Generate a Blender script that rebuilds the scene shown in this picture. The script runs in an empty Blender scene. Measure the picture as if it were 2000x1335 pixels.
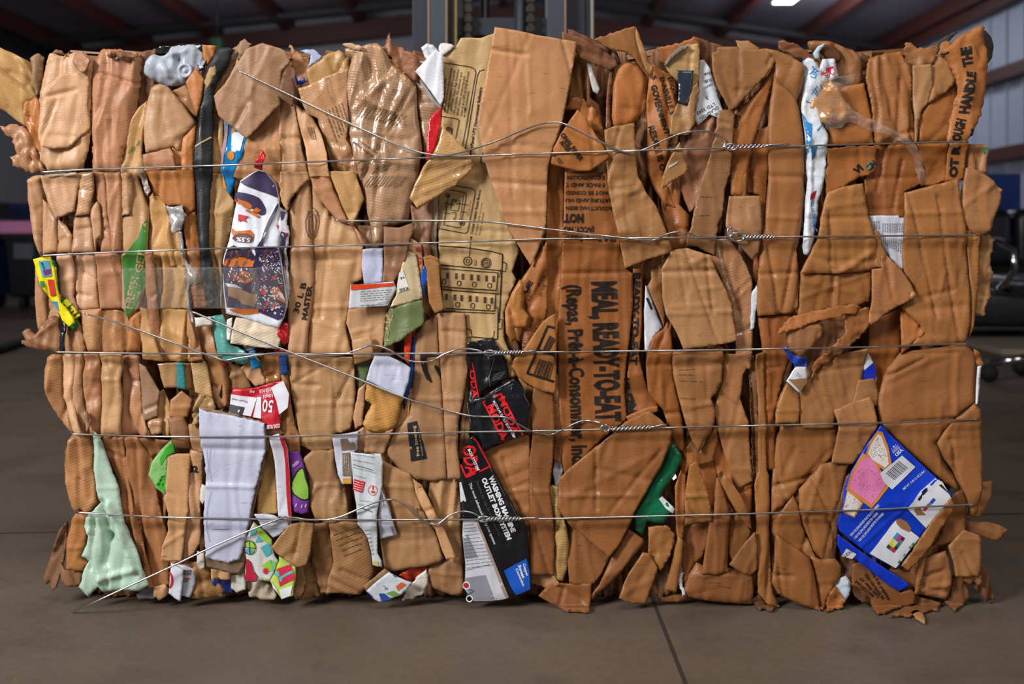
import bpy, bmesh, math, random
import numpy as np
from mathutils import Vector, geometry as mgeo
C = bpy.context.scene.collection
S = bpy.context.scene

# ---------------------------------------------------------------- camera
F_PX, DCAM, HCAM, HOR = 1944.0, 1.944, 0.725, 460.0     # focal in px, distance to bale face, eye height, horizon row
cd = bpy.data.cameras.new('camera'); cam = bpy.data.objects.new('camera', cd); C.objects.link(cam)
cd.sensor_width = 36.0; cd.lens = 36.0 * F_PX / 2000.0
cd.shift_y = -(667.5 - HOR) / 2000.0
cam.location = (0, -DCAM, HCAM); cam.rotation_euler = (math.pi / 2, 0, 0)
cd.clip_start = 0.05; cd.clip_end = 200
cd.dof.use_dof = True; cd.dof.focus_distance = DCAM - 0.01; cd.dof.aperture_fstop = 3.2
S.camera = cam

# ---------------------------------------------------------------- world, light, exposure
S.view_settings.view_transform = 'Standard'; S.view_settings.look = 'None'
S.view_settings.gamma = 1.0; S.view_settings.use_curve_mapping = False
S.view_settings.exposure = 0.0
wd = bpy.data.worlds.new('world'); S.world = wd; wd.use_nodes = True
wd.node_tree.nodes['Background'].inputs[0].default_value = (0.75, 0.8, 0.9, 1)
wd.node_tree.nodes['Background'].inputs[1].default_value = 0.13

def area(name, loc, target, sx, sy, power, col):
    l = bpy.data.lights.new(name, 'AREA'); l.shape = 'RECTANGLE'; l.size = sx; l.size_y = sy
    l.energy = power; l.color = col
    o = bpy.data.objects.new(name, l); C.objects.link(o); o.location = loc
    o.rotation_euler = (Vector(target) - Vector(loc)).to_track_quat('-Z', 'Y').to_euler()
    return o
# added key light at upper left standing in for unseen door daylight, and the warehouse's ceiling lamps
area('key_light', (-4.0, -3.3, 3.1), (0.0, 0, 0.55), 1.3, 1.5, 350, (0.97, 0.98, 1.0))
area('side_fill_light', (5.6, -5.0, 2.4), (0, 0, 0.5), 1.6, 2.4, 50, (1.0, 0.94, 0.86))  # unseen warm fill added from the right
area('ceiling_lamp_light', (0.4, -2.2, 4.5), (0.0, 0.1, 0.4), 1.2, 1.2, 70, (1.0, 0.93, 0.84))
area('hall_lamp_light', (4.5, 13.0, 4.4), (5.0, 14, 0), 1.2, 0.6, 60, (0.85, 0.9, 1.0))
area('hall_lamp_light', (-3.5, 12.0, 4.4), (-3.5, 12, 0), 1.2, 0.6, 35, (1.0, 0.95, 0.9))

for x_, y_, e_ in ((-4.2, 13.6, 70), (0.2, 14.2, 45), (4.5, 14.05, 60)):      # unseen fill points added under the roof to brighten it
    l_ = bpy.data.lights.new('roof_fill_light', 'POINT'); l_.energy = e_; l_.shadow_soft_size = 0.3; l_.color = (0.92, 0.92, 1.0)
    o_ = bpy.data.objects.new('roof_fill_light', l_); C.objects.link(o_); o_.location = (x_, y_, 3.95)

# ---------------------------------------------------------------- helpers
def lin(c):
    out = []
    for v in c[:3]:
        v = v / 255.0
        out.append(v / 12.92 if v <= 0.04045 else ((v + 0.055) / 1.055) ** 2.4)
    return (out[0], out[1], out[2], 1.0)
def hexc(s):
    s = s.lstrip('#'); return tuple(int(s[i:i + 2], 16) for i in (0, 2, 4))
PAL = {'a': (208, 160, 120), 'b': (194, 146, 103), 'c': (176, 124, 79), 'o': (184, 118, 62), 'p': (168, 104, 53),
       'g': (198, 164, 113), 'n': (196, 149, 94), 'd': (118, 76, 49), 'r': (180, 126, 88), 'u': (156, 121, 90),
       'w': (228, 228, 234)}
MATS = {}
def nodes_of(m):
    m.use_nodes = True; nt = m.node_tree
    return nt, nt.nodes, nt.links, nt.nodes['Principled BSDF']
def plain(name, rgb, rough=0.5, metal=0.0, emit=None, spec=0.5, var=0.0, scale=20, bump=0.0):
    key = (name, tuple(rgb), rough, metal, var)
    if key in MATS: return MATS[key]
    m = bpy.data.materials.new(name); nt, N, Lk, b = nodes_of(m)
    col = lin(rgb)
    b.inputs['Base Color'].default_value = col; b.inputs['Roughness'].default_value = rough
    b.inputs['Metallic'].default_value = metal; b.inputs['Specular IOR Level'].default_value = spec
    if emit:
        b.inputs['Emission Color'].default_value = col; b.inputs['Emission Strength'].default_value = emit
    if var or bump:
        tc = N.new('ShaderNodeTexCoord'); nz = N.new('ShaderNodeTexNoise'); nz.inputs['Scale'].default_value = scale
        nz.inputs['Detail'].default_value = 6
        Lk.new(tc.outputs['Object'], nz.inputs['Vector'])
        if var:
            mx = N.new('ShaderNodeMix'); mx.data_type = 'RGBA'
            mx.inputs[6].default_value = tuple(v * (1 - var) for v in col[:3]) + (1,)
            mx.inputs[7].default_value = tuple(min(1, v * (1 + var)) for v in col[:3]) + (1,)
            Lk.new(nz.outputs['Fac'], mx.inputs[0]); Lk.new(mx.outputs[2], b.inputs['Base Color'])
        if bump:
            bp = N.new('ShaderNodeBump'); bp.inputs['Strength'].default_value = bump; bp.inputs['Distance'].default_value = 0.01
            Lk.new(nz.outputs['Fac'], bp.inputs['Height']); Lk.new(bp.outputs[0], b.inputs['Normal'])
    MATS[key] = m; return m

def board_material(name, rough, flute, coat=0.0, wrinkle=0.0):
    """kraft board: colour comes from the object, plus fibres, scuffs, flute ribs and creases"""
    m = bpy.data.materials.new(name); nt, N, Lk, b = nodes_of(m)
    oi = N.new('ShaderNodeObjectInfo'); tc = N.new('ShaderNodeTexCoord')
    def noise(scale, detail=4, sc=(1, 1, 1), rnd=True):
        mp = N.new('ShaderNodeMapping'); mp.inputs['Scale'].default_value = sc
        Lk.new(tc.outputs['Object'], mp.inputs['Vector'])
        if rnd:
            cb = N.new('ShaderNodeCombineXYZ'); mu = N.new('ShaderNodeMath'); mu.operation = 'MULTIPLY'; mu.inputs[1].default_value = 37
            Lk.new(oi.outputs['Random'], mu.inputs[0]); Lk.new(mu.outputs[0], cb.inputs[0]); Lk.new(mu.outputs[0], cb.inputs[2])
            Lk.new(cb.outputs[0], mp.inputs['Location'])
        n = N.new('ShaderNodeTexNoise'); n.inputs['Scale'].default_value = scale; n.inputs['Detail'].default_value = detail
        Lk.new(mp.outputs[0], n.inputs['Vector']); return n
    def ramp(src, a, b_, va, vb):
        r = N.new('ShaderNodeMapRange'); r.inputs[1].default_value = a; r.inputs[2].default_value = b_
        r.inputs[3].default_value = va; r.inputs[4].default_value = vb; Lk.new(src, r.inputs[0]); return r
    def mul(a, b_):
        q = N.new('ShaderNodeMath'); q.operation = 'MULTIPLY'; Lk.new(a, q.inputs[0]); Lk.new(b_, q.inputs[1]); return q
    big = ramp(noise(7, 3).outputs['Fac'], 0.25, 0.75, 0.84, 1.13)
    fib = ramp(noise(420, 3, (1, 1, 1)).outputs['Fac'], 0.3, 0.7, 0.93, 1.06)
    scf = ramp(noise(30, 6, (1, 1, 4.5)).outputs['Fac'], 0.63, 0.74, 1.0, 0.66)
    k = mul(mul(big.outputs[0], fib.outputs[0]).outputs[0], scf.outputs[0])
    vm = N.new('ShaderNodeVectorMath'); vm.operation = 'SCALE'
    Lk.new(oi.outputs['Color'], vm.inputs[0]); Lk.new(k.outputs[0], vm.inputs['Scale']); Lk.new(vm.outputs[0], b.inputs['Base Color'])
    rr = ramp(noise(14, 3).outputs['Fac'], 0.35, 0.65, rough - 0.13, rough + 0.14); Lk.new(rr.outputs[0], b.inputs['Roughness'])
    b.inputs['Specular IOR Level'].default_value = 0.36
    b.inputs['Coat Weight'].default_value = coat; b.inputs['Coat Roughness'].default_value = 0.16
    # relief: flutes, crease network, grain
    wv = N.new('ShaderNodeTexWave'); wv.wave_type = 'BANDS'; wv.bands_direction = 'Z'; wv.inputs['Scale'].default_value = 60
    wv.inputs['Distortion'].default_value = 0.6; wv.inputs['Detail'].default_value = 1
    mp = N.new('ShaderNodeMapping'); Lk.new(tc.outputs['Object'], mp.inputs['Vector'])
    cb = N.new('ShaderNodeCombineXYZ'); ra = ramp(oi.outputs['Random'], 0, 1, -0.5, 0.5); Lk.new(ra.outputs[0], cb.inputs[1])
    Lk.new(cb.outputs[0], mp.inputs['Rotation']); Lk.new(mp.outputs[0], wv.inputs['Vector'])
    n1 = noise(9, 5); ab = N.new('ShaderNodeMath'); ab.operation = 'SUBTRACT'; ab.inputs[1].default_value = 0.5; Lk.new(n1.outputs['Fac'], ab.inputs[0])
    ab2 = N.new('ShaderNodeMath'); ab2.operation = 'ABSOLUTE'; Lk.new(ab.outputs[0], ab2.inputs[0])
    cr = ramp(ab2.outputs[0], 0.0, 0.05, 0.0, 1.0)
    vo = N.new('ShaderNodeTexVoronoi'); vo.feature = 'DISTANCE_TO_EDGE'; vo.inputs['Scale'].default_value = 8.5
    dn = noise(5, 3); vd = N.new('ShaderNodeVectorMath'); vd.operation = 'MULTIPLY_ADD'
    vd.inputs[1].default_value = (0.10, 0.10, 0.10); Lk.new(dn.outputs['Color'], vd.inputs[0]); Lk.new(tc.outputs['Object'], vd.inputs[2])
    Lk.new(vd.outputs[0], vo.inputs['Vector'])
    ve = ramp(vo.outputs['Distance'], 0.0, 0.016, 0.0, 1.0)
    gr = noise(160, 5)
    def bumpn(src, st, dist, prev=None):
        bp = N.new('ShaderNodeBump'); bp.inputs['Strength'].default_value = st; bp.inputs['Distance'].default_value = dist
        Lk.new(src, bp.inputs['Height'])
        if prev: Lk.new(prev.outputs[0], bp.inputs['Normal'])
        return bp
    x = bumpn(wv.outputs['Fac'], flute, 0.0016)
    x = bumpn(cr.outputs[0], 0.10 + wrinkle, 0.0014, x)
    x = bumpn(ve.outputs[0], 0.2, 0.0008, x)
    x = bumpn(noise(38, 4, (1, 1, 0.5)).outputs['Fac'], 0.15 + wrinkle, 0.005, x)
    x = bumpn(gr.outputs['Fac'], 0.22, 0.0016, x)
    Lk.new(x.outputs[0], b.inputs['Normal'])
    return m
M_BOARD = board_material('kraft_board', 0.47, 0.05)
M_FLUTE = board_material('fluted_kraft_board', 0.52, 0.16)
M_GLOSS = board_material('taped_glossy_board', 0.34, 0.15, 0.8, 0.35)
M_PAPER = board_material('coated_paper', 0.40, 0.0, 0.1, 0.0)
M_FILM_PRINT = board_material('plastic_film', 0.26, 0.0, 0.4, 0.5)

def edge_material():
    m = bpy.data.materials.new('corrugated_edge'); nt, N, Lk, b = nodes_of(m)
    oi = N.new('ShaderNodeObjectInfo'); tc = N.new('ShaderNodeTexCoord')
    n = N.new('ShaderNodeTexNoise'); n.inputs['Scale'].default_value = 220; Lk.new(tc.outputs['Object'], n.inputs['Vector'])
    r = N.new('ShaderNodeMapRange'); r.inputs[1].default_value = 0.35; r.inputs[2].default_value = 0.65
    r.inputs[3].default_value = 0.45; r.inputs[4].default_value = 1.15; Lk.new(n.outputs['Fac'], r.inputs[0])
    vm = N.new('ShaderNodeVectorMath'); vm.operation = 'SCALE'; Lk.new(oi.outputs['Color'], vm.inputs[0]); Lk.new(r.outputs[0], vm.inputs['Scale'])
    Lk.new(vm.outputs[0], b.inputs['Base Color']); b.inputs['Roughness'].default_value = 0.8
    return m
M_EDGE = edge_material()

def film_material():
    m = bpy.data.materials.new('clear_plastic_film'); nt, N, Lk, b = nodes_of(m)
    out = [n for n in N if n.type == 'OUTPUT_MATERIAL'][0]
    tr = N.new('ShaderNodeBsdfTransparent'); tr.inputs[0].default_value = (0.97, 0.96, 0.94, 1)
    b.inputs['Base Color'].default_value = (0.8, 0.76, 0.7, 1); b.inputs['Roughness'].default_value = 0.14
    tc = N.new('ShaderNodeTexCoord'); nz = N.new('ShaderNodeTexNoise'); nz.inputs['Scale'].default_value = 45; nz.inputs['Detail'].default_value = 5
    Lk.new(tc.outputs['Object'], nz.inputs['Vector'])
    bp = N.new('ShaderNodeBump'); bp.inputs['Strength'].default_value = 0.9; bp.inputs['Distance'].default_value = 0.006
    Lk.new(nz.outputs['Fac'], bp.inputs['Height']); Lk.new(bp.outputs[0], b.inputs['Normal'])
    lw = N.new('ShaderNodeLayerWeight'); lw.inputs[0].default_value = 0.35; Lk.new(bp.outputs[0], lw.inputs['Normal'])
    r = N.new('ShaderNodeMapRange'); r.inputs[3].default_value = 0.03; r.inputs[4].default_value = 0.42; Lk.new(lw.outputs['Facing'], r.inputs[0])
    mx = N.new('ShaderNodeMixShader'); Lk.new(r.outputs[0], mx.inputs[0]); Lk.new(tr.outputs[0], mx.inputs[1]); Lk.new(b.outputs[0], mx.inputs[2])
    Lk.new(mx.outputs[0], out.inputs['Surface']); return m
M_CLEAR = film_material()

def tag(o, label=None, cat=None, group=None, kind=None):
    if label: o['label'] = label
    if cat: o['category'] = cat
    if group: o['group'] = group
    if kind: o['kind'] = kind
    return o
def link(name, me, parent=None, loc=None):
    o = bpy.data.objects.new(name, me); C.objects.link(o)
    if parent is not None: o.parent = parent
    if loc is not None: o.location = loc
    return o
def empty(name, loc=(0, 0, 0)):
    o = bpy.data.objects.new(name, None); C.objects.link(o); o.location = loc; o.empty_display_size = 0.1; return o
def W(px, py, y=0.0):
    """photo column/row at world depth y -> world point"""
    k = (DCAM + y) / F_PX
    return Vector(((px - 1000.0) * k, y, HCAM - (py - HOR) * k))

# smooth gradient noise (numpy)
def perlin(x, y, seed=0):
    x = np.asarray(x, float); y = np.asarray(y, float)
    xi = np.floor(x).astype(np.int64); yi = np.floor(y).astype(np.int64); xf = x - xi; yf = y - yi
    def g(ix, iy, fx, fy):
        h = (ix * 374761393 + iy * 668265263 + seed * 1274126177) & 0x7fffffff
        h = ((h ^ (h >> 13)) * 1103515245) & 0x7fffffff
        a = (h % 4096) * (2 * math.pi / 4096)
        return np.cos(a) * fx + np.sin(a) * fy
    u = xf * xf * xf * (xf * (xf * 6 - 15) + 10); v = yf * yf * yf * (yf * (yf * 6 - 15) + 10)
    a = g(xi, yi, xf, yf) * (1 - u) + g(xi + 1, yi, xf - 1, yf) * u
    b = g(xi, yi + 1, xf, yf - 1) * (1 - u) + g(xi + 1, yi + 1, xf - 1, yf - 1) * u
    return (a * (1 - v) + b * v) * 1.5

# the five tie wires: row of the wire as a function of the column
WIRE_ROWS = [
    [(80, 336), (160, 331), (420, 323), (820, 308), (1200, 295), (1420, 289), (1700, 281), (1890, 276)],
    [(80, 499), (200, 493), (420, 485), (820, 475), (1080, 466), (1420, 463), (1700, 461), (1910, 459)],
    [(108, 687), (300, 690), (560, 691), (820, 690), (1100, 687), (1420, 683), (1700, 677), (1890, 670)],
    [(139, 847), (300, 852), (560, 852), (820, 845), (1100, 840), (1420, 832), (1700, 826), (1912, 818)],
    [(150, 1000), (300, 1009), (560, 1014), (820, 1015), (1100, 1012), (1420, 1004), (1700, 995), (1905, 984)]]
WR = [(np.array([p[0] for p in r], float), np.array([p[1] for p in r], float)) for r in WIRE_ROWS]
def ribs(x, y):
    """the baler's slots: board swells to each wire and is pressed flat between"""
    h = np.zeros_like(x)
    for xs, ys in WR:
        t = y - np.interp(x, xs, ys)
        h = np.maximum(h, np.interp(t, [-74, -66, -12, 0, 10, 24], [0, 0.5, 6.2, 5.0, 5.8, 0]))
    return h
# ---------------------------------------------------------------- crushed sheets of the bale
STEP = 0.0072      # depth between layers
HM = np.full((140, 210), -1.0)      # front envelope of the bale, 10 mm cells, metres toward the viewer
def resample(pts, step, closed=True, smooth=False):
    P = [np.array(p, float) for p in pts]; n = len(P); out = []
    if smooth:
        Q = []
        for i in range(n):
            p0, p1, p2, p3 = P[i - 1], P[i], P[(i + 1) % n], P[(i + 2) % n]
            m = max(2, int(np.linalg.norm(p2 - p1) / 8))
            for k in range(m):
                t = k / m
                c = 0.5 * ((2 * p1) + (-p0 + p2) * t + (2 * p0 - 5 * p1 + 4 * p2 - p3) * t * t + (-p0 + 3 * p1 - 3 * p2 + p3) * t ** 3)
                Q.append(c * 0.8 + (p1 * (1 - t) + p2 * t) * 0.2)
        P = Q; n = len(P)
    for i in range(n if closed else n - 1):
        a, b = P[i], P[(i + 1) % n]; m = max(1, int(round(np.linalg.norm(b - a) / step)))
        for k in range(m): out.append(a + (b - a) * k / m)
    if not closed: out.append(P[-1])
    return np.array(out)
def seg_dist(X, Y, loop):
    A = loop; B = np.roll(loop, -1, 0); D = B - A; L2 = np.maximum((D ** 2).sum(1), 1e-9)
    best = np.full(X.shape, 1e9)
    for i in range(len(A)):
        t = np.clip(((X - A[i, 0]) * D[i, 0] + (Y - A[i, 1]) * D[i, 1]) / L2[i], 0, 1)
        d = (X - A[i, 0] - t * D[i, 0]) ** 2 + (Y - A[i, 1] - t * D[i, 1]) ** 2
        best = np.minimum(best, d)
    return np.sqrt(best)
def inside(X, Y, loop):
    r = np.zeros(X.shape, bool); n = len(loop)
    for i in range(n):
        x1, y1 = loop[i]; x2, y2 = loop[(i + 1) % n]
        if y1 == y2: continue
        c = ((y1 > Y) != (y2 > Y)) & (X < (x2 - x1) * (Y - y1) / (y2 - y1) + x1)
        r ^= c
    return r
def triangulate(loop, step):
    x0, y0 = loop.min(0); x1, y1 = loop.max(0)
    gx, gy = np.meshgrid(np.arange(x0 + step / 2, x1, step), np.arange(y0 + step / 2, y1, step * 0.87))
    gx = gx + (np.arange(gx.shape[0])[:, None] % 2) * step / 2
    gx = gx.ravel(); gy = gy.ravel()
    if len(gx):
        ok = inside(gx, gy, loop); gx = gx[ok]; gy = gy[ok]
    if len(gx):
        ok = seg_dist(gx, gy, loop) > step * 0.45; gx = gx[ok]; gy = gy[ok]
    vs = [Vector((float(a), float(b))) for a, b in loop] + [Vector((float(a), float(b))) for a, b in zip(gx, gy)]
    n = len(loop)
    r = mgeo.delaunay_2d_cdt(vs, [], [list(range(n))], 1, 1e-4)
    return np.array([(v.x, v.y) for v in r[0]]), r[2]

PIECES = {}; ORDER = []
class Piece: pass
def piece(pid, name, cat, label, L, col, opts, pts):
    seed = sum(ord(c) * (i + 7) for i, c in enumerate(pid)) % 99991
    o = {'e': 5, 'w': 9, 'c': 2.2, 'v': 1.2, 't': 0.6, 'r': 1.0, 'h': 3.2, 'cs': 46, 'st': 5.0, 'd': 0, 'm': 'b', 'kx': 0, 'ky': 0, 's': 0}
    folds = []
    for tok in opts.split():
        k, v = tok.split('=')
        if k == 'f':
            for q in v.split('/'): folds.append([float(z) for z in q.split(',')])
        elif k == 'm': o['m'] = v
        else: o[k] = float(v)
    loop = resample(pts, 4.4, True, o['s'] > 0)
    outline = loop.copy()
    tj = o['t'] * 0.62
    if tj:
        ar = np.arange(len(loop))
        loop = loop + np.stack([perlin(ar * 0.37, ar * 0, seed) , perlin(ar * 0.37, ar * 0 + 5.5, seed + 3)], 1) * tj * 1.7
        if tj > 0.8:
            g_ = np.random.RandomState(seed); loop = loop + (g_.rand(len(loop), 2) - .5) * min(3.2, tj * 1.5)
    cx, cy = outline.mean(0); ca, sa = math.cos(math.radians(o['d'])), math.sin(math.radians(o['d']))
    base = (5 - L) * STEP
    x0_, y0_ = outline.min(0); x1_, y1_ = outline.max(0)
    if o['m'] in 'bfg' and pid not in ('J7', 'J8', 'J1', 'H1', 'K1', 'K7', 'N10', 'O4', 'Z1b', 'Z2', 'V28', 'V40', 'V47', 'S7', 'X11', 'V37', 'O1'):                                   # a few straight creases per sheet, mostly along or across the bale
        rf = random.Random(seed + 5)
        for _ in range(min(6, 1 + int((x1_ - x0_) * (y1_ - y0_) / 5500))):
            mx_, my_ = rf.uniform(x0_, x1_), rf.uniform(y0_, y1_); an = (math.pi / 2 if rf.random() < .6 else 0) + rf.uniform(-.5, .5)
            hl = rf.uniform(.25, .6) * max(40, (y1_ - y0_) if abs(an - 1.57) < .6 else (x1_ - x0_))
            deep = rf.random() < 0.38
            folds.append([mx_ - hl * math.cos(an), my_ - hl * math.sin(an), mx_ + hl * math.cos(an), my_ + hl * math.sin(an), -5.2 if deep else rf.choice((-2.6, 2.0, -1.8, 2.4)), rf.uniform(5, 7) if deep else rf.uniform(6, 11)])
    rr_ = random.Random(seed * 3 + 1); rs = [rr_.random() for _ in range(9)]
    if o['e'] > 6.5: o['e'] = (3.2 + (o['e'] - 6) * 0.9) * 0.85; o['w'] = 4 + (o['w'] - 4) * 0.8
    else: o['e'] *= 0.16; o['w'] = min(5.0, o['w'])
    ext = outline.max(0) - outline.min(0)
    tx_ = (rr_.random() * 2 - 1) * min(0.13, 8.0 / ext[0]) * (o['m'] != 'x'); ty_ = (rr_.random() * 2 - 1) * min(0.10, 8.0 / ext[1]) * (o['m'] != 'x')
    def height(X, Y, edge=True):
        """millimetres toward the viewer, relative to the layer"""
        X = np.asarray(X, float); Y = np.asarray(Y, float)
        h = ribs(X, Y) * o['r']
        u = X * ca + Y * sa; v = -X * sa + Y * ca
        tri = lambda q: 1 - 4 * np.abs(q - np.floor(q) - 0.5)          # -1..1 sharp folds
        lam = 30 + rs[0] * 22
        ph = 0.9 * perlin(u / 60, v / (36 * o['st']), seed) + 0.25 * perlin(u / 30, v / 60, seed + 6)
        h = h + o['v'] * (1.0 * tri(u / lam + ph + rs[1]) + 0.45 * tri(u / (lam * 0.43) + 1.4 * ph + rs[2]) * (0.5 + perlin(u / 40, v / 120, seed + 1)))
        q = o['cs'] * 2.4
        wx = X + 14 * perlin(X / 70, Y / 70, seed + 7); wy = Y + 14 * perlin(X / 70, Y / 70, seed + 8)
        for k_ in range(3):
            th_ = rs[3 + k_] * 3.14; d_ = wx * math.cos(th_) + wy * math.sin(th_)
            mk = np.clip(0.45 + 1.5 * perlin(X / q, Y / q, seed + 20 + k_), 0, 1)
            h = h + min(3.4, o['c'] * 1.25) * mk * tri(d_ / (q * (0.75 + 0.35 * k_)) + rs[6 + k_])
        h = h + o['c'] * 0.35 * (0.4 - 1.3 * np.abs(perlin(X / o['cs'] * 1.6, Y / o['cs'] * 1.6, seed + 4)))
        for f in folds:
            x1, y1, x2, y2, a = f[:5]; wd_ = f[5] if len(f) > 5 else 14
            dx, dy = x2 - x1, y2 - y1; l2 = dx * dx + dy * dy
            t = np.clip(((X - x1) * dx + (Y - y1) * dy) / l2, 0, 1)
            d = np.hypot(X - x1 - t * dx, Y - y1 - t * dy)
            h = h + a * np.maximum(0, 1 - d / wd_)
        h = h + o['kx'] * (X - cx) / 100 + o['ky'] * (Y - cy) / 100
        h = h + tx_ * (X - cx) + ty_ * (Y - cy)
        if edge:
            d = seg_dist(X, Y, outline)
            w_ = min(o['w'], 0.42 * min(ext[0], ext[1]) + 2)
            t = np.clip(1 - d / w_, 0, 1)
            h = h - o['e'] * (1 - np.sqrt(np.maximum(0, 1 - t * t)))
        return h
    V2, F = triangulate(loop, 4.4)
    if len(F) == 0: raise RuntimeError('no faces ' + pid)
    h = height(V2[:, 0], V2[:, 1]) / 1000.0
    k = (DCAM + base) / F_PX
    X = (V2[:, 0] - 1000) * k; Z = HCAM - (V2[:, 1] - HOR) * k; Yf = base - h
    org = Vector(((cx - 1000) * k, base, max(0.0, HCAM - (outline[:, 1].max() - HOR) * k)))
    t = np.where(Z < 0.003, (HCAM - 0.003) / (HCAM - Z), 1.0)      # toes that reach the floor bend forward along it
    X = X * t; Yf = (Yf + DCAM) * t - DCAM; Z = HCAM + (Z - HCAM) * t
    n = len(V2); th = o['h'] / 1000.0
    toe = t < 1.0
    vf = np.stack([X - org.x, Yf - org.y, Z + toe * th - org.z], 1); vb = vf.copy(); vb[:, 1] += th * ~toe; vb[:, 2] -= th * toe
    faces = []; mats = []
    cnt = {}
    for f in F:
        a = V2[f[0]]; b = V2[f[1]]; c = V2[f[2]]
        cr = (b[0] - a[0]) * (c[1] - a[1]) - (b[1] - a[1]) * (c[0] - a[0])
        f = list(f) if cr > 0 else list(reversed(f))     # photo rows run down: this winding faces the viewer
        f = f[::-1]
        faces.append(tuple(f)); mats.append(0); faces.append(tuple(i + n for i in f[::-1])); mats.append(0)
        m = len(f)
        for i in range(m):
            e = (f[i], f[(i + 1) % m])
            cnt[e] = 1
    for e in cnt:
        if (e[1], e[0]) not in cnt:
            faces.append((e[1], e[0], e[0] + n, e[1] + n)); mats.append(1)
    me = bpy.data.meshes.new(name); me.from_pydata(np.concatenate([vf, vb]).tolist(), [], faces)
    me.materials.append({'b': M_BOARD, 'f': M_FLUTE, 'g': M_GLOSS, 'p': M_PAPER, 'l': M_FILM_PRINT, 'x': M_CLEAR}[o['m']])
    me.materials.append(M_CLEAR if o['m'] == 'x' else (M_EDGE if o['m'] in 'bfg' else M_PAPER))
    me.polygons.foreach_set('material_index', mats)
    me.polygons.foreach_set('use_smooth', [mm == 0 for mm in mats]); me.update()
    ob = link(name, me, None, org)
    rgb = PAL[col] if col in PAL else hexc(col)
    cc = lin(rgb); rv = random.Random(seed)
    if o['m'] in 'bf' and outline[:, 0].mean() > 1030:       # right half's board colour darkened and reddened to imitate weaker light there
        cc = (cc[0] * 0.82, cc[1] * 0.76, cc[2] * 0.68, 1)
    if col in PAL and col != 'w':
        q = 1 + (rv.random() - 0.5) * 0.2; cc = (min(1, cc[0] * q), min(1, cc[1] * q * (1 + (rv.random() - .5) * .05)), min(1, cc[2] * q * (1 + (rv.random() - .5) * .14)), 1)
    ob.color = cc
    tag(ob, label, cat)
    p = Piece(); p.ob = ob; p.height = height; p.base = base; p.k = k; p.org = org; p.loop = outline; p.n = 0; p.name = name; p.th = th
    PIECES[pid] = p
    ORDER.append(pid)
    if o['m'] != 'x':
        ix = np.clip((V2[:, 0] / 10).astype(int), 0, 209); iy = np.clip((V2[:, 1] / 10).astype(int), 0, 139)
        np.maximum.at(HM, (iy, ix), h - base)
    return p

def ink(rgb, rough=0.5):
    return plain('ink', rgb, rough, 0, None, 0.3, 0.0)
def put(pid, name, V2, faces, rgb, lift=0.9, rough=0.5, label=None):
    """print or glue something onto a sheet so that it follows its folds"""
    p = PIECES[pid]; V2 = np.asarray(V2, float)
    h = (p.height(V2[:, 0], V2[:, 1]) + lift) / 1000.0
    X = (V2[:, 0] - 1000) * p.k; Yf = p.base - h; Z = HCAM - (V2[:, 1] - HOR) * p.k
    t = np.where(Z < 0.003, (HCAM - 0.003) / (HCAM - Z), 1.0)
    X = X * t; Yf = (Yf + DCAM) * t - DCAM; Z = HCAM + (Z - HCAM) * t
    Z = Z + (t < 1.0) * (p.th + 0.0012)
    co = np.stack([X - p.org.x, Yf - p.org.y, Z - p.org.z], 1)
    me = bpy.data.meshes.new(name); me.from_pydata(co.tolist(), [], faces); me.materials.append(ink(rgb, rough))
    me.polygons.foreach_set('use_smooth', [True] * len(me.polygons)); me.update()
    o = link(name, me, p.ob)
    if label: o['label'] = label
    return o
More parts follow.
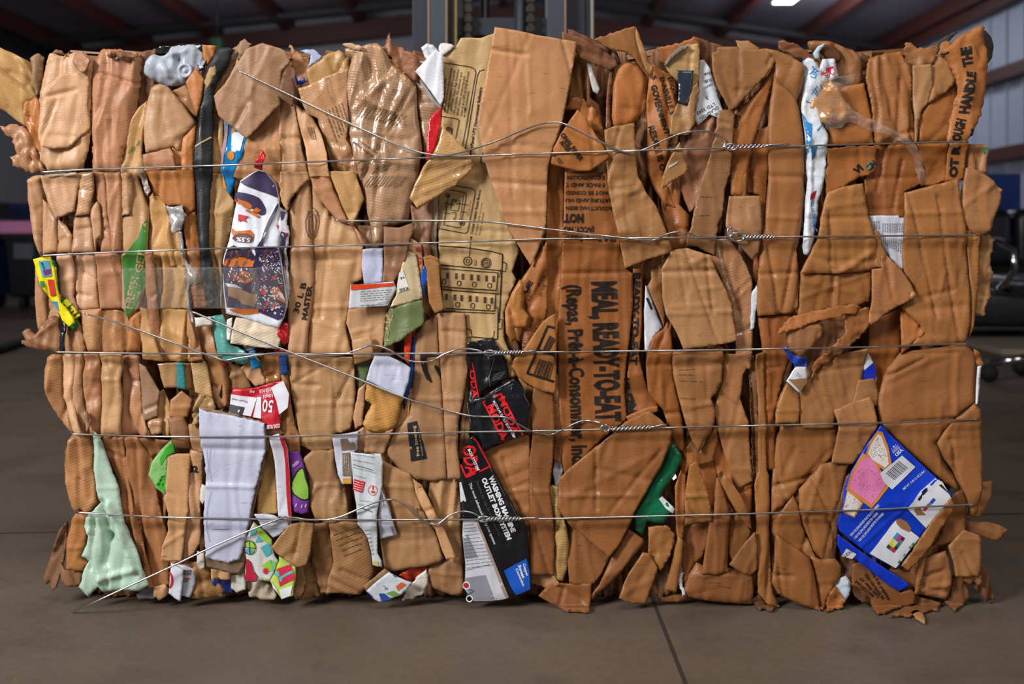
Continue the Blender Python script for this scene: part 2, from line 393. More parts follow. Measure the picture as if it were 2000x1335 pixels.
class Ink:
    """collects flat print of one colour on one sheet"""
    def __init__(s, pid, rgb, name='printed_mark', lift=1.15, rough=0.5, label=None):
        s.pid, s.rgb, s.name, s.lift, s.rough, s.label = pid, (hexc(rgb) if isinstance(rgb, str) else rgb), name, lift, rough, label
        s.V = []; s.F = []; s.cuts = []
    def poly(s, pts, step=8, smooth=False):
        s.cuts.append((len(s.V), len(s.F)))
        loop = resample(pts, step, True, smooth); v, f = triangulate(loop, step); b = len(s.V)
        s.V += [tuple(q) for q in v]
        for t in f:
            a_, b_, c_ = v[t[0]], v[t[1]], v[t[2]]
            cr = (b_[0] - a_[0]) * (c_[1] - a_[1]) - (b_[1] - a_[1]) * (c_[0] - a_[0])
            t = list(t) if cr < 0 else list(reversed(t))
            s.F.append(tuple(b + i for i in t))
        return s
    def line(s, pts, wd_=1.4, closed=False):
        s.cuts.append((len(s.V), len(s.F)))
        P = resample(pts, 5, closed)
        if closed: P = np.concatenate([P, P[:1]])
        b = len(s.V)
        for i in range(len(P)):
            a = P[max(0, i - 1)]; c = P[min(len(P) - 1, i + 1)]; d = c - a; l = np.hypot(*d) or 1; nx, ny = -d[1] / l, d[0] / l
            s.V.append((P[i][0] + nx * wd_ / 2, P[i][1] + ny * wd_ / 2)); s.V.append((P[i][0] - nx * wd_ / 2, P[i][1] - ny * wd_ / 2))
        for i in range(len(P) - 1):
            q = b + 2 * i; s.F.append((q, q + 2, q + 3, q + 1))
        return s
    def disc(s, x, y, r, ry=None, n=14):
        ry = ry or r
        return s.poly([(x + r * math.cos(2 * math.pi * i / n), y + ry * math.sin(2 * math.pi * i / n)) for i in range(n)], max(3, r * 0.8))
    def ring(s, x, y, r, wd_=1.4, ry=None):
        n = 18; ry = ry or r
        return s.line([(x + r * math.cos(2 * math.pi * i / n), y + ry * math.sin(2 * math.pi * i / n)) for i in range(n)], wd_, True)
    def quad(s, x0, y0, u, v, a0, a1, b0, b1):
        """rectangle a0..a1 by b0..b1 in the frame (u, v) at x0, y0"""
        return s.poly([(x0 + u[0] * a + v[0] * b, y0 + u[1] * a + v[1] * b) for a, b in ((a0, b0), (a1, b0), (a1, b1), (a0, b1))])
    def text(s, txt, x0, y0, x1, y1, cap, bold=0.0, shear=0.0, mono=False):
        """baseline from (x0,y0) to (x1,y1); cap = capital height"""
        s.cuts.append((len(s.V), len(s.F)))
        cu = bpy.data.curves.new('t', 'FONT'); cu.body = txt; cu.resolution_u = 2; cu.shear = shear
        cu.offset = bold
        to = bpy.data.objects.new('t', cu); C.objects.link(to)
        dg = bpy.context.evaluated_depsgraph_get(); ev = to.evaluated_get(dg); me = ev.to_mesh()
        bm = bmesh.new(); bm.from_mesh(me)
        bpy.data.objects.remove(to)
        co = np.array([v.co[:] for v in bm.verts]) if len(bm.verts) else None
        if co is None: bm.free(); bpy.data.curves.remove(cu); return s
        mnx, mxx = co[:, 0].min(), co[:, 0].max(); Lx = math.hypot(x1 - x0, y1 - y0)
        sx = Lx / max(1e-6, mxx - mnx); sy = cap / 0.72
        ux, uy = (x1 - x0) / Lx, (y1 - y0) / Lx; nx, ny = uy, -ux
        for v in bm.verts:
            a = (v.co.x - mnx) * sx; b_ = v.co.y * sy
            v.co = (x0 + ux * a + nx * b_, y0 + uy * a + ny * b_, 0)
        bmesh.ops.triangulate(bm, faces=bm.faces[:])
        for _ in range(3):
            es = [e for e in bm.edges if (e.verts[0].co - e.verts[1].co).length > 6.5]
            if not es: break
            bmesh.ops.subdivide_edges(bm, edges=es, cuts=1); bmesh.ops.triangulate(bm, faces=bm.faces[:])
        bm.verts.index_update(); b = len(s.V)
        s.V += [(v.co.x, v.co.y) for v in bm.verts]
        s.F += [tuple(b + v.index for v in f.verts) for f in bm.faces]
        bm.free(); bpy.data.curves.remove(cu); return s
    def done(s):
        if not s.V: return
        if 1 < len(s.cuts) <= 6:                       # a few separate marks: one part each
            ends = s.cuts[1:] + [(len(s.V), len(s.F))]
            for (a, fa), (b, fb) in zip(s.cuts, ends):
                if b > a and fb > fa: put(s.pid, s.name, s.V[a:b], [tuple(i - a for i in f) for f in s.F[fa:fb]], s.rgb, s.lift, s.rough, s.label)
            return
        return put(s.pid, s.name, s.V, s.F, s.rgb, s.lift, s.rough, s.label)
# ---------------------------------------------------------------- the hall
def box_bm(bm, x0, x1, y0, y1, z0, z1, bev=0.0):
    r = bmesh.ops.create_cube(bm, size=1.0); vs = r['verts']
    for v in vs:
        v.co = Vector((x0 + (v.co.x + .5) * (x1 - x0), y0 + (v.co.y + .5) * (y1 - y0), z0 + (v.co.z + .5) * (z1 - z0)))
    if bev:
        es = list({e for v in vs for e in v.link_edges})
        bmesh.ops.bevel(bm, geom=es, offset=bev, segments=3, profile=0.6, affect='EDGES')
    return vs
def obj_from(name, fn, mat, parent=None, smooth=False, loc=None):
    bm = bmesh.new(); fn(bm); bmesh.ops.recalc_face_normals(bm, faces=bm.faces[:])
    me = bpy.data.meshes.new(name); bm.to_mesh(me); bm.free(); me.materials.append(mat)
    if smooth: me.polygons.foreach_set('use_smooth', [True] * len(me.polygons))
    return link(name, me, parent, loc)
def bx(name, mat, x0, x1, y0, y1, z0, z1, parent=None, bev=0.0):
    """box given in world metres (parents sit at the origin of their own location)"""
    off = parent.location if parent is not None else Vector((0, 0, 0))
    return obj_from(name, lambda bm: box_bm(bm, x0 - off.x, x1 - off.x, y0 - off.y, y1 - off.y, z0 - off.z, z1 - off.z, bev), mat, parent, bev > 0.01)
def tube(name, pts, r, mat, parent=None, res=6):
    off = parent.location if parent is not None else Vector((0, 0, 0))
    P = [Vector(p) - off for p in pts]; n = 4 + 2 * res if res < 5 else 14; V = []; F = []; prev = None
    for i, p in enumerate(P):
        d = (P[min(i + 1, len(P) - 1)] - P[max(i - 1, 0)]).normalized()
        if prev is None: prev = d.orthogonal().normalized()
        u = (prev - d * prev.dot(d)).normalized(); prev = u; w = d.cross(u)
        for k in range(n): a = 2 * math.pi * k / n; V.append(p + (u * math.cos(a) + w * math.sin(a)) * r)
    for i in range(len(P) - 1):
        for k in range(n): q = (k + 1) % n; F.append((i * n + k, i * n + q, (i + 1) * n + q, (i + 1) * n + k))
    F.append(tuple(range(n))[::-1]); F.append(tuple(range((len(P) - 1) * n, len(P) * n)))
    me = bpy.data.meshes.new(name); me.from_pydata([tuple(v) for v in V], [], F); me.materials.append(mat)
    me.polygons.foreach_set('use_smooth', [True] * len(me.polygons)); me.update()
    return link(name, me, parent)
def cyl_bm(bm, c, r, h, axis='Z', n=24):
    from mathutils import Matrix
    m = Matrix.Translation(c)
    if axis == 'X': m = m @ Matrix.Rotation(math.pi / 2, 4, 'Y')
    if axis == 'Y': m = m @ Matrix.Rotation(math.pi / 2, 4, 'X')
    bmesh.ops.create_cone(bm, cap_ends=True, segments=n, radius1=r, radius2=r, depth=h, matrix=m)

def concrete():
    m = bpy.data.materials.new('worn_concrete'); nt, N, Lk, b = nodes_of(m)
    tc = N.new('ShaderNodeTexCoord')
    def nz(scale, det, sc=(1, 1, 1)):
        mp = N.new('ShaderNodeMapping'); mp.inputs['Scale'].default_value = sc; Lk.new(tc.outputs['Object'], mp.inputs['Vector'])
        n = N.new('ShaderNodeTexNoise'); n.inputs['Scale'].default_value = scale; n.inputs['Detail'].default_value = det
        Lk.new(mp.outputs[0], n.inputs['Vector']); return n
    def mr(src, a, c, d, e):
        r = N.new('ShaderNodeMapRange'); r.inputs[1].default_value = a; r.inputs[2].default_value = c; r.inputs[3].default_value = d; r.inputs[4].default_value = e
        Lk.new(src, r.inputs[0]); return r
    a = mr(nz(2.2, 7).outputs['Fac'], 0.3, 0.7, 0.80, 1.16); c = mr(nz(60, 4).outputs['Fac'], 0.3, 0.7, 0.92, 1.07)
    s = mr(nz(4, 9, (1, 1.5, 1)).outputs['Fac'], 0.52, 0.70, 1.0, 0.70); w = mr(nz(55, 3).outputs['Fac'], 0.74, 0.77, 1.0, 1.6)
    def mul(p, q):
        x = N.new('ShaderNodeMath'); x.operation = 'MULTIPLY'; Lk.new(p.outputs[0], x.inputs[0]); Lk.new(q.outputs[0], x.inputs[1]); return x
    k = mul(mul(mul(a, c), s), w)
    vm = N.new('ShaderNodeVectorMath'); vm.operation = 'SCALE'; vm.inputs[0].default_value = lin((101, 88, 75))[:3]
    Lk.new(k.outputs[0], vm.inputs['Scale']); Lk.new(vm.outputs[0], b.inputs['Base Color'])
    r = mr(nz(3, 5).outputs['Fac'], 0.3, 0.7, 0.5, 0.72); Lk.new(r.outputs[0], b.inputs['Roughness'])
    bp = N.new('ShaderNodeBump'); bp.inputs['Strength'].default_value = 0.25; bp.inputs['Distance'].default_value = 0.004
    Lk.new(nz(45, 6).outputs['Fac'], bp.inputs['Height']); Lk.new(bp.outputs[0], b.inputs['Normal'])
    return m
M_FLOOR = concrete()
M_JOINT = plain('joint_filler', (52, 44, 38), 0.8)
M_WALL = plain('wall_sheeting', (150, 150, 158), 0.5, 0, None, 0.4, 0.05, 2)
M_WALLR = plain('wall_sheeting_bare', (178, 186, 204), 0.38, 0.3, None, 0.5, 0.05, 2)
M_ROOF = plain('roof_insulation', (124, 120, 134), 0.6, 0, None, 0.3, 0.08, 3)
M_RED = plain('red_primer_steel', (70, 28, 24), 0.55)
M_DARK = plain('dark_steel', (40, 38, 40), 0.5)
D0 = DCAM
def st(o, kind='structure'): o['kind'] = kind; return o
XL, XR, YB, YF = -9.4, 7.2, 20 - D0, -9.0
st(obj_from('floor', lambda bm: box_bm(bm, XL - 1, XR + 1, YF, YB + 0.5, -0.2, 0), M_FLOOR))
def strip(a, b_, w):
    def f(bm):
        a_, c_ = Vector(a), Vector(b_); d = (c_ - a_).normalized(); n = Vector((-d.y, d.x, 0)) * w / 2
        z0, z1 = Vector((0, 0, -0.004)), Vector((0, 0, 0.0006))
        vs = [bm.verts.new(q) for q in (a_ - n + z0, a_ + n + z0, c_ + n + z0, c_ - n + z0, a_ - n + z1, a_ + n + z1, c_ + n + z1, c_ - n + z1)]
        for i in ((0, 1, 2, 3), (4, 5, 6, 7), (0, 1, 5, 4), (1, 2, 6, 5), (2, 3, 7, 6), (3, 0, 4, 7)): bm.faces.new([vs[j] for j in i])
    return f
def fl(px, py):
    k = HCAM / (py - HOR); return ((px - 1000) * k, k * F_PX - D0, 0)
st(obj_from('trim_1', strip(fl(-300, 1047), fl(2300, 997), 0.009), M_JOINT))
st(obj_from('trim_2', strip((0.285, -3, 0), (0.255, 16, 0), 0.007), M_JOINT))
def wallpanel(bm, pts, normal_axis, ribs_every, thick=0.08):
    pass
def wall_back(bm):
    box_bm(bm, XL, XR, YB, YB + 0.1, 0, 4.5)
    x = XL + 0.3
    while x < XR: box_bm(bm, x, x + 0.05, YB - 0.03, YB, 0, 4.4); x += 0.3
    box_bm(bm, XL, XR, YB + 0.1, YB + 0.2, 4.2, 5.6)
st(obj_from('wall_back', wall_back, M_WALL))
def side(x0, x1, sgn):
    def f(bm):
        box_bm(bm, x0, x1, YF, YB, 0, 4.6); y = YF
        while y < YB:
            xx = x0 if sgn > 0 else x1
            box_bm(bm, xx - 0.03, xx + 0.03, y, y + 0.06, 0, 4.4); y += 0.5
    return f
st(obj_from('wall_left', side(XL - 0.1, XL, -1), M_WALL)); st(obj_from('wall_right', side(XR, XR + 0.1, 1), M_WALLR))
RIDGE = 5.5
def roof(bm):
    for xa, za, xb, zb in ((XL - 0.2, 4.5, 0, RIDGE), (0, RIDGE, XR + 0.2, 4.4)):
        vs = [bm.verts.new(q) for q in ((xa, YF, za), (xb, YF, zb), (xb, YB + .2, zb), (xa, YB + .2, za), (xa, YF, za + .1), (xb, YF, zb + .1), (xb, YB + .2, zb + .1), (xa, YB + .2, za + .1))]
        for i in ((0, 1, 2, 3), (4, 5, 6, 7), (0, 1, 5, 4), (1, 2, 6, 5), (2, 3, 7, 6), (3, 0, 4, 7)): bm.faces.new([vs[j] for j in i])
st(obj_from('ceiling', roof, M_ROOF))
def zr(x): return 4.5 + (RIDGE - 4.5) * (x - XL) / (0 - XL) if x < 0 else RIDGE + (4.4 - RIDGE) * x / XR
n_trim = 3
x = XL + 0.7
while x < XR:
    st(bx('trim_%d' % n_trim, M_RED, x - 0.07, x + 0.07, YF, YB, zr(x) - 0.27, zr(x) - 0.02)); n_trim += 1; x += 1.42
def beam(xa, za, xb, zb, y0, y1, h, mat):
    global n_trim
    def f(bm):
        vs = [bm.verts.new(q) for q in ((xa, y0, za - h), (xb, y0, zb - h), (xb, y1, zb - h), (xa, y1, za - h), (xa, y0, za), (xb, y0, zb), (xb, y1, zb), (xa, y1, za))]
        for i in ((0, 1, 2, 3), (4, 5, 6, 7), (0, 1, 5, 4), (1, 2, 6, 5), (2, 3, 7, 6), (3, 0, 4, 7)): bm.faces.new([vs[j] for j in i])
    st(obj_from('trim_%d' % n_trim, f, mat)); n_trim += 1
for y0 in (YB - 0.4, YB - 8.2):
    beam(XL, 4.3, 0, RIDGE - 0.22, y0, y0 + 0.2, 0.36, M_RED); beam(0, RIDGE - 0.22, XR, 4.2, y0, y0 + 0.2, 0.36, M_RED)
beam(XL, 4.32, 0, RIDGE - 0.2, YB - 1.5, YB - 1.42, 0.09, M_DARK); beam(0, RIDGE - 0.2, XR, 4.2, YB - 1.6, YB - 1.52, 0.09, M_DARK)
beam(XL, 4.25, XR, 4.25, YB - 0.3, YB - 0.1, 0.3, M_RED)
for X_ in (-3.96, -2.7, 1.5, 4.6):
    st(bx('trim_%d' % n_trim, M_RED, X_ - .07, X_ + .07, YB - .3, YB - .04, 0, 4.1)); n_trim += 1
for z in (3.05, 1.9, 4.1):
    st(bx('trim_%d' % n_trim, M_RED, XR - 0.22, XR - 0.03, YF, YB, z - 0.09, z + 0.09)); n_trim += 1
for z in (1.2, 4.2):
    st(bx('trim_%d' % n_trim, M_DARK, XL + 0.03, XL + 0.3, YF, YB, z - 0.1, z + 0.12)); n_trim += 1

# lamps under the roof
M_LAMP = plain('lamp_diffuser', (235, 240, 255), 0.5, 0, 9.0)
M_LAMPB = plain('lamp_housing', (120, 120, 120), 0.5)
def ceiling_lamp(X, D, lab):
    z = 0.725 + 468 * D / F_PX
    t = empty('ceiling_lamp', (X, D - D0, z)); tag(t, lab, 'lamp')
    bx('housing', M_LAMPB, X - .2, X + .2, D - D0 - .6, D - D0 + .6, z + .02, z + .1, t)
    bx('diffuser', M_LAMP, X - .16, X + .16, D - D0 - .55, D - D0 + .55, z, z + .02, t)
    for s in (-.4, .4): tube('hanger', [(X, D - D0 + s, z + .1), (X, D - D0 + s, zr(X))], .01, M_DARK, t, 2)
ceiling_lamp(4.5, 16.0, 'glowing ceiling lamp hanging from the dark roof at the top right')

# ---------------------------------------------------------------- forklift behind the bale
M_MAST = plain('mast_steel', (70, 75, 84), 0.45, 0.4, None, 0.5, 0.12, 9)
M_MAST2 = plain('mast_steel_inner', (48, 51, 59), 0.5, 0.4, None, 0.5, 0.12, 9)
M_RUST = plain('worn_rail_edge', (150, 118, 92), 0.5, 0.3)
M_BLACK = plain('black_paint', (24, 24, 26), 0.5)
M_RUB = plain('black_rubber', (22, 22, 23), 0.75)
M_YEL = plain('forklift_body_paint', (150, 128, 60), 0.45)
DM = 3.35
def mx(px, D=DM): return (px - 1000) * D / F_PX
def forklift():
    y = DM - D0
    t = empty('forklift', (mx(985), y + 0.5, 0)); tag(t, 'forklift with a tall dark steel mast standing behind the bale', 'forklift')
    H = 2.5
    for a, b_, m, nm, dy in ((802, 836, M_MAST2, 'outer_mast_rail', .05), (836, 873, M_MAST, 'inner_mast_rail', 0), (1068, 1106, M_MAST, 'inner_mast_rail', 0), (1106, 1146, M_MAST2, 'outer_mast_rail', .05)):
        bx(nm, m, mx(a), mx(b_), y + dy, y + dy + .14, .05, H, t, .004)
    for px in (837, 872, 1104): bx('worn_edge', M_RUST, mx(px) - .003, mx(px) + .003, y - .003, y + .02, .05, H, t)
    bx('mast_side_plate', M_BLACK, mx(873), mx(886), y + .02, y + .2, .05, H, t)
    bx('mast_side_plate', M_BLACK, mx(1146), mx(1156), y + .02, y + .2, .05, H, t)
    tube('hydraulic_hose', [(mx(889), y + .03, .2), (mx(889), y + .03, H)], .006, M_YEL, t)
    tube('hydraulic_hose', [(mx(1166), y + .02, .4), (mx(1158), y + .02, 1.4), (mx(1155), y + .02, H)], .006, plain('pale_hose', (140, 130, 118), .5), t)
    tube('lift_cylinder', [(mx(1017), y + .1, .1), (mx(1017), y + .1, H - .2)], .02, M_MAST2, t)
    tube('lift_cylinder', [(mx(945), y + .14, .1), (mx(945), y + .14, H - .2)], .016, M_BLACK, t)
    for px in (912, 1037):
        def ch(bm, px=px):
            z = .3
            while z < H - .1: box_bm(bm, mx(px) - .016, mx(px) + .016, y + .06, y + .075, z, z + .022, .003); box_bm(bm, mx(px) - .009, mx(px) + .009, y + .064, y + .071, z + .02, z + .034); z += .034
        o = obj_from('lift_chain', ch, plain('oily_chain', (58, 48, 42), .5, .5), t)
        for v in o.data.vertices: v.co -= t.location
    for z in (1.42, .9, 2.3): bx('crossbar', M_MAST2, mx(873), mx(1068), y + .1, y + .16, z, z + .06, t)
    bx('crossbar', M_MAST2, mx(912), mx(935), y + .02, y + .08, 1.14, 1.165, t)
    bx('carriage', M_BLACK, mx(815), mx(1135), y - .06, y - .02, .25, .95, t)
    for px in (850, 1095): bx('fork', M_BLACK, mx(px) - .06, mx(px) + .06, y - .1, y - .055, .03, .9, t)
    bx('chassis', M_YEL, mx(800), mx(1150), y + .35, y + 2.0, .18, .95, t, .04)
    bx('counterweight', M_BLACK, mx(800), mx(1150), y + 2.0, y + 2.5, .2, 1.1, t, .08)
    bx('seat', M_BLACK, mx(930), mx(1030), y + 1.3, y + 1.75, .95, 1.2, t, .05)
    bx('overhead_guard', M_BLACK, mx(825), mx(1125), y + .4, y + 2.0, 2.15, 2.22, t, .01)
    for px in (830, 1120):
        for yy in (.42, 1.95): bx('guard_post', M_BLACK, mx(px) - .025, mx(px) + .025, y + yy, y + yy + .05, .9, 2.16, t)
    for px in (812, 1140):
        for yy, r in ((.62, .28), (2.0, .24)):
            o = obj_from('wheel', lambda bm: cyl_bm(bm, Vector((mx(px), y + yy, r)) - t.location, r, .2, 'X', 32), M_RUB, t)
forklift()

# ---------------------------------------------------------------- things at the left
M_PINK = plain('pink_lid_plastic', (235, 150, 200), 0.5)
M_BLUEP = plain('blue_plastic', (22, 48, 130), 0.5)
M_NAVY = plain('navy_plastic', (18, 30, 78), 0.5)
M_BIN = plain('black_bin_plastic', (18, 18, 24), 0.5)
def wheelie(X0, X1, Dn, Df, h, body, lid, lab, sticker=False):
    t = empty('rolling_bin', ((X0 + X1) / 2, (Dn + Df) / 2 - D0, 0)); tag(t, lab, 'bin')
    def b_(bm):
        vs = box_bm(bm, X0 - t.location.x, X1 - t.location.x, Dn - D0 - t.location.y, Df - D0 - t.location.y, .13, h - .1, .03)
        for v in bm.verts:
            if v.co.z < .3: v.co.x *= .94; v.co.y *= .92
    obj_from('body', b_, body, t, True)
    bx('lid', lid, X0 - .03, X1 + .03, Dn - D0 - .05, Df - D0 + .03, h - .1, h + .03, t, .03)
    bx('rim', M_BIN, X0 - .02, X1 + .02, Dn - D0 - .03, Df - D0 + .02, h - .15, h - .11, t, .01)
    for xx in (X0 + .15, X1 - .15):
        for dd in (Dn + .12, Df - .12):
            obj_from('caster', lambda bm: cyl_bm(bm, Vector((xx, dd - D0, .07)) - t.location, .07, .05, 'X', 20), M_RUB, t)
    if sticker: bx('sticker', plain('grey_sticker', (92, 92, 104), .5), (28 - 1000) * Dn / F_PX, (66 - 1000) * Dn / F_PX, Dn - D0 - .012, Dn - D0 + .01, .5, .65, t)
wheelie(-4.96, -3.7, 9.7, 10.7, .84, M_BIN, M_PINK, 'black rolling bin with a pink lid at the far left', True)
wheelie(-6.3, -5.03, 9.3, 10.2, .82, M_BLUEP, M_NAVY, 'blue rolling bin at the left edge of the picture')
def crate():
    X0, X1, D = (20 - 1000) * 12.2 / F_PX, (62 - 1000) * 12.2 / F_PX, 12.2
    t = empty('storage_crate', ((X0 + X1) / 2, D - D0 + .2, 0)); tag(t, 'dark blue crate standing on a rack behind the black bin', 'crate')
    bx('body', M_NAVY, X0, X1, D - D0, D - D0 + .4, .9, 1.09, t, .01); bx('rim', M_BLUEP, X0 - .01, X1 + .01, D - D0 - .01, D - D0 + .41, 1.07, 1.1, t)
    r = empty('steel_rack', ((X0 + X1) / 2, D - D0 + .2, 0)); tag(r, 'low steel rack behind the black rolling bin', 'rack')
    bx('shelf', M_DARK, X0 - .6, X1 + .6, D - D0 - .1, D - D0 + .5, .86, .9, r)
    for xx in (X0 - .57, X1 + .57):
        for yy in (-.07, .45): bx('leg', M_DARK, xx - .02, xx + .02, D - D0 + yy - .02, D - D0 + yy + .02, 0, .86, r)
crate()
o = bx('green_box', plain('green_enamel', (20, 56, 32), .6), (408 - 1000) * 17 / F_PX, (431 - 1000) * 17 / F_PX, 17 - D0, 17.3 - D0, 3.85, 4.12, None, .03)
tag(o, 'small dark green lamp box mounted high on a wire above the bale', 'lamp')
tube('hanger', [((419 - 1000) * 17 / F_PX, 17.15 - D0, 4.19), ((419 - 1000) * 17 / F_PX, 17.15 - D0, zr(-5.08))], .012, M_DARK, None, 2)
q = bpy.data.objects['hanger'] if 'hanger' in bpy.data.objects else None
for q in list(bpy.data.objects):
    if q.name.startswith('hanger') and q.parent is None: q.parent = o
hose = tube('rubber_hose', [fl(-60, 705), fl(0, 690), fl(40, 676), fl(90, 664), fl(160, 652), fl(260, 640)], .03, M_RUB); tag(hose, 'dark rubber hose lying on the floor at the far left', 'hose')
hose.location.z = .03
st(bx('door_1', plain('pale_door', (190, 190, 196), .5), XL + .02, XL + .09, 13.6, 14.8, 0, 2.2))

# ---------------------------------------------------------------- things at the right
M_LEA = plain('black_leather', (30, 30, 35), 0.32, 0, None, 0.6, 0.2, 8, 0.35)
M_CHR = plain('chrome', (200, 200, 205), 0.12, 1.0)
def sofa():
    Dn = 6.95; X0, X1 = 3.05, 5.1
    t = empty('leather_sofa', ((X0 + X1) / 2, Dn - D0 + .45, 0)); tag(t, 'black leather sofa standing at the right behind the bale', 'sofa')
    y = Dn - D0
    bx('base', M_LEA, X0, X1, y + .05, y + .9, .08, .34, t, .04)
    for i in range(3):
        w = (X1 - X0 - .4) / 3; a = X0 + .2 + i * w
        bx('seat_cushion', M_LEA, a + .01, a + w - .01, y, y + .62, .33, .50, t, .06)
        bx('back_cushion', M_LEA, a + .01, a + w - .01, y + .55, y + .85, .47, .93, t, .09)
    bx('backrest', M_LEA, X0 + .1, X1 - .1, y + .75, y + 1.0, .2, .88, t, .06)
    for a in (X0, X1 - .22): bx('armrest', M_LEA, a, a + .22, y + .02, y + .9, .1, .64, t, .07)
    for a in (X0 + .1, X1 - .1):
        for b_ in (.15, .8): bx('foot', M_DARK, a - .03, a + .03, y + b_ - .03, y + b_ + .03, 0, .09, t)
sofa()
def platform():
    o = bx('wooden_platform', plain('pale_board', (150, 140, 124), .6), 2.98, 5.0, 6.05 - D0, 6.75 - D0, .0, .035, None, .004)
    tag(o, 'pale low board lying on the floor before the sofa', 'board')
platform()
o = bx('blue_board', plain('blue_panel_paint', (30, 66, 150), .5), (1922 - 1000) * 8.6 / F_PX, (1994 - 1000) * 8.6 / F_PX, 8.6 - D0, 8.65 - D0, 0, 1.26, None, .004)
tag(o, 'blue panel standing upright behind the black sofa', 'panel')
def office_chair():
    cx_, D = 2.66, 4.85; y = D - D0
    t = empty('office_chair', (cx_, y, 0)); tag(t, 'black office chair with chrome armrests at the right', 'chair')
    for k in range(5):
        a = math.pi + k * 2 * math.pi / 5 - .25; ex, ey = cx_ + .31 * math.cos(a), y + .31 * math.sin(a)
        l = tube('leg', [(cx_, y, .13), ((cx_ + ex) / 2, (y + ey) / 2, .12), (ex, ey, .095)], .018, M_CHR, t)
        c = obj_from('caster', lambda bm: bmesh.ops.create_uvsphere(bm, u_segments=20, v_segments=12, radius=.045), M_RUB, l, True)
        c.location = Vector((ex, ey, .046)) - t.location
    tube('gas_column', [(cx_, y, .12), (cx_, y, .42)], .028, M_CHR, t)
    bx('seat', M_LEA, cx_ - .26, cx_ + .26, y - .26, y + .26, .42, .53, t, .05)
    bx('backrest', M_LEA, cx_ - .24, cx_ + .24, y - .34, y - .24, .55, 1.1, t, .045)
    for s in (-1, 1):
        X = cx_ + s * .31
        ar = tube('armrest', [(cx_ + s * .2, y + .1, .44), (X, y + .12, .46), (X, y + .2, .58), (X, y + .16, .68), (X, y - .02, .70), (X, y - .18, .66), (X, y - .2, .56), (X, y - .05, .47), (cx_ + s * .2, y, .44)], .016, M_CHR, t)
        bx('arm_pad', M_LEA, X - .03, X + .03, y - .12, y + .15, .69, .72, t, .012)
office_chair()
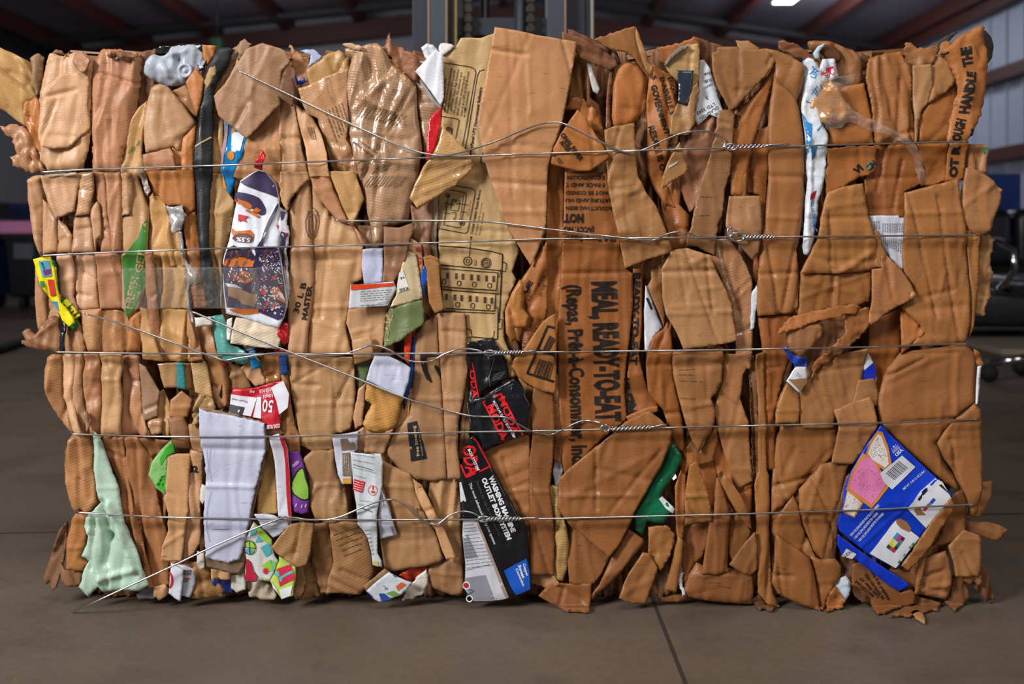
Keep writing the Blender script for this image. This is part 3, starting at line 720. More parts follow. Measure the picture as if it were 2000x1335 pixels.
DATA = r'''
A1|curled_cardboard_sheet|cardboard|golden ribbed sheet curling off the bale's top left corner|2|n|m=f e=10 w=30 c=1 v=5 d=-40 kx=-8 s=1|-70,60 0,93 29,106 56,122 64,150 67,176 70,189 43,201 50,225 54,248 43,245 20,228 0,212 -70,190
A2|torn_cardboard_edge|cardboard|narrow torn stack of edges beside the curling corner sheet|3|u|t=2.5 v=4|58,112 72,106 84,110 80,150 76,182 69,187 62,150
A3|cardboard_sheet|cardboard|slim orange sheet wedged left of the large pale top left panel|3|o|v=3|42,201 70,189 78,200 84,260 90,334 75,330 62,300 50,245
A4|crumpled_paper|paper|crumpled brown paper wad sticking out at far left above first wire|4|r|c=9 v=3 cs=24 t=3 e=12 w=16|0,248 18,243 42,244 58,262 72,300 90,335 60,338 28,322 22,310 32,300 24,270 10,262
A5|cardboard_box|cardboard|large pale box panel at the bale's top left corner|5|a|e=16 w=26 c=2 t=1.6 f=80,180,84,290,3,10|88,104 100,103 120,108 144,99 162,102 178,115 180,130 175,150 174,260 172,300 162,331 92,335 80,310 73,260 72,180 80,140
A6|cardboard_flap|cardboard|smooth pale flap with arched top lying on the top left panel|6|a|e=5 w=12 c=1.2 s=1 f=100,266,155,268,-3,8|82,194 97,169 110,152 121,144 148,141 166,147 171,156 169,207 173,250 157,266 135,288 84,287 77,250
B1|rolled_cardboard|cardboard|tall orange folded column with torn top, second from the left|5|r|e=15 w=26 v=3.5 t=2 f=210,230,213,340,4,7/188,250,186,335,4,7|189,98 197,93 216,94 245,98 261,100 272,111 270,150 267,180 261,225 250,262 240,293 236,336 182,338 180,300 175,240 174,170 180,125
B3|cardboard_strip|cardboard|twisted golden strip printed KEEP in green|4|n|v=4 c=3 d=20|285,195 283,260 278,300 290,345 270,350 252,345 236,338 240,293 255,240 270,210
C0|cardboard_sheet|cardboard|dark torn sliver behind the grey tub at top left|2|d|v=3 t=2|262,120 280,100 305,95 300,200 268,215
C1|crushed_tub|tub|crushed grey white moulded tub on the bale's top left|5|#B4BAC4|m=p c=9 v=3 cs=30 e=16 w=22 s=1 f=300,110,330,150,6,8/310,110,360,100,5,7/330,140,316,118,6,6/345,118,340,150,-6,10|278,140 284,118 300,105 318,108 333,90 360,86 385,87 396,100 396,125 390,150 362,160 330,168 305,160 288,150
C1b|plastic_foil|foil|dark crinkled foil beside the crushed grey tub|4|#1E2226|m=l c=7 cs=18 t=2|300,106 312,90 336,88 384,84 402,90 408,112 400,136 388,140 380,100 340,96
C2|cardboard_flap|cardboard|small bent orange flap right of the grey tub|4|o|c=3|396,88 424,90 418,110 404,130 398,112
C4|cardboard_sheet|cardboard|brown sheet peeking between the rounded panel and small orange flap|4|c|c=2|335,178 362,165 380,195 386,228 366,222 345,200
C3|flattened_box|cardboard|rounded orange panel below the crushed grey tub|6|b|e=12 w=18 c=1.5 s=0 f=338,288,354,262,-3,8|284,200 292,172 300,165 310,163 322,165 334,178 356,206 380,238 378,246 358,262 354,270 350,295 338,288 285,299 280,270 279,240
C5|cardboard_flap|cardboard|pointed orange flap leaning against the black strip|7|o|c=2 e=4|363,160 375,140 382,130 398,155 394,190 389,212 384,226 374,196
C6|cardboard_strip|cardboard|long black strip running down from the bale's top left|7|#232427|e=8 w=14 v=1.5 c=2 t=1.5 f=392,180,380,330,3,6|425,92 448,90 454,97 442,130 427,150 418,175 414,240 416,330 409,380 408,430 409,480 415,520 424,560 428,602 405,598 397,550 391,490 384,420 379,330 381,260 388,222 395,165 402,135
C6b|torn_patch|cardboard|torn tan patch stuck on the black strip|8|#A98757|c=3 t=3 h=1|400,158 408,135 420,128 424,138 415,160 402,178
C7|cardboard_box|cardboard|small grey brown box flap with dashed top edge above the first wire, left|6|r|c=1.5|281,302 334,289 341,300 345,330 283,334
C8|cardboard_sheet|cardboard|crumpled orange sheet left of the black strip above the first wire|5|o|c=5 v=3 cs=30|338,288 350,295 354,268 382,244 379,290 378,333 344,334 340,305
D1|torn_cardboard_edge|cardboard|grey brown torn corner behind the big five-sided panel|5|u|c=4 t=2|458,90 478,75 492,86 476,106 455,132 440,165 430,178 430,135 446,105
D2|flattened_box|cardboard|big flat brown five-sided panel at top, left of the tape-wrapped sack|8|#A67D5C|e=4 w=8 c=0.8 v=0.6 r=.4 f=546,130,546,200,-6,22|417,187 440,162 479,95 500,87 512,83 545,93 557,99 567,120 548,138 546,203 487,268 482,271 427,227
D3|cardboard_sheet|cardboard|brown sheet under the big five-sided panel around the red scrap|6|c|c=2.5 e=6 f=485,275,545,330,3,8|486,268 546,200 550,300 549,400 530,380 500,340 480,352 455,345 470,310
D4|cardboard_strip|cardboard|narrow tan strip between the black strip and the blue bag|5|n|v=3|418,222 436,236 437,345 440,372 414,345 412,300
D5|plastic_bag|bag|blue orange and white snack bag peeking beside the five-sided panel|6|#1C86C8|m=l c=3 e=8|437,234 452,246 486,270 478,300 462,335 450,378 444,382 434,362 431,340 436,290
D6|plastic_scrap|plastic|small red twisted plastic scrap on the first wire|9|#C8202A|m=l c=3 cs=16 h=1|508,291 514,294 520,304 514,322 512,332 497,328 501,314 509,304
D7|cardboard_box|cardboard|upright brown box side under the dark brown flap near the top|5|b|v=2 c=2 f=546,272,588,270,-5,8|546,148 567,118 576,140 574,200 578,225 586,265 590,292 600,325 602,345 552,345 547,300
D8|cardboard_flap|cardboard|small dark brown flap right of the big five-sided panel|8|#7E5A42|e=3 c=.8|541,186 553,147 558,137 573,152 576,180 571,208
D9|torn_cardboard_edge|cardboard|ragged torn strips rising beside the white corner near the top|4|c|t=4 c=5 v=4 cs=20|565,86 582,100 598,118 606,140 606,160 588,170 574,150 572,118
D9b|plastic_scrap|plastic|tiny blue plastic scrap in the gap near the dark brown flap|6|#1A3C96|m=l h=1|576,138 582,158 595,150 597,160 580,166 575,152
D10|torn_cardboard_edge|cardboard|pale blue white corrugated corner at the top|5|#A9B2CC|t=1.5 m=f c=1|585,98 605,96 612,96 629,110 618,122 601,132 607,108
E1|cardboard_box|cardboard|tan box with rounded top left of the tape-wrapped sack|5|n|e=8 c=1.5 f=663,98,680,140,3,8|599,138 640,104 662,98 682,110 686,140 680,240 690,300 700,345 652,345 640,300 625,250 606,180
E2|taped_cardboard_sheet|cardboard|taped sheet with faded handwriting left of the tape-wrapped sack|7|b|m=g e=5 c=2.2 d=-25 h=2|583,173 602,168 640,148 679,134 678,180 681,240 676,270 690,300 702,345 678,345 655,300 630,250 622,232 600,222 590,200
E3|cardboard_strip|cardboard|creased tan strip with scribbled marks below the taped sheet|6|b|v=4 c=2 d=-12|574,202 590,212 612,232 628,262 640,300 645,345 606,345 597,290 584,250|
F1|tape_wrapped_sack|sack|large brown sack wrapped in shiny clear tape|7|#B48C69|m=g e=18 w=34 c=4 v=3 d=12 cs=60 f=706,95,712,200,5,9/735,150,790,240,4,7/690,215,760,150,4,8/680,268,800,272,-3,9/715,100,726,150,-7,12/700,190,760,215,5,8|672,95 690,86 706,90 720,85 735,83 746,90 757,108 770,128 795,148 812,168 814,220 824,290 814,350 803,400 795,432 770,440 750,442 750,478 728,476 722,440 710,388 698,340 690,300 679,260 676,215 674,170 682,130 688,108 674,104
F2|torn_kraft_paper|paper|shredded reddish paper bundle on top right of the tape-wrapped sack|6|#9A6546|c=10 v=4 cs=18 t=5 e=12|744,92 752,86 758,66 760,62 764,84 790,95 812,104 820,118 816,160 808,160 790,145 768,118
F3|white_scrap|paper|curled pale strip at the top left of the tape-wrapped sack|8|#C9A27C|c=4 t=2 h=2|668,86 684,84 705,90 712,96 700,98 682,94
G1|white_plastic_wrap|plastic|crumpled white wrap at top beside the folded white paper|6|#DDE0E6|m=l c=7 cs=18 e=10 h=1|822,92 832,84 846,86 856,98 852,112 836,122 828,108
G2|white_paper|paper|folded white paper at the top beside the olive box|7|w|m=p e=3 c=.8 r=0 h=1.2|810,139 851,97 866,105 867,190 861,206 845,184 820,150
G2b|white_paper|paper|white paper tongue behind the folded white paper|5|#D8D2CC|m=p s=1|856,96 860,84 872,84 888,90 872,104 862,108
G3|plastic_wrap|plastic|shiny silver brown wrap left of the red strip|5|#B08A68|m=g c=6 v=4 cs=34 e=14|812,110 830,118 850,140 866,200 862,280 845,312 830,312 818,250 812,180
G4|plastic_strip|plastic|bright red strip beside the olive box near top|8|#D0222A|m=l c=1.5 e=6 h=1|862,207 861,240 852,285 840,312 833,315 834,270 838,232 848,220
H1|printed_box|cardboard|tall olive box side printed with socket diagrams and small text|5|g|e=6 w=10 c=1.6 v=1 f=856,468,950,480,-4,9/856,480,948,492,3,9/858,567,1000,577,-3,8/975,480,1012,560,-3,7/860,340,940,352,-3,12|866,104 889,92 900,73 940,73 966,64 972,120 960,330 985,420 1009,474 1014,490 1000,530 1008,545 998,570 984,610 985,660 1000,700 990,760 960,720 912,700 908,612 868,606 858,520 854,400 858,280 866,190
I1|cardboard_flap|cardboard|large orange flap standing tallest at the bale's top centre|8|#BE875A|e=3 w=8 c=.8 v=.6 r=.5 f=945,354,1068,362,-4,9/975,413,1066,413,3,9/995,280,1078,292,-3,10|966,53 1000,58 1045,68 1080,74 1126,82 1121,120 1112,170 1099,235 1088,268 1079,294 1070,330 1067,438 1052,487 1037,519 1009,474 980,420 965,370 953,337 942,290 933,233 945,170 956,110
I2|cardboard_flap|cardboard|tan flap folded over the olive box's left edge|9|n|m=g e=6 w=12 c=1.5 d=60 f=845,300,890,340,-4,7|865,247 882,262 900,284 912,294 920,305 928,319 915,339 890,361 850,385 815,407 800,386 812,355 827,325 845,305 856,280
J0|pleated_strip|cardboard|pleated orange strip between the large flap and the ration box|4|o|v=4.5 st=9 c=2|1070,300 1095,298 1104,340 1101,420 1098,520 1092,620 1088,700 1080,790 1072,700 1062,600 1060,520 1068,440
J1|cardboard_flap|cardboard|orange flap printed PAPER crossed by the first wire|9|o|e=4 w=10 c=1.2 r=.4 f=1150,215,1160,330,-2,8|1128,213 1144,229 1160,258 1191,307 1153,334 1130,334 1100,327 1076,319 1081,289 1095,262 1108,242
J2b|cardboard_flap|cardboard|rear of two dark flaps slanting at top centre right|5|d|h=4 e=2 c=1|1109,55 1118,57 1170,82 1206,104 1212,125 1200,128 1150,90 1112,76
J2|cardboard_flap|cardboard|front of two dark flaps slanting at top centre right|7|#84573C|h=4 e=3 c=1 f=1140,100,1200,118,-3,8|1097,62 1130,72 1175,94 1203,116 1206,128 1192,136 1158,124 1132,112 1122,96 1098,78
J3a|corrugated_edge_stack|cardboard|stack of corrugated edges right of the tallest flap|3|#A27448|v=6 st=12 t=1.5 c=3|1116,100 1134,96 1144,120 1142,170 1136,196 1118,200 1108,215 1112,170
J3b|plastic_tube|plastic|bent white plastic tube in the dark gap, top centre right|5|#CFCBC8|m=l e=6 w=6 c=.5|1144,118 1154,122 1162,148 1171,172 1168,184 1158,178 1151,150
J3c|cardboard_strip|cardboard|thin upright strip at left in the dark gap, top centre right|4|#8A5A3A|e=2 w=4 v=2|1145,136 1151,138 1152,190 1172,205 1178,255 1168,255 1160,215 1146,205
J3d|cardboard_strip|cardboard|thin upright strip at right in the dark gap, top centre right|5|#8A5A3A|e=2 w=4 v=2|1192,130 1202,128 1196,160 1192,200 1194,250 1183,252 1184,200 1187,160
J3e|crumpled_cardboard|cardboard|crumpled orange scraps above the PAPER flap|4|o|c=6 cs=22 t=2 v=3|1100,215 1120,190 1140,192 1165,215 1178,250 1182,300 1160,300 1130,215
J4|cardboard_flap|cardboard|upright triangular torn flap at top right of centre|8|#A87345|h=5 e=3 t=2 c=1.5 f=1241,60,1268,140,-3,6|1160,78 1180,70 1205,60 1240,52 1245,72 1256,105 1272,138 1266,148 1250,128 1238,112 1220,100 1200,98 1180,90
J5|flattened_box|cardboard|bulging rounded orange panel under the triangular torn flap|7|o|e=14 w=22 c=1.6 s=1 f=1215,210,1262,215,-2,8|1208,135 1222,122 1240,122 1258,137 1267,157 1265,190 1261,215 1250,226 1238,240 1204,248 1196,230 1197,190 1200,160
J6|cardboard_flap|cardboard|long brown flap hanging over the ration box top, right|9|#B08050|e=4 w=10 c=3 v=1 cs=26 f=1236,262,1262,380,4,10/1186,372,1240,365,-3,7|1180,253 1200,246 1239,240 1241,300 1246,343 1262,375 1282,402 1297,442 1315,491 1270,505 1220,524 1211,476 1198,420 1186,352 1187,339 1183,300
J7|ration_box|cardboard|tall ration box face printed MEAL READY-TO-EAT|6|p|e=6 w=12 c=1 v=1 f=1098,534,1230,532,-5,7/1100,470,1200,474,-3,9|1103,335 1184,337 1200,400 1212,470 1222,524 1236,534 1236,600 1232,640 1224,700 1220,760 1224,815 1220,823 1190,845 1140,895 1119,915 1104,935 1098,900 1092,800 1090,700 1089,640 1096,520 1101,420
J8|printed_strip|cardboard|narrow printed side strip right of the ration box face|5|p|e=5 w=9 v=2|1236,525 1254,522 1254,600 1252,650 1246,690 1258,740 1270,765 1284,785 1283,800 1262,812 1228,812 1222,770 1228,700 1236,640
K1|printed_sheet|cardboard|folded sheet printed GOVERNMENT at top right of centre|6|o|e=8 v=3.5 c=3 d=-14 cs=30|1274,125 1285,128 1294,137 1310,143 1321,157 1324,197 1318,240 1310,265 1304,300 1299,340 1310,370 1320,405 1300,400 1280,370 1266,339 1263,300 1265,242 1263,197 1268,150
K2|torn_cardboard_flap|cardboard|torn orange flap behind the cream flap at top|4|o|t=3 c=3 e=5|1285,92 1310,90 1345,76 1358,71 1366,84 1360,110 1320,120 1300,128 1288,118
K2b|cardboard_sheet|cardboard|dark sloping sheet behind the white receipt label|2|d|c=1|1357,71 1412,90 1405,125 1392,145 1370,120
K2c|cardboard_scrap|cardboard|small pointed scrap on top above the big brown fold|4|c|t=2|1438,78 1462,80 1482,94 1480,110 1448,108
K3|cardboard_flap|cardboard|cream flap bearing a piece of black tape|7|#D2AC78|e=5 w=10 c=1.5 t=1.5 f=1300,125,1345,90,3,6|1297,127 1318,102 1341,87 1365,86 1367,107 1366,150 1365,157 1357,175 1340,170 1312,148
K3b|black_tape|tape|piece of shiny black tape on the cream flap|8|#2E3440|m=l e=1 w=4 c=1.5 h=1 t=.3 kx=2|1322,137 1355,138 1352,165 1348,190 1341,206 1324,199 1325,168
K4|torn_cardboard_flap|cardboard|ragged tan scrap hanging below the black tape|8|#AD8355|c=5 cs=24 t=2|1323,202 1341,206 1350,175 1364,160 1367,178 1358,215 1357,240 1346,262 1330,266 1306,262 1310,232
K5|receipt_label|paper|white printed receipt label left of the big brown fold|6|#D8DAE0|m=p e=2 w=6 c=.8 t=.3 h=1|1367,116 1376,116 1388,135 1395,155 1402,185 1413,222 1405,232 1386,224 1362,246 1355,228 1365,170
K6|folded_cardboard|cardboard|big brown fold with pointed base at top right of centre|8|#A6764A|e=5 w=10 c=2 t=1.2 f=1443,90,1445,150,-3,6/1455,170,1440,200,3,6|1390,104 1400,100 1402,91 1443,90 1446,97 1492,95 1512,106 1515,120 1500,142 1480,165 1452,195 1440,208 1425,218 1410,190 1398,165 1391,140
K7|cardboard_strip|cardboard|slanting orange strip printed op Support|6|o|e=8 c=1.5 d=20 f=1500,160,1440,250,3,8|1512,128 1514,140 1510,160 1500,195 1492,220 1470,283 1461,339 1458,382 1428,380 1427,330 1431,265 1434,218 1463,197 1490,165
K8|folded_cardboard|cardboard|rolled brown fold right of the big brown fold|8|#A87648|e=12 w=18 c=1.5 s=1|1488,94 1510,96 1526,101 1550,112 1573,128 1572,150 1568,170 1557,200 1552,186 1535,170 1515,155 1514,125 1508,108
K9|cardboard_box|cardboard|tall smooth box side left of the white blue plastic|7|#AE7645|e=8 w=12 c=1 v=1 f=1498,344,1570,346,-4,9/1496,424,1570,426,3,7/1488,458,1560,460,2,8/1484,536,1560,532,-4,8|1513,152 1535,168 1553,190 1560,210 1567,260 1571,330 1570,400 1566,430 1560,470 1557,490 1562,534 1560,600 1548,612 1482,618 1479,600 1481,550 1488,480 1496,420 1503,340 1500,250 1505,200
K9b|cardboard_strip|cardboard|thin strip between the tall smooth box and white plastic|5|c|v=3|1560,190 1572,185 1578,250 1584,310 1576,345 1570,345 1566,260
K10|cardboard_sheet|cardboard|pinkish brown sheets folded below the receipt label|5|#AC7A5C|c=3 v=4 e=7 d=16|1345,260 1362,240 1386,222 1404,232 1400,262 1396,300 1384,350 1372,390 1348,415 1330,372 1322,330 1335,290
K11|cardboard_strip|cardboard|grey brown worn strip crossing under the second wire loop|7|#A0744E|e=4 w=8 c=1.6 t=1.6|1404,214 1434,216 1431,262 1427,335 1417,364 1411,420 1402,440 1398,470 1397,500 1380,492 1366,482 1338,480 1342,458 1350,440 1360,388 1378,330 1392,280 1399,240
K12|cardboard_scrap|cardboard|pointed folded scrap with white scuff below the first wire|8|n|c=2 e=4 t=1|1326,278 1344,328 1338,340 1316,352 1292,370 1294,348 1302,322 1312,300
K13|crumpled_cardboard|cardboard|crumpled orange fold left of the pinkish sheets|5|o|c=3.5 v=3.5 cs=36|1292,370 1320,345 1332,352 1326,400 1346,420 1342,480 1335,492 1312,486 1300,440 1291,400
K13b|cardboard_strip|cardboard|narrow strip right of the GOVERNMENT sheet|5|o|v=3 e=6|1300,300 1312,262 1326,266 1322,290 1300,325 1298,360 1300,410 1286,380
K14|cardboard_flap|cardboard|square hanging flap above the loop of the second wire|7|b|e=6 c=2.2 cs=30|1424,383 1485,382 1487,440 1482,492 1472,508 1447,482 1424,460 1416,440|
K14b|cardboard_strip|cardboard|short upright tab above the square hanging flap|6|c|e=6|1428,336 1458,338 1458,384 1434,384 1428,370
K15|cardboard_strip|cardboard|upright strips crowded left of the tall smooth box|4|p|v=5 st=9 c=1.5|1457,300 1480,255 1502,245 1502,340 1494,420 1488,480 1480,560 1470,540 1478,480 1486,440 1482,380 1460,378
L1|cardboard_box|cardboard|large square box flap at centre right between second and third wires|8|b|e=6 w=12 c=1.2 v=.8 f=1294,531,1400,528,-5,8/1325,500,1342,600,-3,6/1300,613,1432,608,3,8/1365,565,1410,560,2,6|1292,524 1312,488 1342,484 1386,498 1400,530 1418,566 1429,593 1434,629 1439,664 1420,670 1335,682 1322,650 1301,614 1294,580
L2|taped_cardboard_sheet|cardboard|taped panel right of the large square box flap|5|c|m=g e=6 c=1.5 f=1428,593,1468,555,3,7/1424,580,1464,538,2,5|1384,496 1398,500 1400,470 1412,462 1425,470 1447,494 1458,520 1469,545 1470,600 1467,720 1440,720 1430,600 1405,535
L3|cardboard_box|cardboard|crushed box face below the third wire, right of centre|7|c|e=7 w=12 c=1.6 f=1318,716,1410,712,-4,8/1379,716,1382,780,-3,6/1328,790,1390,790,3,7/1330,800,1395,784,2,6|1313,688 1412,686 1414,700 1411,745 1400,768 1390,778 1398,805 1394,830 1380,855 1364,882 1352,862 1338,825 1326,780 1316,735
L3b|cardboard_strip|cardboard|thin pinkish lip under the large square box flap|6|#A76A50|e=2 w=4 c=.5|1314,686 1340,680 1412,677 1413,690 1360,690 1318,692
L4|flattened_box|cardboard|brown side panel left of the crushed box face|6|p|e=7 c=1.5 f=1264,714,1312,712,-3,7/1290,714,1294,790,3,6|1262,688 1312,686 1318,740 1328,785 1336,840 1337,882 1325,878 1310,850 1295,800 1278,782 1266,765 1262,725
L5|cardboard_sheet|cardboard|small brown corner above the third wire, right of ration box|5|p|e=6 f=1266,670,1305,640,3,8|1275,655 1296,642 1311,616 1312,688 1263,690
L5b|cardboard_strip|cardboard|worn brown strip left of the large square box flap|6|c|v=3 c=3|1270,515 1280,490 1292,495 1293,560 1300,610 1296,638 1290,620 1276,588 1264,560 1272,545
W1|white_carton|carton|white carton sliver right of the ration box|5|#DADCE2|m=p e=5 c=2|1261,556 1272,580 1290,628 1296,640 1278,656 1266,684 1258,684 1258,610
L6|cardboard_sheet|cardboard|folded sheet under the third wire right of the crushed box face|5|c|e=6 c=1.5 f=1410,770,1458,812,-4,7|1411,690 1466,690 1462,715 1452,730 1446,780 1460,820 1466,880 1470,940 1440,955 1420,900 1400,835 1394,800 1404,768 1413,740
L6b|cardboard_sheet|cardboard|long sheet crossing the fourth wire, left of the upright ridge|4|o|e=7 c=1.5 v=2|1394,835 1420,860 1445,880 1470,940 1465,1000 1440,1010 1410,960 1400,920 1385,880
M1|corrugated_edge_stack|cardboard|upright dark ridge of corrugated edges right of centre|4|#7A5230|v=6 st=14 t=2 e=4|1462,700 1470,694 1480,715 1481,800 1482,920 1474,945 1468,930 1465,800
M2|cardboard_strip|cardboard|tall thin upright strip reaching the bale's foot|6|#B27A46|e=6 w=9 v=2.5 st=14 c=1 t=1|1474,690 1492,688 1494,800 1498,918 1502,930 1503,1035 1507,1138 1515,1165 1523,1187 1499,1180 1481,1158 1477,1050 1473,945 1481,920 1480,780
M3|flattened_box|cardboard|brown panel left of the torn pocket|5|p|e=7 c=1.2 f=1494,719,1530,716,-3,7/1494,796,1512,796,3,6|1480,620 1560,612 1562,630 1550,690 1530,740 1514,800 1514,870 1516,918 1499,918 1493,850 1492,790 1490,700
N1|plastic_bag|bag|white plastic bag with blue drawing running down the right side|7|#DCE2EA|m=l e=12 w=18 c=6 v=4 cs=34 st=4 h=1|1570,118 1578,112 1588,116 1600,134 1606,116 1618,113 1632,114 1640,150 1612,162 1602,200 1606,240 1617,262 1616,300 1612,345 1602,385 1598,430 1590,470 1582,500 1572,496 1568,480 1572,430 1578,350 1575,300 1570,250 1566,210 1572,170
N2|torn_cardboard_flap|cardboard|torn brown flap above the white plastic bag|6|#8C5C3C|h=5 t=3 c=2|1518,80 1528,78 1560,90 1600,112 1600,122 1575,118 1548,108 1524,96
N3|curled_cardboard_sheet|cardboard|curled brown sheet behind the clear tape wad, top right|5|c|e=16 w=24 c=2.5 s=1 f=1630,90,1655,130,-6,12|1579,80 1600,79 1625,80 1645,88 1668,96 1684,110 1688,140 1686,165 1668,172 1640,190 1625,150 1608,110 1584,96
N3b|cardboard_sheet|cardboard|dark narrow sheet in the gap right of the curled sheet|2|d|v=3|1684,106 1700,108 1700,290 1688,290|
N4|clear_tape_wad|plastic|clump of clear tape over brown scrap, top right|8|#C98A4A|m=g c=7 cs=20 e=16 w=20 t=2 s=1 h=2|1592,172 1604,158 1622,155 1640,168 1650,190 1662,205 1664,222 1648,236 1628,240 1604,238 1590,225 1584,200
N4b|clear_film|plastic|clear film fanned over the tape wad, top right|9|#FFFFFF|m=x c=8 cs=26 e=6 t=2 h=.6|1600,156 1670,145 1664,166 1640,182 1655,205 1690,232 1682,246 1655,238 1640,250 1614,252 1592,228 1585,200 1590,170
N4c|clear_film_strip|plastic|twisted clear film strip trailing down from the tape wad|9|#FFFFFF|m=x c=8 cs=14 e=6 h=1 t=1|1678,230 1700,232 1730,248 1762,262 1786,282 1800,310 1806,345 1800,362 1792,345 1784,305 1764,280 1735,264 1700,256 1674,244
N5|flattened_box|cardboard|orange panel right of the white bag above the first wire|5|o|e=8 w=12 c=1.5|1612,165 1640,170 1690,161 1698,195 1706,233 1706,281 1616,285 1617,262 1605,238
N6|cardboard_column|cardboard|gathered column with pleated top, right of the tape wad|6|#AE7442|e=10 w=16 v=4 c=1.5 t=1.5 f=1745,195,1740,275,2,7|1697,114 1720,106 1744,101 1762,98 1771,114 1780,130 1784,160 1786,276 1708,281 1701,197 1692,150
N7|cardboard_strip|cardboard|straight upright strip right of the gathered column|7|b|e=4 c=1|1783,128 1818,125 1821,168 1812,202 1800,216 1793,240 1790,278 1786,276 1785,200
N8|crumpled_cardboard|cardboard|crumpled lump left of the ROUGH HANDLE sheet|7|c|c=5 cs=26 e=8 t=1|1818,122 1836,110 1852,108 1862,130 1868,158 1850,178 1830,192 1812,202 1821,168
N9|cardboard_sheet|cardboard|smooth folded sheet above the first wire beside the ROUGH HANDLE sheet|6|o|e=7 c=2 d=40|1800,216 1814,200 1850,178 1870,160 1874,178 1868,225 1858,250 1854,278 1792,279 1793,240
N10|printed_sheet|cardboard|tall curved sheet printed ROUGH HANDLE at the top right corner|8|o|e=14 w=22 c=3 v=2 t=2 d=10 cs=40 f=1898,95,1915,130,5,10/1880,110,1895,150,-4,8|1842,98 1859,85 1872,72 1895,60 1908,54 1917,49 1924,54 1926,85 1931,107 1930,130 1929,166 1924,200 1918,225 1901,260 1889,277 1852,278 1857,240 1866,210 1874,175 1866,145 1859,125
N10b|corrugated_edge|cardboard|dark grey corrugated edge at the top right corner|5|#3A3230|m=f v=2 e=6 d=90|1918,56 1928,60 1938,72 1942,92 1939,112 1930,124 1922,110
N11|torn_kraft_paper|paper|shredded crumpled paper along the top right edge|6|#A97448|c=10 cs=16 t=4 v=3 e=8|1764,94 1772,84 1782,82 1790,92 1812,94 1830,88 1850,80 1862,84 1850,102 1836,112 1818,126 1786,130 1772,114
N11b|cardboard_flap|cardboard|thin dark flap poking up at the top right|5|#4A4640|h=2.5 e=1 w=3|1812,96 1838,76 1867,60 1871,63 1850,84 1824,110 1814,108
O1|printed_sheet|cardboard|torn sheet printed VI below the first wire, right|6|o|c=2.5 t=2 e=6|1614,290 1710,284 1712,330 1698,342 1680,346 1652,362 1630,372 1614,382 1610,345 1616,318
O2|cardboard_box|cardboard|box face behind the white text sheet, right|5|p|e=6 c=1.2 f=1700,348,1790,346,-3,8|1708,283 1788,280 1800,312 1798,360 1768,374 1768,424 1698,426 1692,388 1690,350
O3|cardboard_sheet|cardboard|creased sheet below the first wire near the right corner|5|o|c=3 e=6 d=30|1788,280 1852,280 1853,310 1850,352 1822,362 1800,364 1798,312
O4|printed_strip|cardboard|narrow printed strip continuing the ROUGH HANDLE lettering|6|o|e=5 c=1|1852,280 1888,279 1884,352 1848,354
O5|corrugated_edge|cardboard|upright edges with a green spot right of the first wire's end|5|c|v=4 e=6|1887,282 1922,281 1929,288 1930,338 1888,335
O6|cardboard_flap|cardboard|pale pointed flap sticking out on the right side|7|#B98355|e=8 w=12 c=3 kx=-6 f=1885,400,1945,355,3,9|1889,327 1918,334 1940,352 1957,370 1954,395 1942,427 1935,451 1915,462 1890,450 1880,430 1878,412 1881,375
P1|cardboard_box|cardboard|folded box side bulging above its crease, right of the white bag|8|#B67E48|e=9 w=14 c=1.4 f=1605,426,1696,424,-3,8/1640,534,1700,495,5,10/1590,500,1640,520,-3,10|1616,375 1640,366 1686,357 1692,388 1699,429 1708,455 1719,476 1722,523 1690,530 1638,534 1564,534 1572,515 1584,496 1596,465 1602,427 1608,400
P2|cardboard_box|cardboard|lower half of the folded box side above the torn pocket|6|#B27844|e=7 w=12 c=1.6 f=1637,536,1634,605,4,6/1628,536,1626,605,-3,5|1564,534 1638,534 1706,524 1704,560 1700,590 1672,598 1600,612 1558,616 1562,575
P3|torn_cardboard_flap|cardboard|torn flap forming the lip of the torn pocket|8|o|t=3 c=2 e=4 ky=-3|1545,618 1600,606 1650,597 1672,592 1684,600 1668,612 1620,622 1575,634 1540,648 1520,650 1530,636
P3b|crumpled_cardboard|cardboard|crumpled torn edge at right of the torn pocket|7|#A2683A|c=8 cs=18 t=3|1650,612 1684,600 1700,604 1698,632 1676,662 1640,688 1600,720 1584,738 1590,708 1620,680 1648,650
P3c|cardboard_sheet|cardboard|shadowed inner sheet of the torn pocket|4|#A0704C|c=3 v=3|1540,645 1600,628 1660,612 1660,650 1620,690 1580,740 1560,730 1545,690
P3d|curled_cardboard_sheet|cardboard|curled tongue hanging in the torn pocket|7|#A9774E|e=10 c=3 s=1 t=1|1538,640 1560,634 1600,630 1604,650 1590,676 1575,688 1562,706 1552,696 1540,674
P3e|plastic_scrap|plastic|blue and white twisted scrap below the torn pocket|8|#2244B4|m=l c=5 cs=14 t=2 h=1|1527,676 1536,675 1546,692 1560,694 1577,698 1577,716 1572,722 1552,716 1540,700
P3f|paper_label|paper|small white printed tag under the torn pocket|8|w|m=p e=1 c=1 h=1|1553,716 1575,716 1577,742 1562,768 1535,744
P4|printed_paper|paper|white text sheet behind the flaps on the right|6|#D6D8E4|m=p e=2 w=5 c=.8 r=.5 h=1|1697,421 1767,420 1767,528 1758,526 1740,505 1720,478 1706,455
P5|flattened_box|cardboard|largest flat panel on the right between second and third wires|7|#B07845|e=8 w=14 c=1.2 v=.8 f=1768,418,1874,413,3,8/1845,530,1835,580,3,5/1795,584,1865,565,-3,8/1800,605,1880,598,-3,12|1767,376 1820,362 1872,349 1875,385 1879,413 1886,450 1893,532 1896,580 1895,629 1888,666 1860,672 1810,676 1776,674 1802,650 1800,636 1768,606 1762,598 1789,575 1786,560 1768,540 1764,500
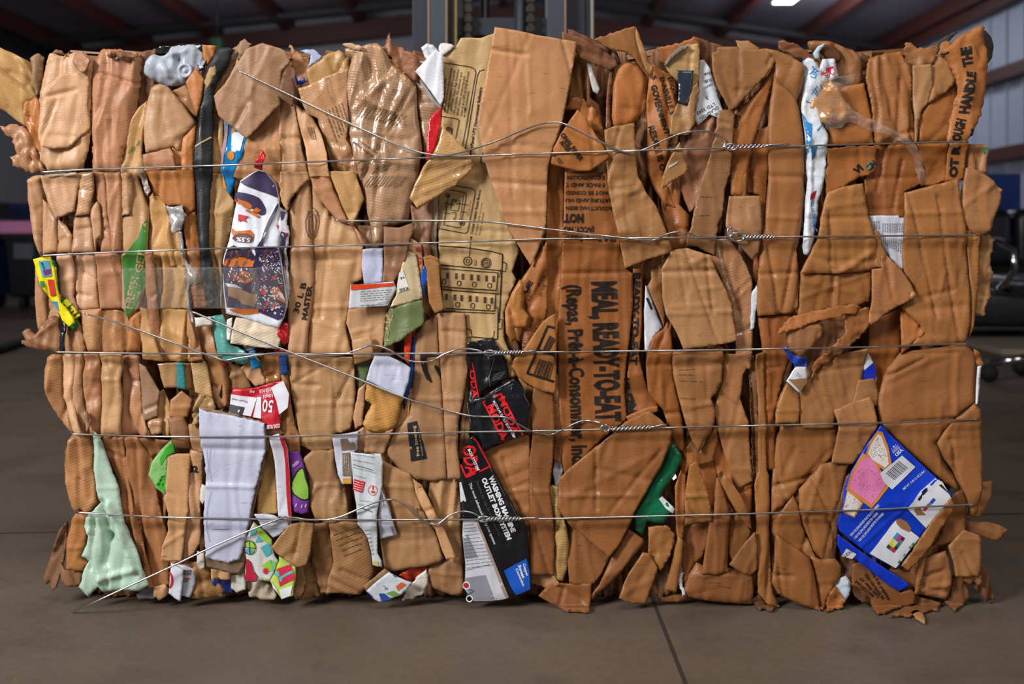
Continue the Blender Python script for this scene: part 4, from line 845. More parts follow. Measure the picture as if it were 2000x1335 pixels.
P6|cardboard_flap|cardboard|triangular flap with torn tip below the white text sheet|8|#B87E50|e=4 w=9 c=1.6 t=1|1704,526 1722,523 1722,500 1735,500 1764,528 1778,550 1789,573 1782,584 1745,602 1700,634 1694,628 1702,590
P6b|cardboard_strip|cardboard|narrow strip between the folded box and triangular flap|7|c|e=4|1705,450 1714,450 1722,478 1736,502 1722,524 1708,520
P7|cardboard_strip|cardboard|upright strip along the right edge of the largest panel|6|#B47C46|e=6 v=3|1880,414 1910,422 1912,500 1910,575 1903,625 1892,660 1896,600 1890,500
P8|torn_cardboard_flap|cardboard|ragged scraps sticking out on the right below the second wire|4|b|c=6 cs=28 t=3 e=10|1910,460 1930,458 1941,466 1940,490 1934,512 1942,540 1935,575 1926,600 1921,618 1902,616 1908,540
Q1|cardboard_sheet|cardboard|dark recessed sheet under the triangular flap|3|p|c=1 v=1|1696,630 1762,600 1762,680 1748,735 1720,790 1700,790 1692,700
Q2|cardboard_flap|cardboard|folded lip left of the largest panel's foot|6|o|e=5 c=1 f=1770,670,1803,648,4,8|1759,608 1770,606 1800,636 1804,650 1776,676 1758,690
P9|flattened_box|cardboard|brown panel right of the small white tag|6|c|e=6 c=2 f=1585,725,1690,716,-3,7/1565,745,1630,800,2,5|1560,770 1578,742 1600,720 1640,690 1696,680 1690,715 1680,765 1664,800 1632,800 1628,835 1570,835 1560,825
P10|rolled_cardboard|cardboard|narrow flap ending in a corrugated roll under the white tag|7|#B47C44|e=6 w=8 c=1.4 h=6 f=1512,800,1560,800,3,5|1538,748 1562,768 1562,790 1558,825 1512,825 1514,800 1526,770
P12|blue_white_carton|carton|blue and white carton corner left of the dark recessed sheet|5|#DADCE6|m=p e=2 c=1|1688,684 1700,696 1708,712 1712,742 1690,748 1674,744
P12b|cardboard_flap|cardboard|small torn flap under the blue and white carton corner|6|c|e=3 c=1 t=1|1676,742 1693,741 1715,738 1716,770 1712,792 1690,785 1662,790 1668,770
P13|cardboard_sheet|cardboard|large smooth curved sheet right of the tall thin strip|6|#AC7443|e=10 w=18 c=1.2 v=1 f=1560,950,1620,880,-3,8|1526,830 1545,826 1570,824 1632,826 1637,860 1634,888 1604,915 1560,955 1530,985 1506,1002 1507,960 1514,900 1518,860
P14|cardboard_flap|cardboard|brown flap left of the blue pastry carton|8|c|e=6 w=11 c=1.5|1628,800 1658,788 1700,775 1708,790 1714,826 1704,850 1684,882 1664,906 1624,904 1632,860 1636,830
R1|flattened_box|cardboard|large smooth bulging panel at right between third and fourth wires|7|#AC7344|e=14 w=24 c=1 v=.8 r=.5 f=1765,690,1870,688,-4,7/1868,690,1866,810,2,7|1760,690 1790,684 1850,676 1886,670 1903,688 1908,700 1909,730 1906,788 1880,806 1866,824 1846,850 1832,866 1852,905 1872,938 1880,962 1850,945 1790,895 1722,832 1716,800 1720,770 1736,720
R2|cardboard_flap|cardboard|pentagonal flap crossing the fourth wire at right|8|#A97140|e=8 w=14 c=1.4 v=1|1831,866 1858,826 1906,788 1916,800 1919,840 1922,900 1918,950 1908,1006 1898,1004 1888,975 1866,925 1842,890
R3|plastic_strip|plastic|thin white strip at the far right above the fourth wire|8|w|m=l e=2 w=3 c=.3|1911,716 1918,714 1914,755 1907,788 1904,788
R3b|cardboard_scrap|cardboard|small scrap above the thin white strip at far right|6|o|c=3|1900,680 1912,688 1921,708 1918,716 1908,714 1902,700
R4|cardboard_strip|cardboard|short edge flap at right end of the fifth wire|4|c|e=3|1890,940 1916,940 1938,938 1934,962 1914,1012 1890,1005
S1|pastry_carton|carton|blue and white toaster pastry carton at lower right|8|#0A3CC8|m=p e=3 w=8 c=1.4 v=.5 t=.4 r=.5 f=1681,1068,1830,932,3,5|1718,828 1730,840 1770,878 1826,930 1850,955 1858,966 1838,995 1805,1040 1776,1080 1756,1110 1732,1100 1700,1085 1681,1070 1641,1038 1636,1020 1645,990 1650,950 1662,920 1684,882 1706,850
S2|blue_carton|carton|long blue flap hanging under the pastry carton|8|#0C36C4|m=p e=2 w=5 c=.8 t=.4 r=.3|1636,1042 1660,1060 1690,1082 1730,1110 1773,1137 1777,1146 1757,1155 1735,1142 1700,1114 1668,1090 1646,1086 1635,1062
S3|cardboard_strip|cardboard|diagonal brown strip bordering the pastry carton|9|#AA7442|e=3 w=7 c=.8|1838,996 1856,972 1864,985 1861,1000 1830,1048 1805,1083 1790,1098 1772,1113 1759,1103 1776,1080 1806,1040
S4|flattened_box|cardboard|brown panel above the lower right corner, under fifth wire|6|#98653B|e=4 c=1.5|1856,966 1880,955 1890,975 1888,1000 1886,1040 1883,1056 1850,1062 1812,1066 1806,1084 1838,1045
S4b|cardboard_sheet|cardboard|darker sheet between diagonal strip and lower right bulge|5|#8C5C36|e=4 c=1.5|1800,1070 1850,1062 1848,1078 1798,1090 1775,1115 1760,1110|
S5|cardboard_flap|cardboard|light brown five-sided flap at the lower right corner|7|#B07C4E|e=5 w=9 c=1.2|1884,1035 1915,1046 1918,1062 1918,1105 1912,1126 1866,1124 1862,1098 1852,1066
S5b|rolled_cardboard|cardboard|two small curled ends beneath the five-sided corner flap|6|#A87248|e=8 w=7 c=1|1878,1124 1918,1124 1920,1140 1912,1144 1904,1134 1896,1142 1884,1136
S6|folded_cardboard|cardboard|rounded bulging fold near the foot of the lower right corner|7|#AA744A|e=12 w=18 c=1.4 f=1800,1152,1858,1140,4,7|1798,1092 1848,1076 1856,1092 1862,1125 1858,1160 1850,1172 1790,1162 1794,1130
S6b|cardboard_strip|cardboard|upright rod-like fold left of the rounded bulging fold|8|#B07A4C|e=5 w=6 c=1|1796,1090 1808,1088 1802,1130 1796,1162 1788,1160 1792,1125
S7|printed_sheet|cardboard|crushed sheet with upside-down small print at the foot right|7|#94623A|e=6 c=2.5 t=1.5 d=-40|1666,1100 1684,1098 1710,1118 1745,1146 1760,1156 1778,1150 1790,1160 1786,1178 1750,1192 1716,1202 1706,1190 1702,1170 1680,1150 1664,1142
S7b|crumpled_cardboard|cardboard|ragged crumpled layers left of the upside-down print|5|#6E4A30|c=7 cs=20 t=4|1645,1080 1670,1094 1700,1150 1706,1180 1690,1178 1672,1165 1655,1150 1640,1120
S7c|cardboard_sheet|cardboard|brown sheet behind the long blue flap|5|#966440|c=2 v=2|1756,1112 1798,1092 1794,1162 1778,1170 1750,1140 1738,1112
S8|cardboard_flap|cardboard|drooping leaf-shaped flap at the foot right|5|#93633F|e=8 c=2 kx=-3|1862,1125 1884,1128 1896,1160 1892,1176 1866,1195 1846,1176 1858,1165
S8b|cardboard_strip|cardboard|folded strips under the rounded bulging fold|5|#93633F|c=3 v=3 t=2|1790,1162 1835,1176 1832,1192 1800,1198 1780,1204 1738,1203 1760,1194
S9|cardboard_flap|cardboard|leaf-shaped scrap poking out at the far lower right|4|#9A6840|e=5 c=2 s=1 kx=-5|1880,1010 1912,1020 1940,1021 1968,1034 1956,1048 1946,1056 1928,1050 1912,1044 1885,1040
S11|cardboard_sheet|cardboard|slanting sheet edges at the lower right corner|4|#7C563A|v=4 c=1.5 kx=-5|1886,1132 1918,1100 1925,1110 1948,1172 1932,1178 1905,1150
S12|torn_scrap|cardboard|small torn scrap lying on the floor at the right|6|b|c=2 t=2 r=0|1776,1196 1792,1194 1804,1200 1806,1217 1796,1212 1788,1206
'''
DATA += r'''
T1|cardboard_flap|cardboard|large diagonal flap covering the ration box's lower end|8|#A66E40|e=6 w=12 c=1.2 v=.8 f=1092,968,1240,966,4,7/1190,1000,1290,880,-3,6|1220,822 1240,812 1267,801 1290,818 1312,841 1308,864 1292,909 1262,960 1238,1000 1228,1030 1212,1062 1191,1089 1150,1056 1115,1028 1098,1005 1090,988 1092,936 1108,918 1140,892 1180,860
T2|cardboard_strip|cardboard|small rolled lip above the large diagonal flap|6|o|e=5 c=2|1222,812 1262,795 1284,792 1286,802 1266,812 1230,828
T3|plastic_bag|bag|dark green plastic bag with white stripes|6|#0E6B48|m=l e=10 w=14 c=3 v=2.5 d=30 cs=30 h=1|1312,866 1322,874 1332,886 1332,902 1318,928 1300,952 1290,968 1318,990 1312,1002 1295,1024 1278,1022 1264,1018 1257,1046 1240,1036 1239,1002 1262,960 1292,909
T4|flattened_box|cardboard|brown panel under the large diagonal flap's lower edge|6|#A36C40|e=5 c=1|1114,1024 1150,1054 1191,1087 1176,1118 1162,1138 1140,1141 1112,1139 1108,1090
T5|cardboard_strip|cardboard|broad upright strip right of the washing machine carton|7|#9C663C|e=5 w=9 c=1 v=1 f=1038,960,1074,960,3,6|1042,756 1060,762 1080,770 1083,830 1080,900 1074,955 1081,1012 1083,1070 1082,1125 1036,1122 1035,1000 1034,900 1040,850 1036,800
T6|flattened_box|cardboard|creased brown panel behind the washing machine carton|6|#A66E40|e=4 c=1.4 d=60 f=985,960,1030,955,3,6|939,884 980,866 1026,846 1034,852 1036,900 1037,1090 1020,1040 1010,1005 986,961 962,915
T7|taped_cardboard_strip|cardboard|narrow tape-covered olive strip right of the broad upright strip|6|#B08A52|m=g e=7 w=8 c=3 v=2|1068,955 1078,948 1092,950 1094,990 1106,1024 1111,1060 1108,1110 1100,1135 1078,1136 1083,1080 1083,1012 1074,975
T7b|plastic_scrap|plastic|blue and white dotted scrap above the tape-covered olive strip|5|#D8DAE4|m=p c=3|1084,885 1094,880 1100,920 1092,945 1086,955 1080,925
T8|folded_cardboard|cardboard|zigzag folded board at the foot below the ration box|6|#9E683E|e=5 c=2 h=5 f=1062,1150,1108,1192,4,6/1085,1140,1135,1172,-5,9|1052,1164 1066,1148 1084,1138 1108,1140 1155,1138 1154,1165 1151,1195 1110,1194 1080,1180
T8b|cardboard_scrap|cardboard|tan crumpled end under the broad upright strip|5|b|c=4 t=2|1036,1120 1084,1122 1094,1140 1070,1150 1038,1140
T9|cardboard_sheet|cardboard|slanting folded sheet beneath the large diagonal flap|6|#A26B40|e=7 w=10 v=3 d=35 c=1.5|1150,1168 1170,1142 1193,1093 1216,1052 1228,1034 1256,1052 1262,1064 1240,1086 1212,1118 1182,1150 1166,1160 1158,1174
T10|cardboard_flap|cardboard|drooping rectangular flap touching the floor right of centre|8|#AE7747|e=6 w=10 c=1.2|1255,1078 1268,1080 1285,1109 1276,1140 1262,1180 1236,1180 1209,1167 1216,1145 1228,1120
T11|crumpled_cardboard|cardboard|crumpled wad below the green plastic bag|7|#AE7642|e=6 c=5 cs=22 t=2|1267,1033 1285,1028 1304,1024 1318,1044 1316,1062 1308,1082 1290,1112 1276,1098 1266,1078
T12|cardboard_rod|cardboard|short rod-like fold right of the crumpled wad|7|#AE7846|e=7 w=8 c=.8|1325,1046 1334,1054 1332,1100 1322,1158 1300,1154 1308,1120 1316,1082
T12b|white_scrap|paper|thin torn white scrap at the foot right of the rod-like fold|6|w|m=p t=3 c=2 h=1|1328,1120 1334,1118 1333,1140 1340,1160 1332,1162 1326,1140
T13|cardboard_strip|cardboard|upright strip crossing the fifth wire beside the green bag|6|o|e=6 w=8 v=2.5|1318,950 1330,918 1340,930 1338,1000 1337,1030 1332,1056 1322,1050 1318,1000
T14|cardboard_flap|cardboard|tapering sheet with lighter lower half crossing the fifth wire|8|#B27A44|e=4 w=8 c=1 v=1 f=1337,968,1385,966,4,6|1346,908 1356,900 1364,904 1376,940 1386,978 1389,1000 1390,1017 1362,1022 1338,1026 1337,967
T15|flattened_box|cardboard|dark smooth panel below the tapering sheet|5|#965F38|e=6 c=1|1333,1034 1360,1022 1386,1019 1382,1057 1372,1085 1350,1110 1337,1140 1332,1100
T16|cardboard_box|cardboard|narrow upright box face above the rounded foot fold|7|#A26A3E|e=7 w=12 c=1 f=1388,1012,1424,1006,-3,8|1400,934 1408,932 1418,962 1428,1010 1424,1070 1422,1120 1400,1124 1371,1121 1378,1070 1386,1019 1393,1000 1396,960
T17|folded_cardboard|cardboard|broad rounded fold resting on the floor right of centre|6|#A06840|e=14 w=22 c=1.4 r=0 f=1365,1122,1440,1124,3,7|1335,1156 1346,1124 1362,1100 1400,1120 1425,1112 1450,1122 1476,1122 1474,1160 1471,1182 1430,1180 1380,1174 1344,1168
T18|cardboard_strip|cardboard|long slanting strip crossing the fifth wire right of centre|8|#AC7644|e=5 w=8 c=1|1401,920 1412,920 1430,942 1448,970 1462,998 1469,1034 1458,1026 1440,1000 1424,974 1410,946
T19|cardboard_sheet|cardboard|sheet behind the long slanting strip|5|#A06A3E|e=5 c=1.5|1426,1000 1440,1000 1460,1026 1468,1040 1452,1070 1432,1100 1424,1080
T19b|cardboard_flap|cardboard|scuffed pointed flap left of the tall thin strip's foot|7|#9A683A|e=3 c=1|1425,1103 1446,1070 1474,1038 1480,1072 1478,1112 1468,1124 1448,1118
T20|cardboard_strip|cardboard|creased strips between green bag and long slanting strip|4|o|v=4.5 st=8 c=2|1330,870 1345,850 1362,884 1380,860 1398,905 1402,935 1396,1000 1384,985 1366,905 1346,908 1330,950
T20b|cardboard_sheet|cardboard|pointed folded tips below the crushed box face|5|#A06A3C|c=3 v=2|1335,880 1352,860 1364,884 1380,856 1396,832 1402,860 1392,900 1360,910 1340,905
U2|cardboard_sheet|cardboard|smooth sheet crossing below the fifth wire right of the tall strip|5|#A6703F|e=6 c=2|1505,1000 1530,985 1560,955 1562,990 1550,1030 1520,1045 1508,1040
U3|cardboard_sheet|cardboard|large creased sheet left of the pastry carton|7|#AC7441|e=9 w=16 c=2 f=1562,1000,1640,1010,-3,8/1600,930,1575,1000,3,7|1560,956 1590,925 1604,906 1625,903 1660,906 1652,935 1640,990 1632,1040 1628,1080 1612,1100 1592,1078 1570,1024 1560,990
U5|cardboard_sheet|cardboard|tapering fold between the tall strip and large creased sheet|6|#A8703F|e=6 c=2 d=-20|1510,1018 1530,990 1548,965 1558,985 1568,1024 1582,1060 1600,1110 1580,1092 1545,1070 1512,1046
U4|flattened_box|cardboard|scuffed panel standing at the foot left of the pastry carton|8|#A46C3C|e=8 w=14 c=1.3 r=.3|1517,1044 1540,1060 1560,1073 1582,1091 1592,1120 1598,1158 1604,1194 1564,1181 1520,1160 1508,1138 1514,1090
U6|crumpled_cardboard|cardboard|curved crumpled sheet at the foot under the pastry carton|7|#A66E3E|e=10 c=3 v=2 s=1|1584,1086 1605,1094 1630,1090 1644,1106 1644,1128 1636,1142 1622,1160 1610,1195 1600,1180 1598,1150 1592,1118
U7|cardboard_strip|cardboard|dark upright strip along the pastry carton's left edge|7|#7A5234|e=4 c=1|1652,930 1664,918 1648,975 1636,1020 1636,1045 1636,1094 1612,1098 1624,1050 1632,998
U8|plastic_scrap|plastic|blue and white plastic scrap at the foot below the pastry carton|6|#C8D2DC|m=l c=5 cs=14 h=1|1642,1128 1654,1125 1664,1140 1658,1160 1648,1178 1640,1165 1630,1145
U8b|torn_scrap|cardboard|torn brown scrap beside the blue and white plastic scrap|7|o|c=5 cs=14 t=3|1624,1150 1634,1146 1650,1172 1640,1185 1616,1196 1616,1170
U9|torn_cardboard_edge|cardboard|flat torn layers on the floor below the narrow box face|4|#7A5438|t=3 c=2 h=4 r=0|1466,1172 1482,1160 1500,1182 1520,1186 1508,1192 1480,1190
U10|cardboard_strip|cardboard|bent lip lying on the floor right of the drooping flap|4|#9A6640|c=1 e=4 r=0|1268,1160 1300,1166 1325,1160 1342,1158 1346,1168 1322,1176 1290,1174
V1|tea_carton|carton|white and purple tea carton lying upside down|8|#E4E6EE|m=p e=8 w=14 c=1.4 v=1 t=.4 f=436,552,556,600,-3,8/545,395,515,470,3,6|503,332 515,334 526,345 537,359 544,386 546,420 543,440 548,456 545,487 551,521 555,552 560,575 562,591 556,618 546,640 520,634 480,622 440,612 438,590 434,552 434,510 440,490 447,470 453,430 459,400 463,370 468,352 485,340
V1b|tea_carton_piece|carton|torn white side of the tea carton|7|#D6D4DA|m=p e=5 c=4 cs=22 t=1.5|543,402 552,406 561,415 560,430 566,450 566,470 560,490 562,530 566,560 564,590 556,560 550,500 546,450
V2f|clear_film|plastic|strip of clear film stretched over the tea carton|10|#FFFFFF|m=x e=1 c=1.5 h=.5 r=.8|432,522 470,524 556,520 562,560 562,600 500,603 440,602 430,600
V3|pleated_strip|cardboard|pleated golden strips left of the tea carton|6|#A98252|v=5 st=7 c=1.5 e=6|404,336 433,340 436,362 448,380 458,392 458,410 452,440 446,470 440,492 434,512 432,560 430,602 424,570 415,520 409,480 408,420 409,380
V4|corrugated_cardboard|cardboard|cream corrugated piece below the tea carton|8|#D8C4AA|m=f e=3 c=.8 t=.8|461,619 500,626 544,639 548,664 544,681 500,676 452,670 455,640
V5|paper_scrap|paper|narrow white scrap left of the cream corrugated piece|7|#DCD4CC|m=p c=1|443,624 454,619 451,664 442,662
V6|plastic_bag|bag|teal plastic bag under the wires at left centre|7|#5FA79E|m=l e=9 w=12 c=4 v=3 cs=26 d=-20 h=1|407,620 420,616 434,614 443,634 450,672 479,684 490,704 474,712 455,706 438,710 425,692 418,660
V7|paper_scrap|paper|white tag left of the teal plastic bag|8|#D9D2C6|m=p c=.5|380,620 411,618 415,634 383,638
V8|plastic_scrap|plastic|crumpled red plastic scrap right of the cream corrugated piece|7|#CC1C22|m=l c=5 cs=14 t=1 h=1|544,632 556,630 564,631 563,668 556,674 548,664 544,650
V8b|plastic_scrap|plastic|small red scrap under the third wire, left of centre|6|#B81C28|m=l h=1|536,680 562,684 560,700 546,700
V9|carton_scrap|carton|sky blue carton scrap with yellow ring|7|#1C82C4|m=p e=2 c=1|488,686 499,682 510,716 492,722
V6b|paper_scrap|paper|pale folded scrap between teal bag and sky blue scrap|6|#C9CBD8|m=p c=1|474,670 500,676 492,684 482,684
V10|blue_carton_strip|carton|narrow dark blue strip under the third wire|7|#2A4A8E|m=p e=2 c=.6|547,691 561,691 562,731 549,732
V10b|cardboard_strip|cardboard|brown strip bending down below the dark blue strip|6|c|e=6 v=3 c=2|549,732 562,731 568,790 577,830 587,850 586,882 564,882 552,835 550,800 566,790 562,770 550,744
V11|taped_flattened_box|cardboard|orange brown taped panel left of the dark blue strip|5|#A46E3C|m=g e=4 c=1|508,693 548,692 550,742 521,750 512,720
V12|pleated_strip|cardboard|fan of pleated board above the red and white carton|5|b|v=3.5 c=2 e=4 d=15|470,718 490,700 508,716 521,748 500,755 488,742
V13|cardboard_box|cardboard|torn box corner left of the fan of pleated board|4|#9C7148|e=5 c=2 f=440,740,476,726,4,7|432,700 470,714 486,738 492,758 452,762 446,800 430,790 436,745
V13b|plastic_scrap|plastic|black wedge beside the torn box corner|5|#16171A|m=l h=1 c=2|428,714 440,718 439,745 433,778 428,772 434,745
V13c|plastic_scrap|plastic|small red wedge under the teal plastic bag|6|#B42026|m=l h=1|427,703 438,708 440,718 430,716
V14|light_bulb_carton|carton|red and white carton printed 50 upside down|8|#C4182C|m=p e=4 w=8 c=2 cs=30 t=.5|452,758 475,760 499,757 520,750 551,743 558,756 565,772 566,794 547,809 550,822 549,835 540,838 526,834 520,826 512,818 446,805
V15|white_carton|carton|large white carton with torn brown rim at left|9|#C9CAE0|m=p e=4 w=8 c=1 v=1 t=1.4 f=400,874,520,880,-2,6/396,948,500,950,4,6|389,798 420,806 455,810 485,818 518,826 519,850 519,878 511,905 505,930 499,954 492,990 483,1035 475,1070 467,1093 445,1100 420,1094 401,1090 399,1040 400,990 402,950 401,905 394,870 391,840
V15b|torn_greyboard|cardboard|brown torn backing of the large white carton|8|#8A7058|e=3 c=1 t=2|387,792 430,799 480,812 520,824 524,850 520,882 512,930 503,960 492,1020 484,1060 474,1110 466,1122 420,1112 400,1106 402,1080 470,1080 495,960 505,830 400,805
V16|cardboard_flap|cardboard|small square brown flap below the large white carton|7|b|e=2 c=.6|412,1110 449,1116 449,1132 412,1132
V17|corrugated_cardboard|cardboard|golden corrugated panel right of the large white carton|6|#C09458|m=f e=5 c=.8|520,880 530,870 538,900 540,940 544,1000 520,1004 505,1000 504,960 512,910
V17b|cardboard_flap|cardboard|torn brown flap above the white strip with red stripe|7|b|c=3 t=1.5 e=5|522,838 545,836 556,845 546,850 528,850 524,880 520,880
V18|red_striped_box_edge|carton|white strip with a bold red stripe|8|#D8D8E2|m=p e=2 w=5 c=.8 t=.3|528,850 546,845 557,860 562,875 565,920 566,954 570,1012 566,1026 560,1010 544,1008 541,960 537,900
V19|purple_carton|carton|purple carton with a green round fruit|7|#7A3A98|m=p e=5 c=1.5 t=.5|564,882 584,882 590,900 599,935 604,974 602,1000 590,1002 575,997 569,979 570,930
V20|paper_label|paper|white printed flap above the gift wrap|8|#D2D4E2|m=p e=2 c=.8|498,1002 520,1002 537,1004 548,1012 560,1008 566,1028 548,1044 533,1050 515,1030
V21|gift_wrap_carton|carton|gift wrap patterned carton with red stocking and round ornament|8|#D9D6D2|m=p e=4 c=1.6 v=1 t=.5 cs=60|497,1017 512,1032 530,1053 532,1072 538,1088 544,1096 534,1120 526,1136 500,1134 479,1136 478,1118 481,1091 476,1057 488,1034
V22|gift_wrap_carton|carton|gift wrap patterned carton with striped red present|9|#B4CC52|m=p e=5 c=1.5 t=.6|544,1087 556,1094 578,1106 579,1125 575,1143 574,1160 551,1170 540,1156 526,1136 536,1118 544,1096
V23|cardboard_flap|cardboard|brown pentagon flap below the fifth wire left of centre|9|#A2774A|m=f e=3 w=7 c=.8 r=.2 d=45|566,1024 590,1020 612,1024 608,1055 606,1080 598,1104 580,1106 560,1094 539,1078 531,1066 548,1044
V24|corrugated_cardboard|cardboard|worn ribbed panel with diagonal scuffs below the fifth wire|6|#9C7046|m=f e=8 w=14 c=2 v=2 d=-55 cs=60|643,1020 675,1016 703,1020 714,1040 720,1060 727,1087 729,1116 722,1145 700,1163 672,1160 636,1160 640,1130 650,1100 646,1060
V25|crumpled_cardboard|cardboard|crumpled folds left of the worn ribbed panel|5|#946A44|c=5 v=4 cs=26 e=8|610,1024 643,1016 648,1060 652,1100 640,1158 626,1160 616,1130 608,1105 607,1055
V25b|torn_cardboard_edge|cardboard|shredded corrugated ends at the foot left of the ribbed panel|4|#8E673F|c=7 t=4 cs=14 v=4|575,1105 610,1098 628,1110 634,1160 610,1168 578,1168 572,1140
V25c|cardboard_scrap|cardboard|small upright scrap right of the striped present carton|6|b|c=3 t=2|578,1106 590,1106 596,1130 590,1164 574,1166 576,1140
V26|crushed_box|cardboard|crushed box centre folded into a bow above the fifth wire|6|#A67C54|e=8 c=2.5 f=620,950,606,965,4,7/615,948,672,946,3,6/650,980,655,1015,4,8|589,898 608,880 652,878 654,905 662,930 670,945 678,975 682,1012 660,1018 643,1022 616,1010 606,985 606,966 600,930
V27|flattened_box|cardboard|broad tan panel between the third and fourth wires, left of centre|6|b|e=6 w=12 c=1.2 v=1.2 f=568,790,690,786,3,8/648,700,650,770,3,6/566,752,640,710,-3,5/662,770,660,850,-4,5|562,690 600,692 650,696 690,696 693,740 694,770 690,812 684,838 652,848 650,878 610,882 588,870 583,830 578,801 568,760
V28|cardboard_strip|cardboard|column stamped 30 LB MASTER|6|b|e=9 w=14 c=1.2 v=1.5|564,415 580,372 600,345 604,345 606,400 610,470 612,540 608,600 603,640 600,691 564,690 562,620 562,540 568,480|
V29|flattened_box|cardboard|broad tan panel right of the 30 LB MASTER column|5|b|e=7 w=12 c=1.2 v=1.5 f=612,507,685,508,-3,8/614,600,680,598,3,7|605,341 634,404 658,431 690,440 710,476 712,510 708,546 690,552 683,600 676,629 678,650 688,690 600,692 604,640 610,555 608,476
V30|torn_cardboard_flap|cardboard|torn flap with deckled edge below the first wire|7|b|t=2 c=2 e=4|548,334 602,334 604,348 580,372 566,392 562,412 552,400 547,370
V31|cardboard_flap|cardboard|golden leaf-shaped flap left of the sack's lower half|7|n|e=6 c=1.2|643,334 692,334 704,365 711,388 702,410 690,440 682,432 668,402 658,375 648,350
V31b|cardboard_sheet|cardboard|pinkish curved sheet left of the golden leaf-shaped flap|6|r|e=8 c=1.5 d=-30|604,334 643,334 652,366 662,388 680,430 700,450 718,480 706,478 690,440 660,432 636,405 612,372|
V33|cardboard_box|cardboard|pinkish box corner below the tape-wrapped sack|8|#9A7050|e=5 w=10 c=1.2|750,442 780,444 811,433 808,452 801,469 791,514 780,532 768,552 747,552 750,500
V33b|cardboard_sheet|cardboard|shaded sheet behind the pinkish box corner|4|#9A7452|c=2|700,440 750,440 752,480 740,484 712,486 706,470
V34|white_carton|carton|bluish white panel behind the orange striped label|7|#BFC2DC|m=p e=2 c=1|709,487 730,484 749,484 747,552 711,555 706,520
V35|printed_label|paper|white label box with an orange top stripe|9|#D6D6DA|m=p e=2 w=4 c=.6 r=.4 t=.3|685,556 720,554 768,550 774,564 757,597 718,600 681,603
V36|cream_paper|paper|cream paper with a white sticker beside red lettering|8|#CDB890|m=p e=3 c=2.5 t=.8|796,488 812,496 818,530 826,582 800,590 762,600 774,575 778,545 786,515
V36b|green_paper|paper|dark olive green torn sheet below the cream paper|8|#69754A|m=p e=5 c=1.6 t=1.6|760,602 795,592 826,584 828,610 829,632 805,648 775,668 749,680 752,640
V36c|cardboard_sheet|cardboard|scuffed tan sheet left of the dark olive green sheet|6|b|e=5 c=1.5 f=690,648,725,640,3,6|680,604 718,600 757,598 752,640 748,680 730,700 692,712 688,664 676,630
V37|printed_box|cardboard|tan box with red lettering near the centre gap|7|#C29668|e=3 c=1|796,488 803,464 824,478 826,520 826,580 818,530 812,500
V38|cardboard_sheet|cardboard|brown folded sheet left of the olive box|6|#94684A|e=8 c=2 f=808,410,836,470,-4,7|800,396 815,408 845,388 846,430 840,470 842,520 828,520 822,480 803,465 806,440
V38b|corrugated_edge|cardboard|thin grey and brown upright edges at the olive box's left|5|#A8927C|v=3 e=2 t=1|842,384 855,366 856,420 852,470 855,510 845,515 840,480
V38c|cardboard_strip|cardboard|folded orange brown strip left of the socket diagram|8|#A4703F|e=6 c=2|826,502 840,498 857,505 860,560 868,604 850,612 838,590 834,550
V38d|plastic_scrap|plastic|torn bright blue scrap left of the socket diagram|8|#1C56B8|m=l c=2 t=1 h=1|827,517 838,535 838,548 828,556 830,580 824,575 822,540
V39|flattened_box|cardboard|upright pinkish tan panel left of the black cartons|7|#B4855C|e=7 w=11 c=1.2 v=1 f=866,778,905,776,3,6/860,700,910,700,-2,8|854,612 880,610 908,611 911,650 912,690 914,720 905,780 896,820 894,880 902,935 874,935 870,870 866,800 860,720
V40|printed_box|cardboard|tan box side with a curved black arrow mark|6|#AC8058|e=8 w=12 c=1.5 v=1 f=808,776,866,780,3,7|812,655 830,628 856,612 858,680 864,760 872,870 874,935 840,940 800,935 765,900 752,880 770,840 800,810 806,770 810,710
V41|white_carton|carton|tilted white carton flap below the third wire|9|#CDD0E4|m=p e=3 w=7 c=1 t=.4 f=735,760,742,712,-2,4/770,745,778,715,-2,4|733,693 757,694 780,704 802,718 798,745 787,778 765,766 740,754 715,742 722,716
V42|corrugated_roll|cardboard|golden corrugated roll with a torn end|8|#C48C48|m=f e=12 w=16 c=2 t=1.5|715,745 745,757 786,778 780,806 776,822 769,836 755,842 737,845 718,838 709,828 714,812 726,790 712,780
V43|green_carton|carton|olive green strip left of the tilted white flap|5|#59683E|m=p e=3 c=1|692,712 726,698 720,730 714,746 700,762 694,740
V43b|cardboard_scrap|cardboard|scuffed scrap with blue corner left of the corrugated roll|6|b|c=2 t=1|714,747 712,790 708,830 694,838 690,815 697,780 700,760
V44|cardboard_flap|cardboard|tan flap corner just above the third wire, centre left|7|b|e=4 c=1|688,664 722,655 728,664 730,690 726,700 692,712
V45|carton_strip|carton|bright orange red strip right of the tilted white flap|6|#E0431A|m=p e=2|790,648 806,646 800,713 790,700
V45b|carton_strip|carton|narrow blue strip beside the orange red strip|5|#2B56A0|m=p e=2|804,662 812,655 812,720 804,752 790,790 788,775 798,745 802,715
V46a|black_carton|carton|torn shiny black carton piece, uppermost of the black cartons|7|#15161B|m=l e=5 w=10 c=3 cs=34 t=1 f=958,700,955,750,4,6|912,668 926,666 945,662 962,659 974,676 984,695 993,720 993,740 978,746 962,754 946,762 935,774 926,790 915,782 920,740 912,700
V46b|black_carton|carton|black carton with MODA lettering in a red frame|8|#15161B|m=l e=5 w=10 c=2 cs=50 t=.6 f=915,778,1020,776,3,7|910,787 930,778 946,774 972,756 1002,738 1014,746 1022,754 1030,778 1036,790 1032,815 1031,838 1018,848 985,862 960,872 946,880 930,860 918,830 916,805
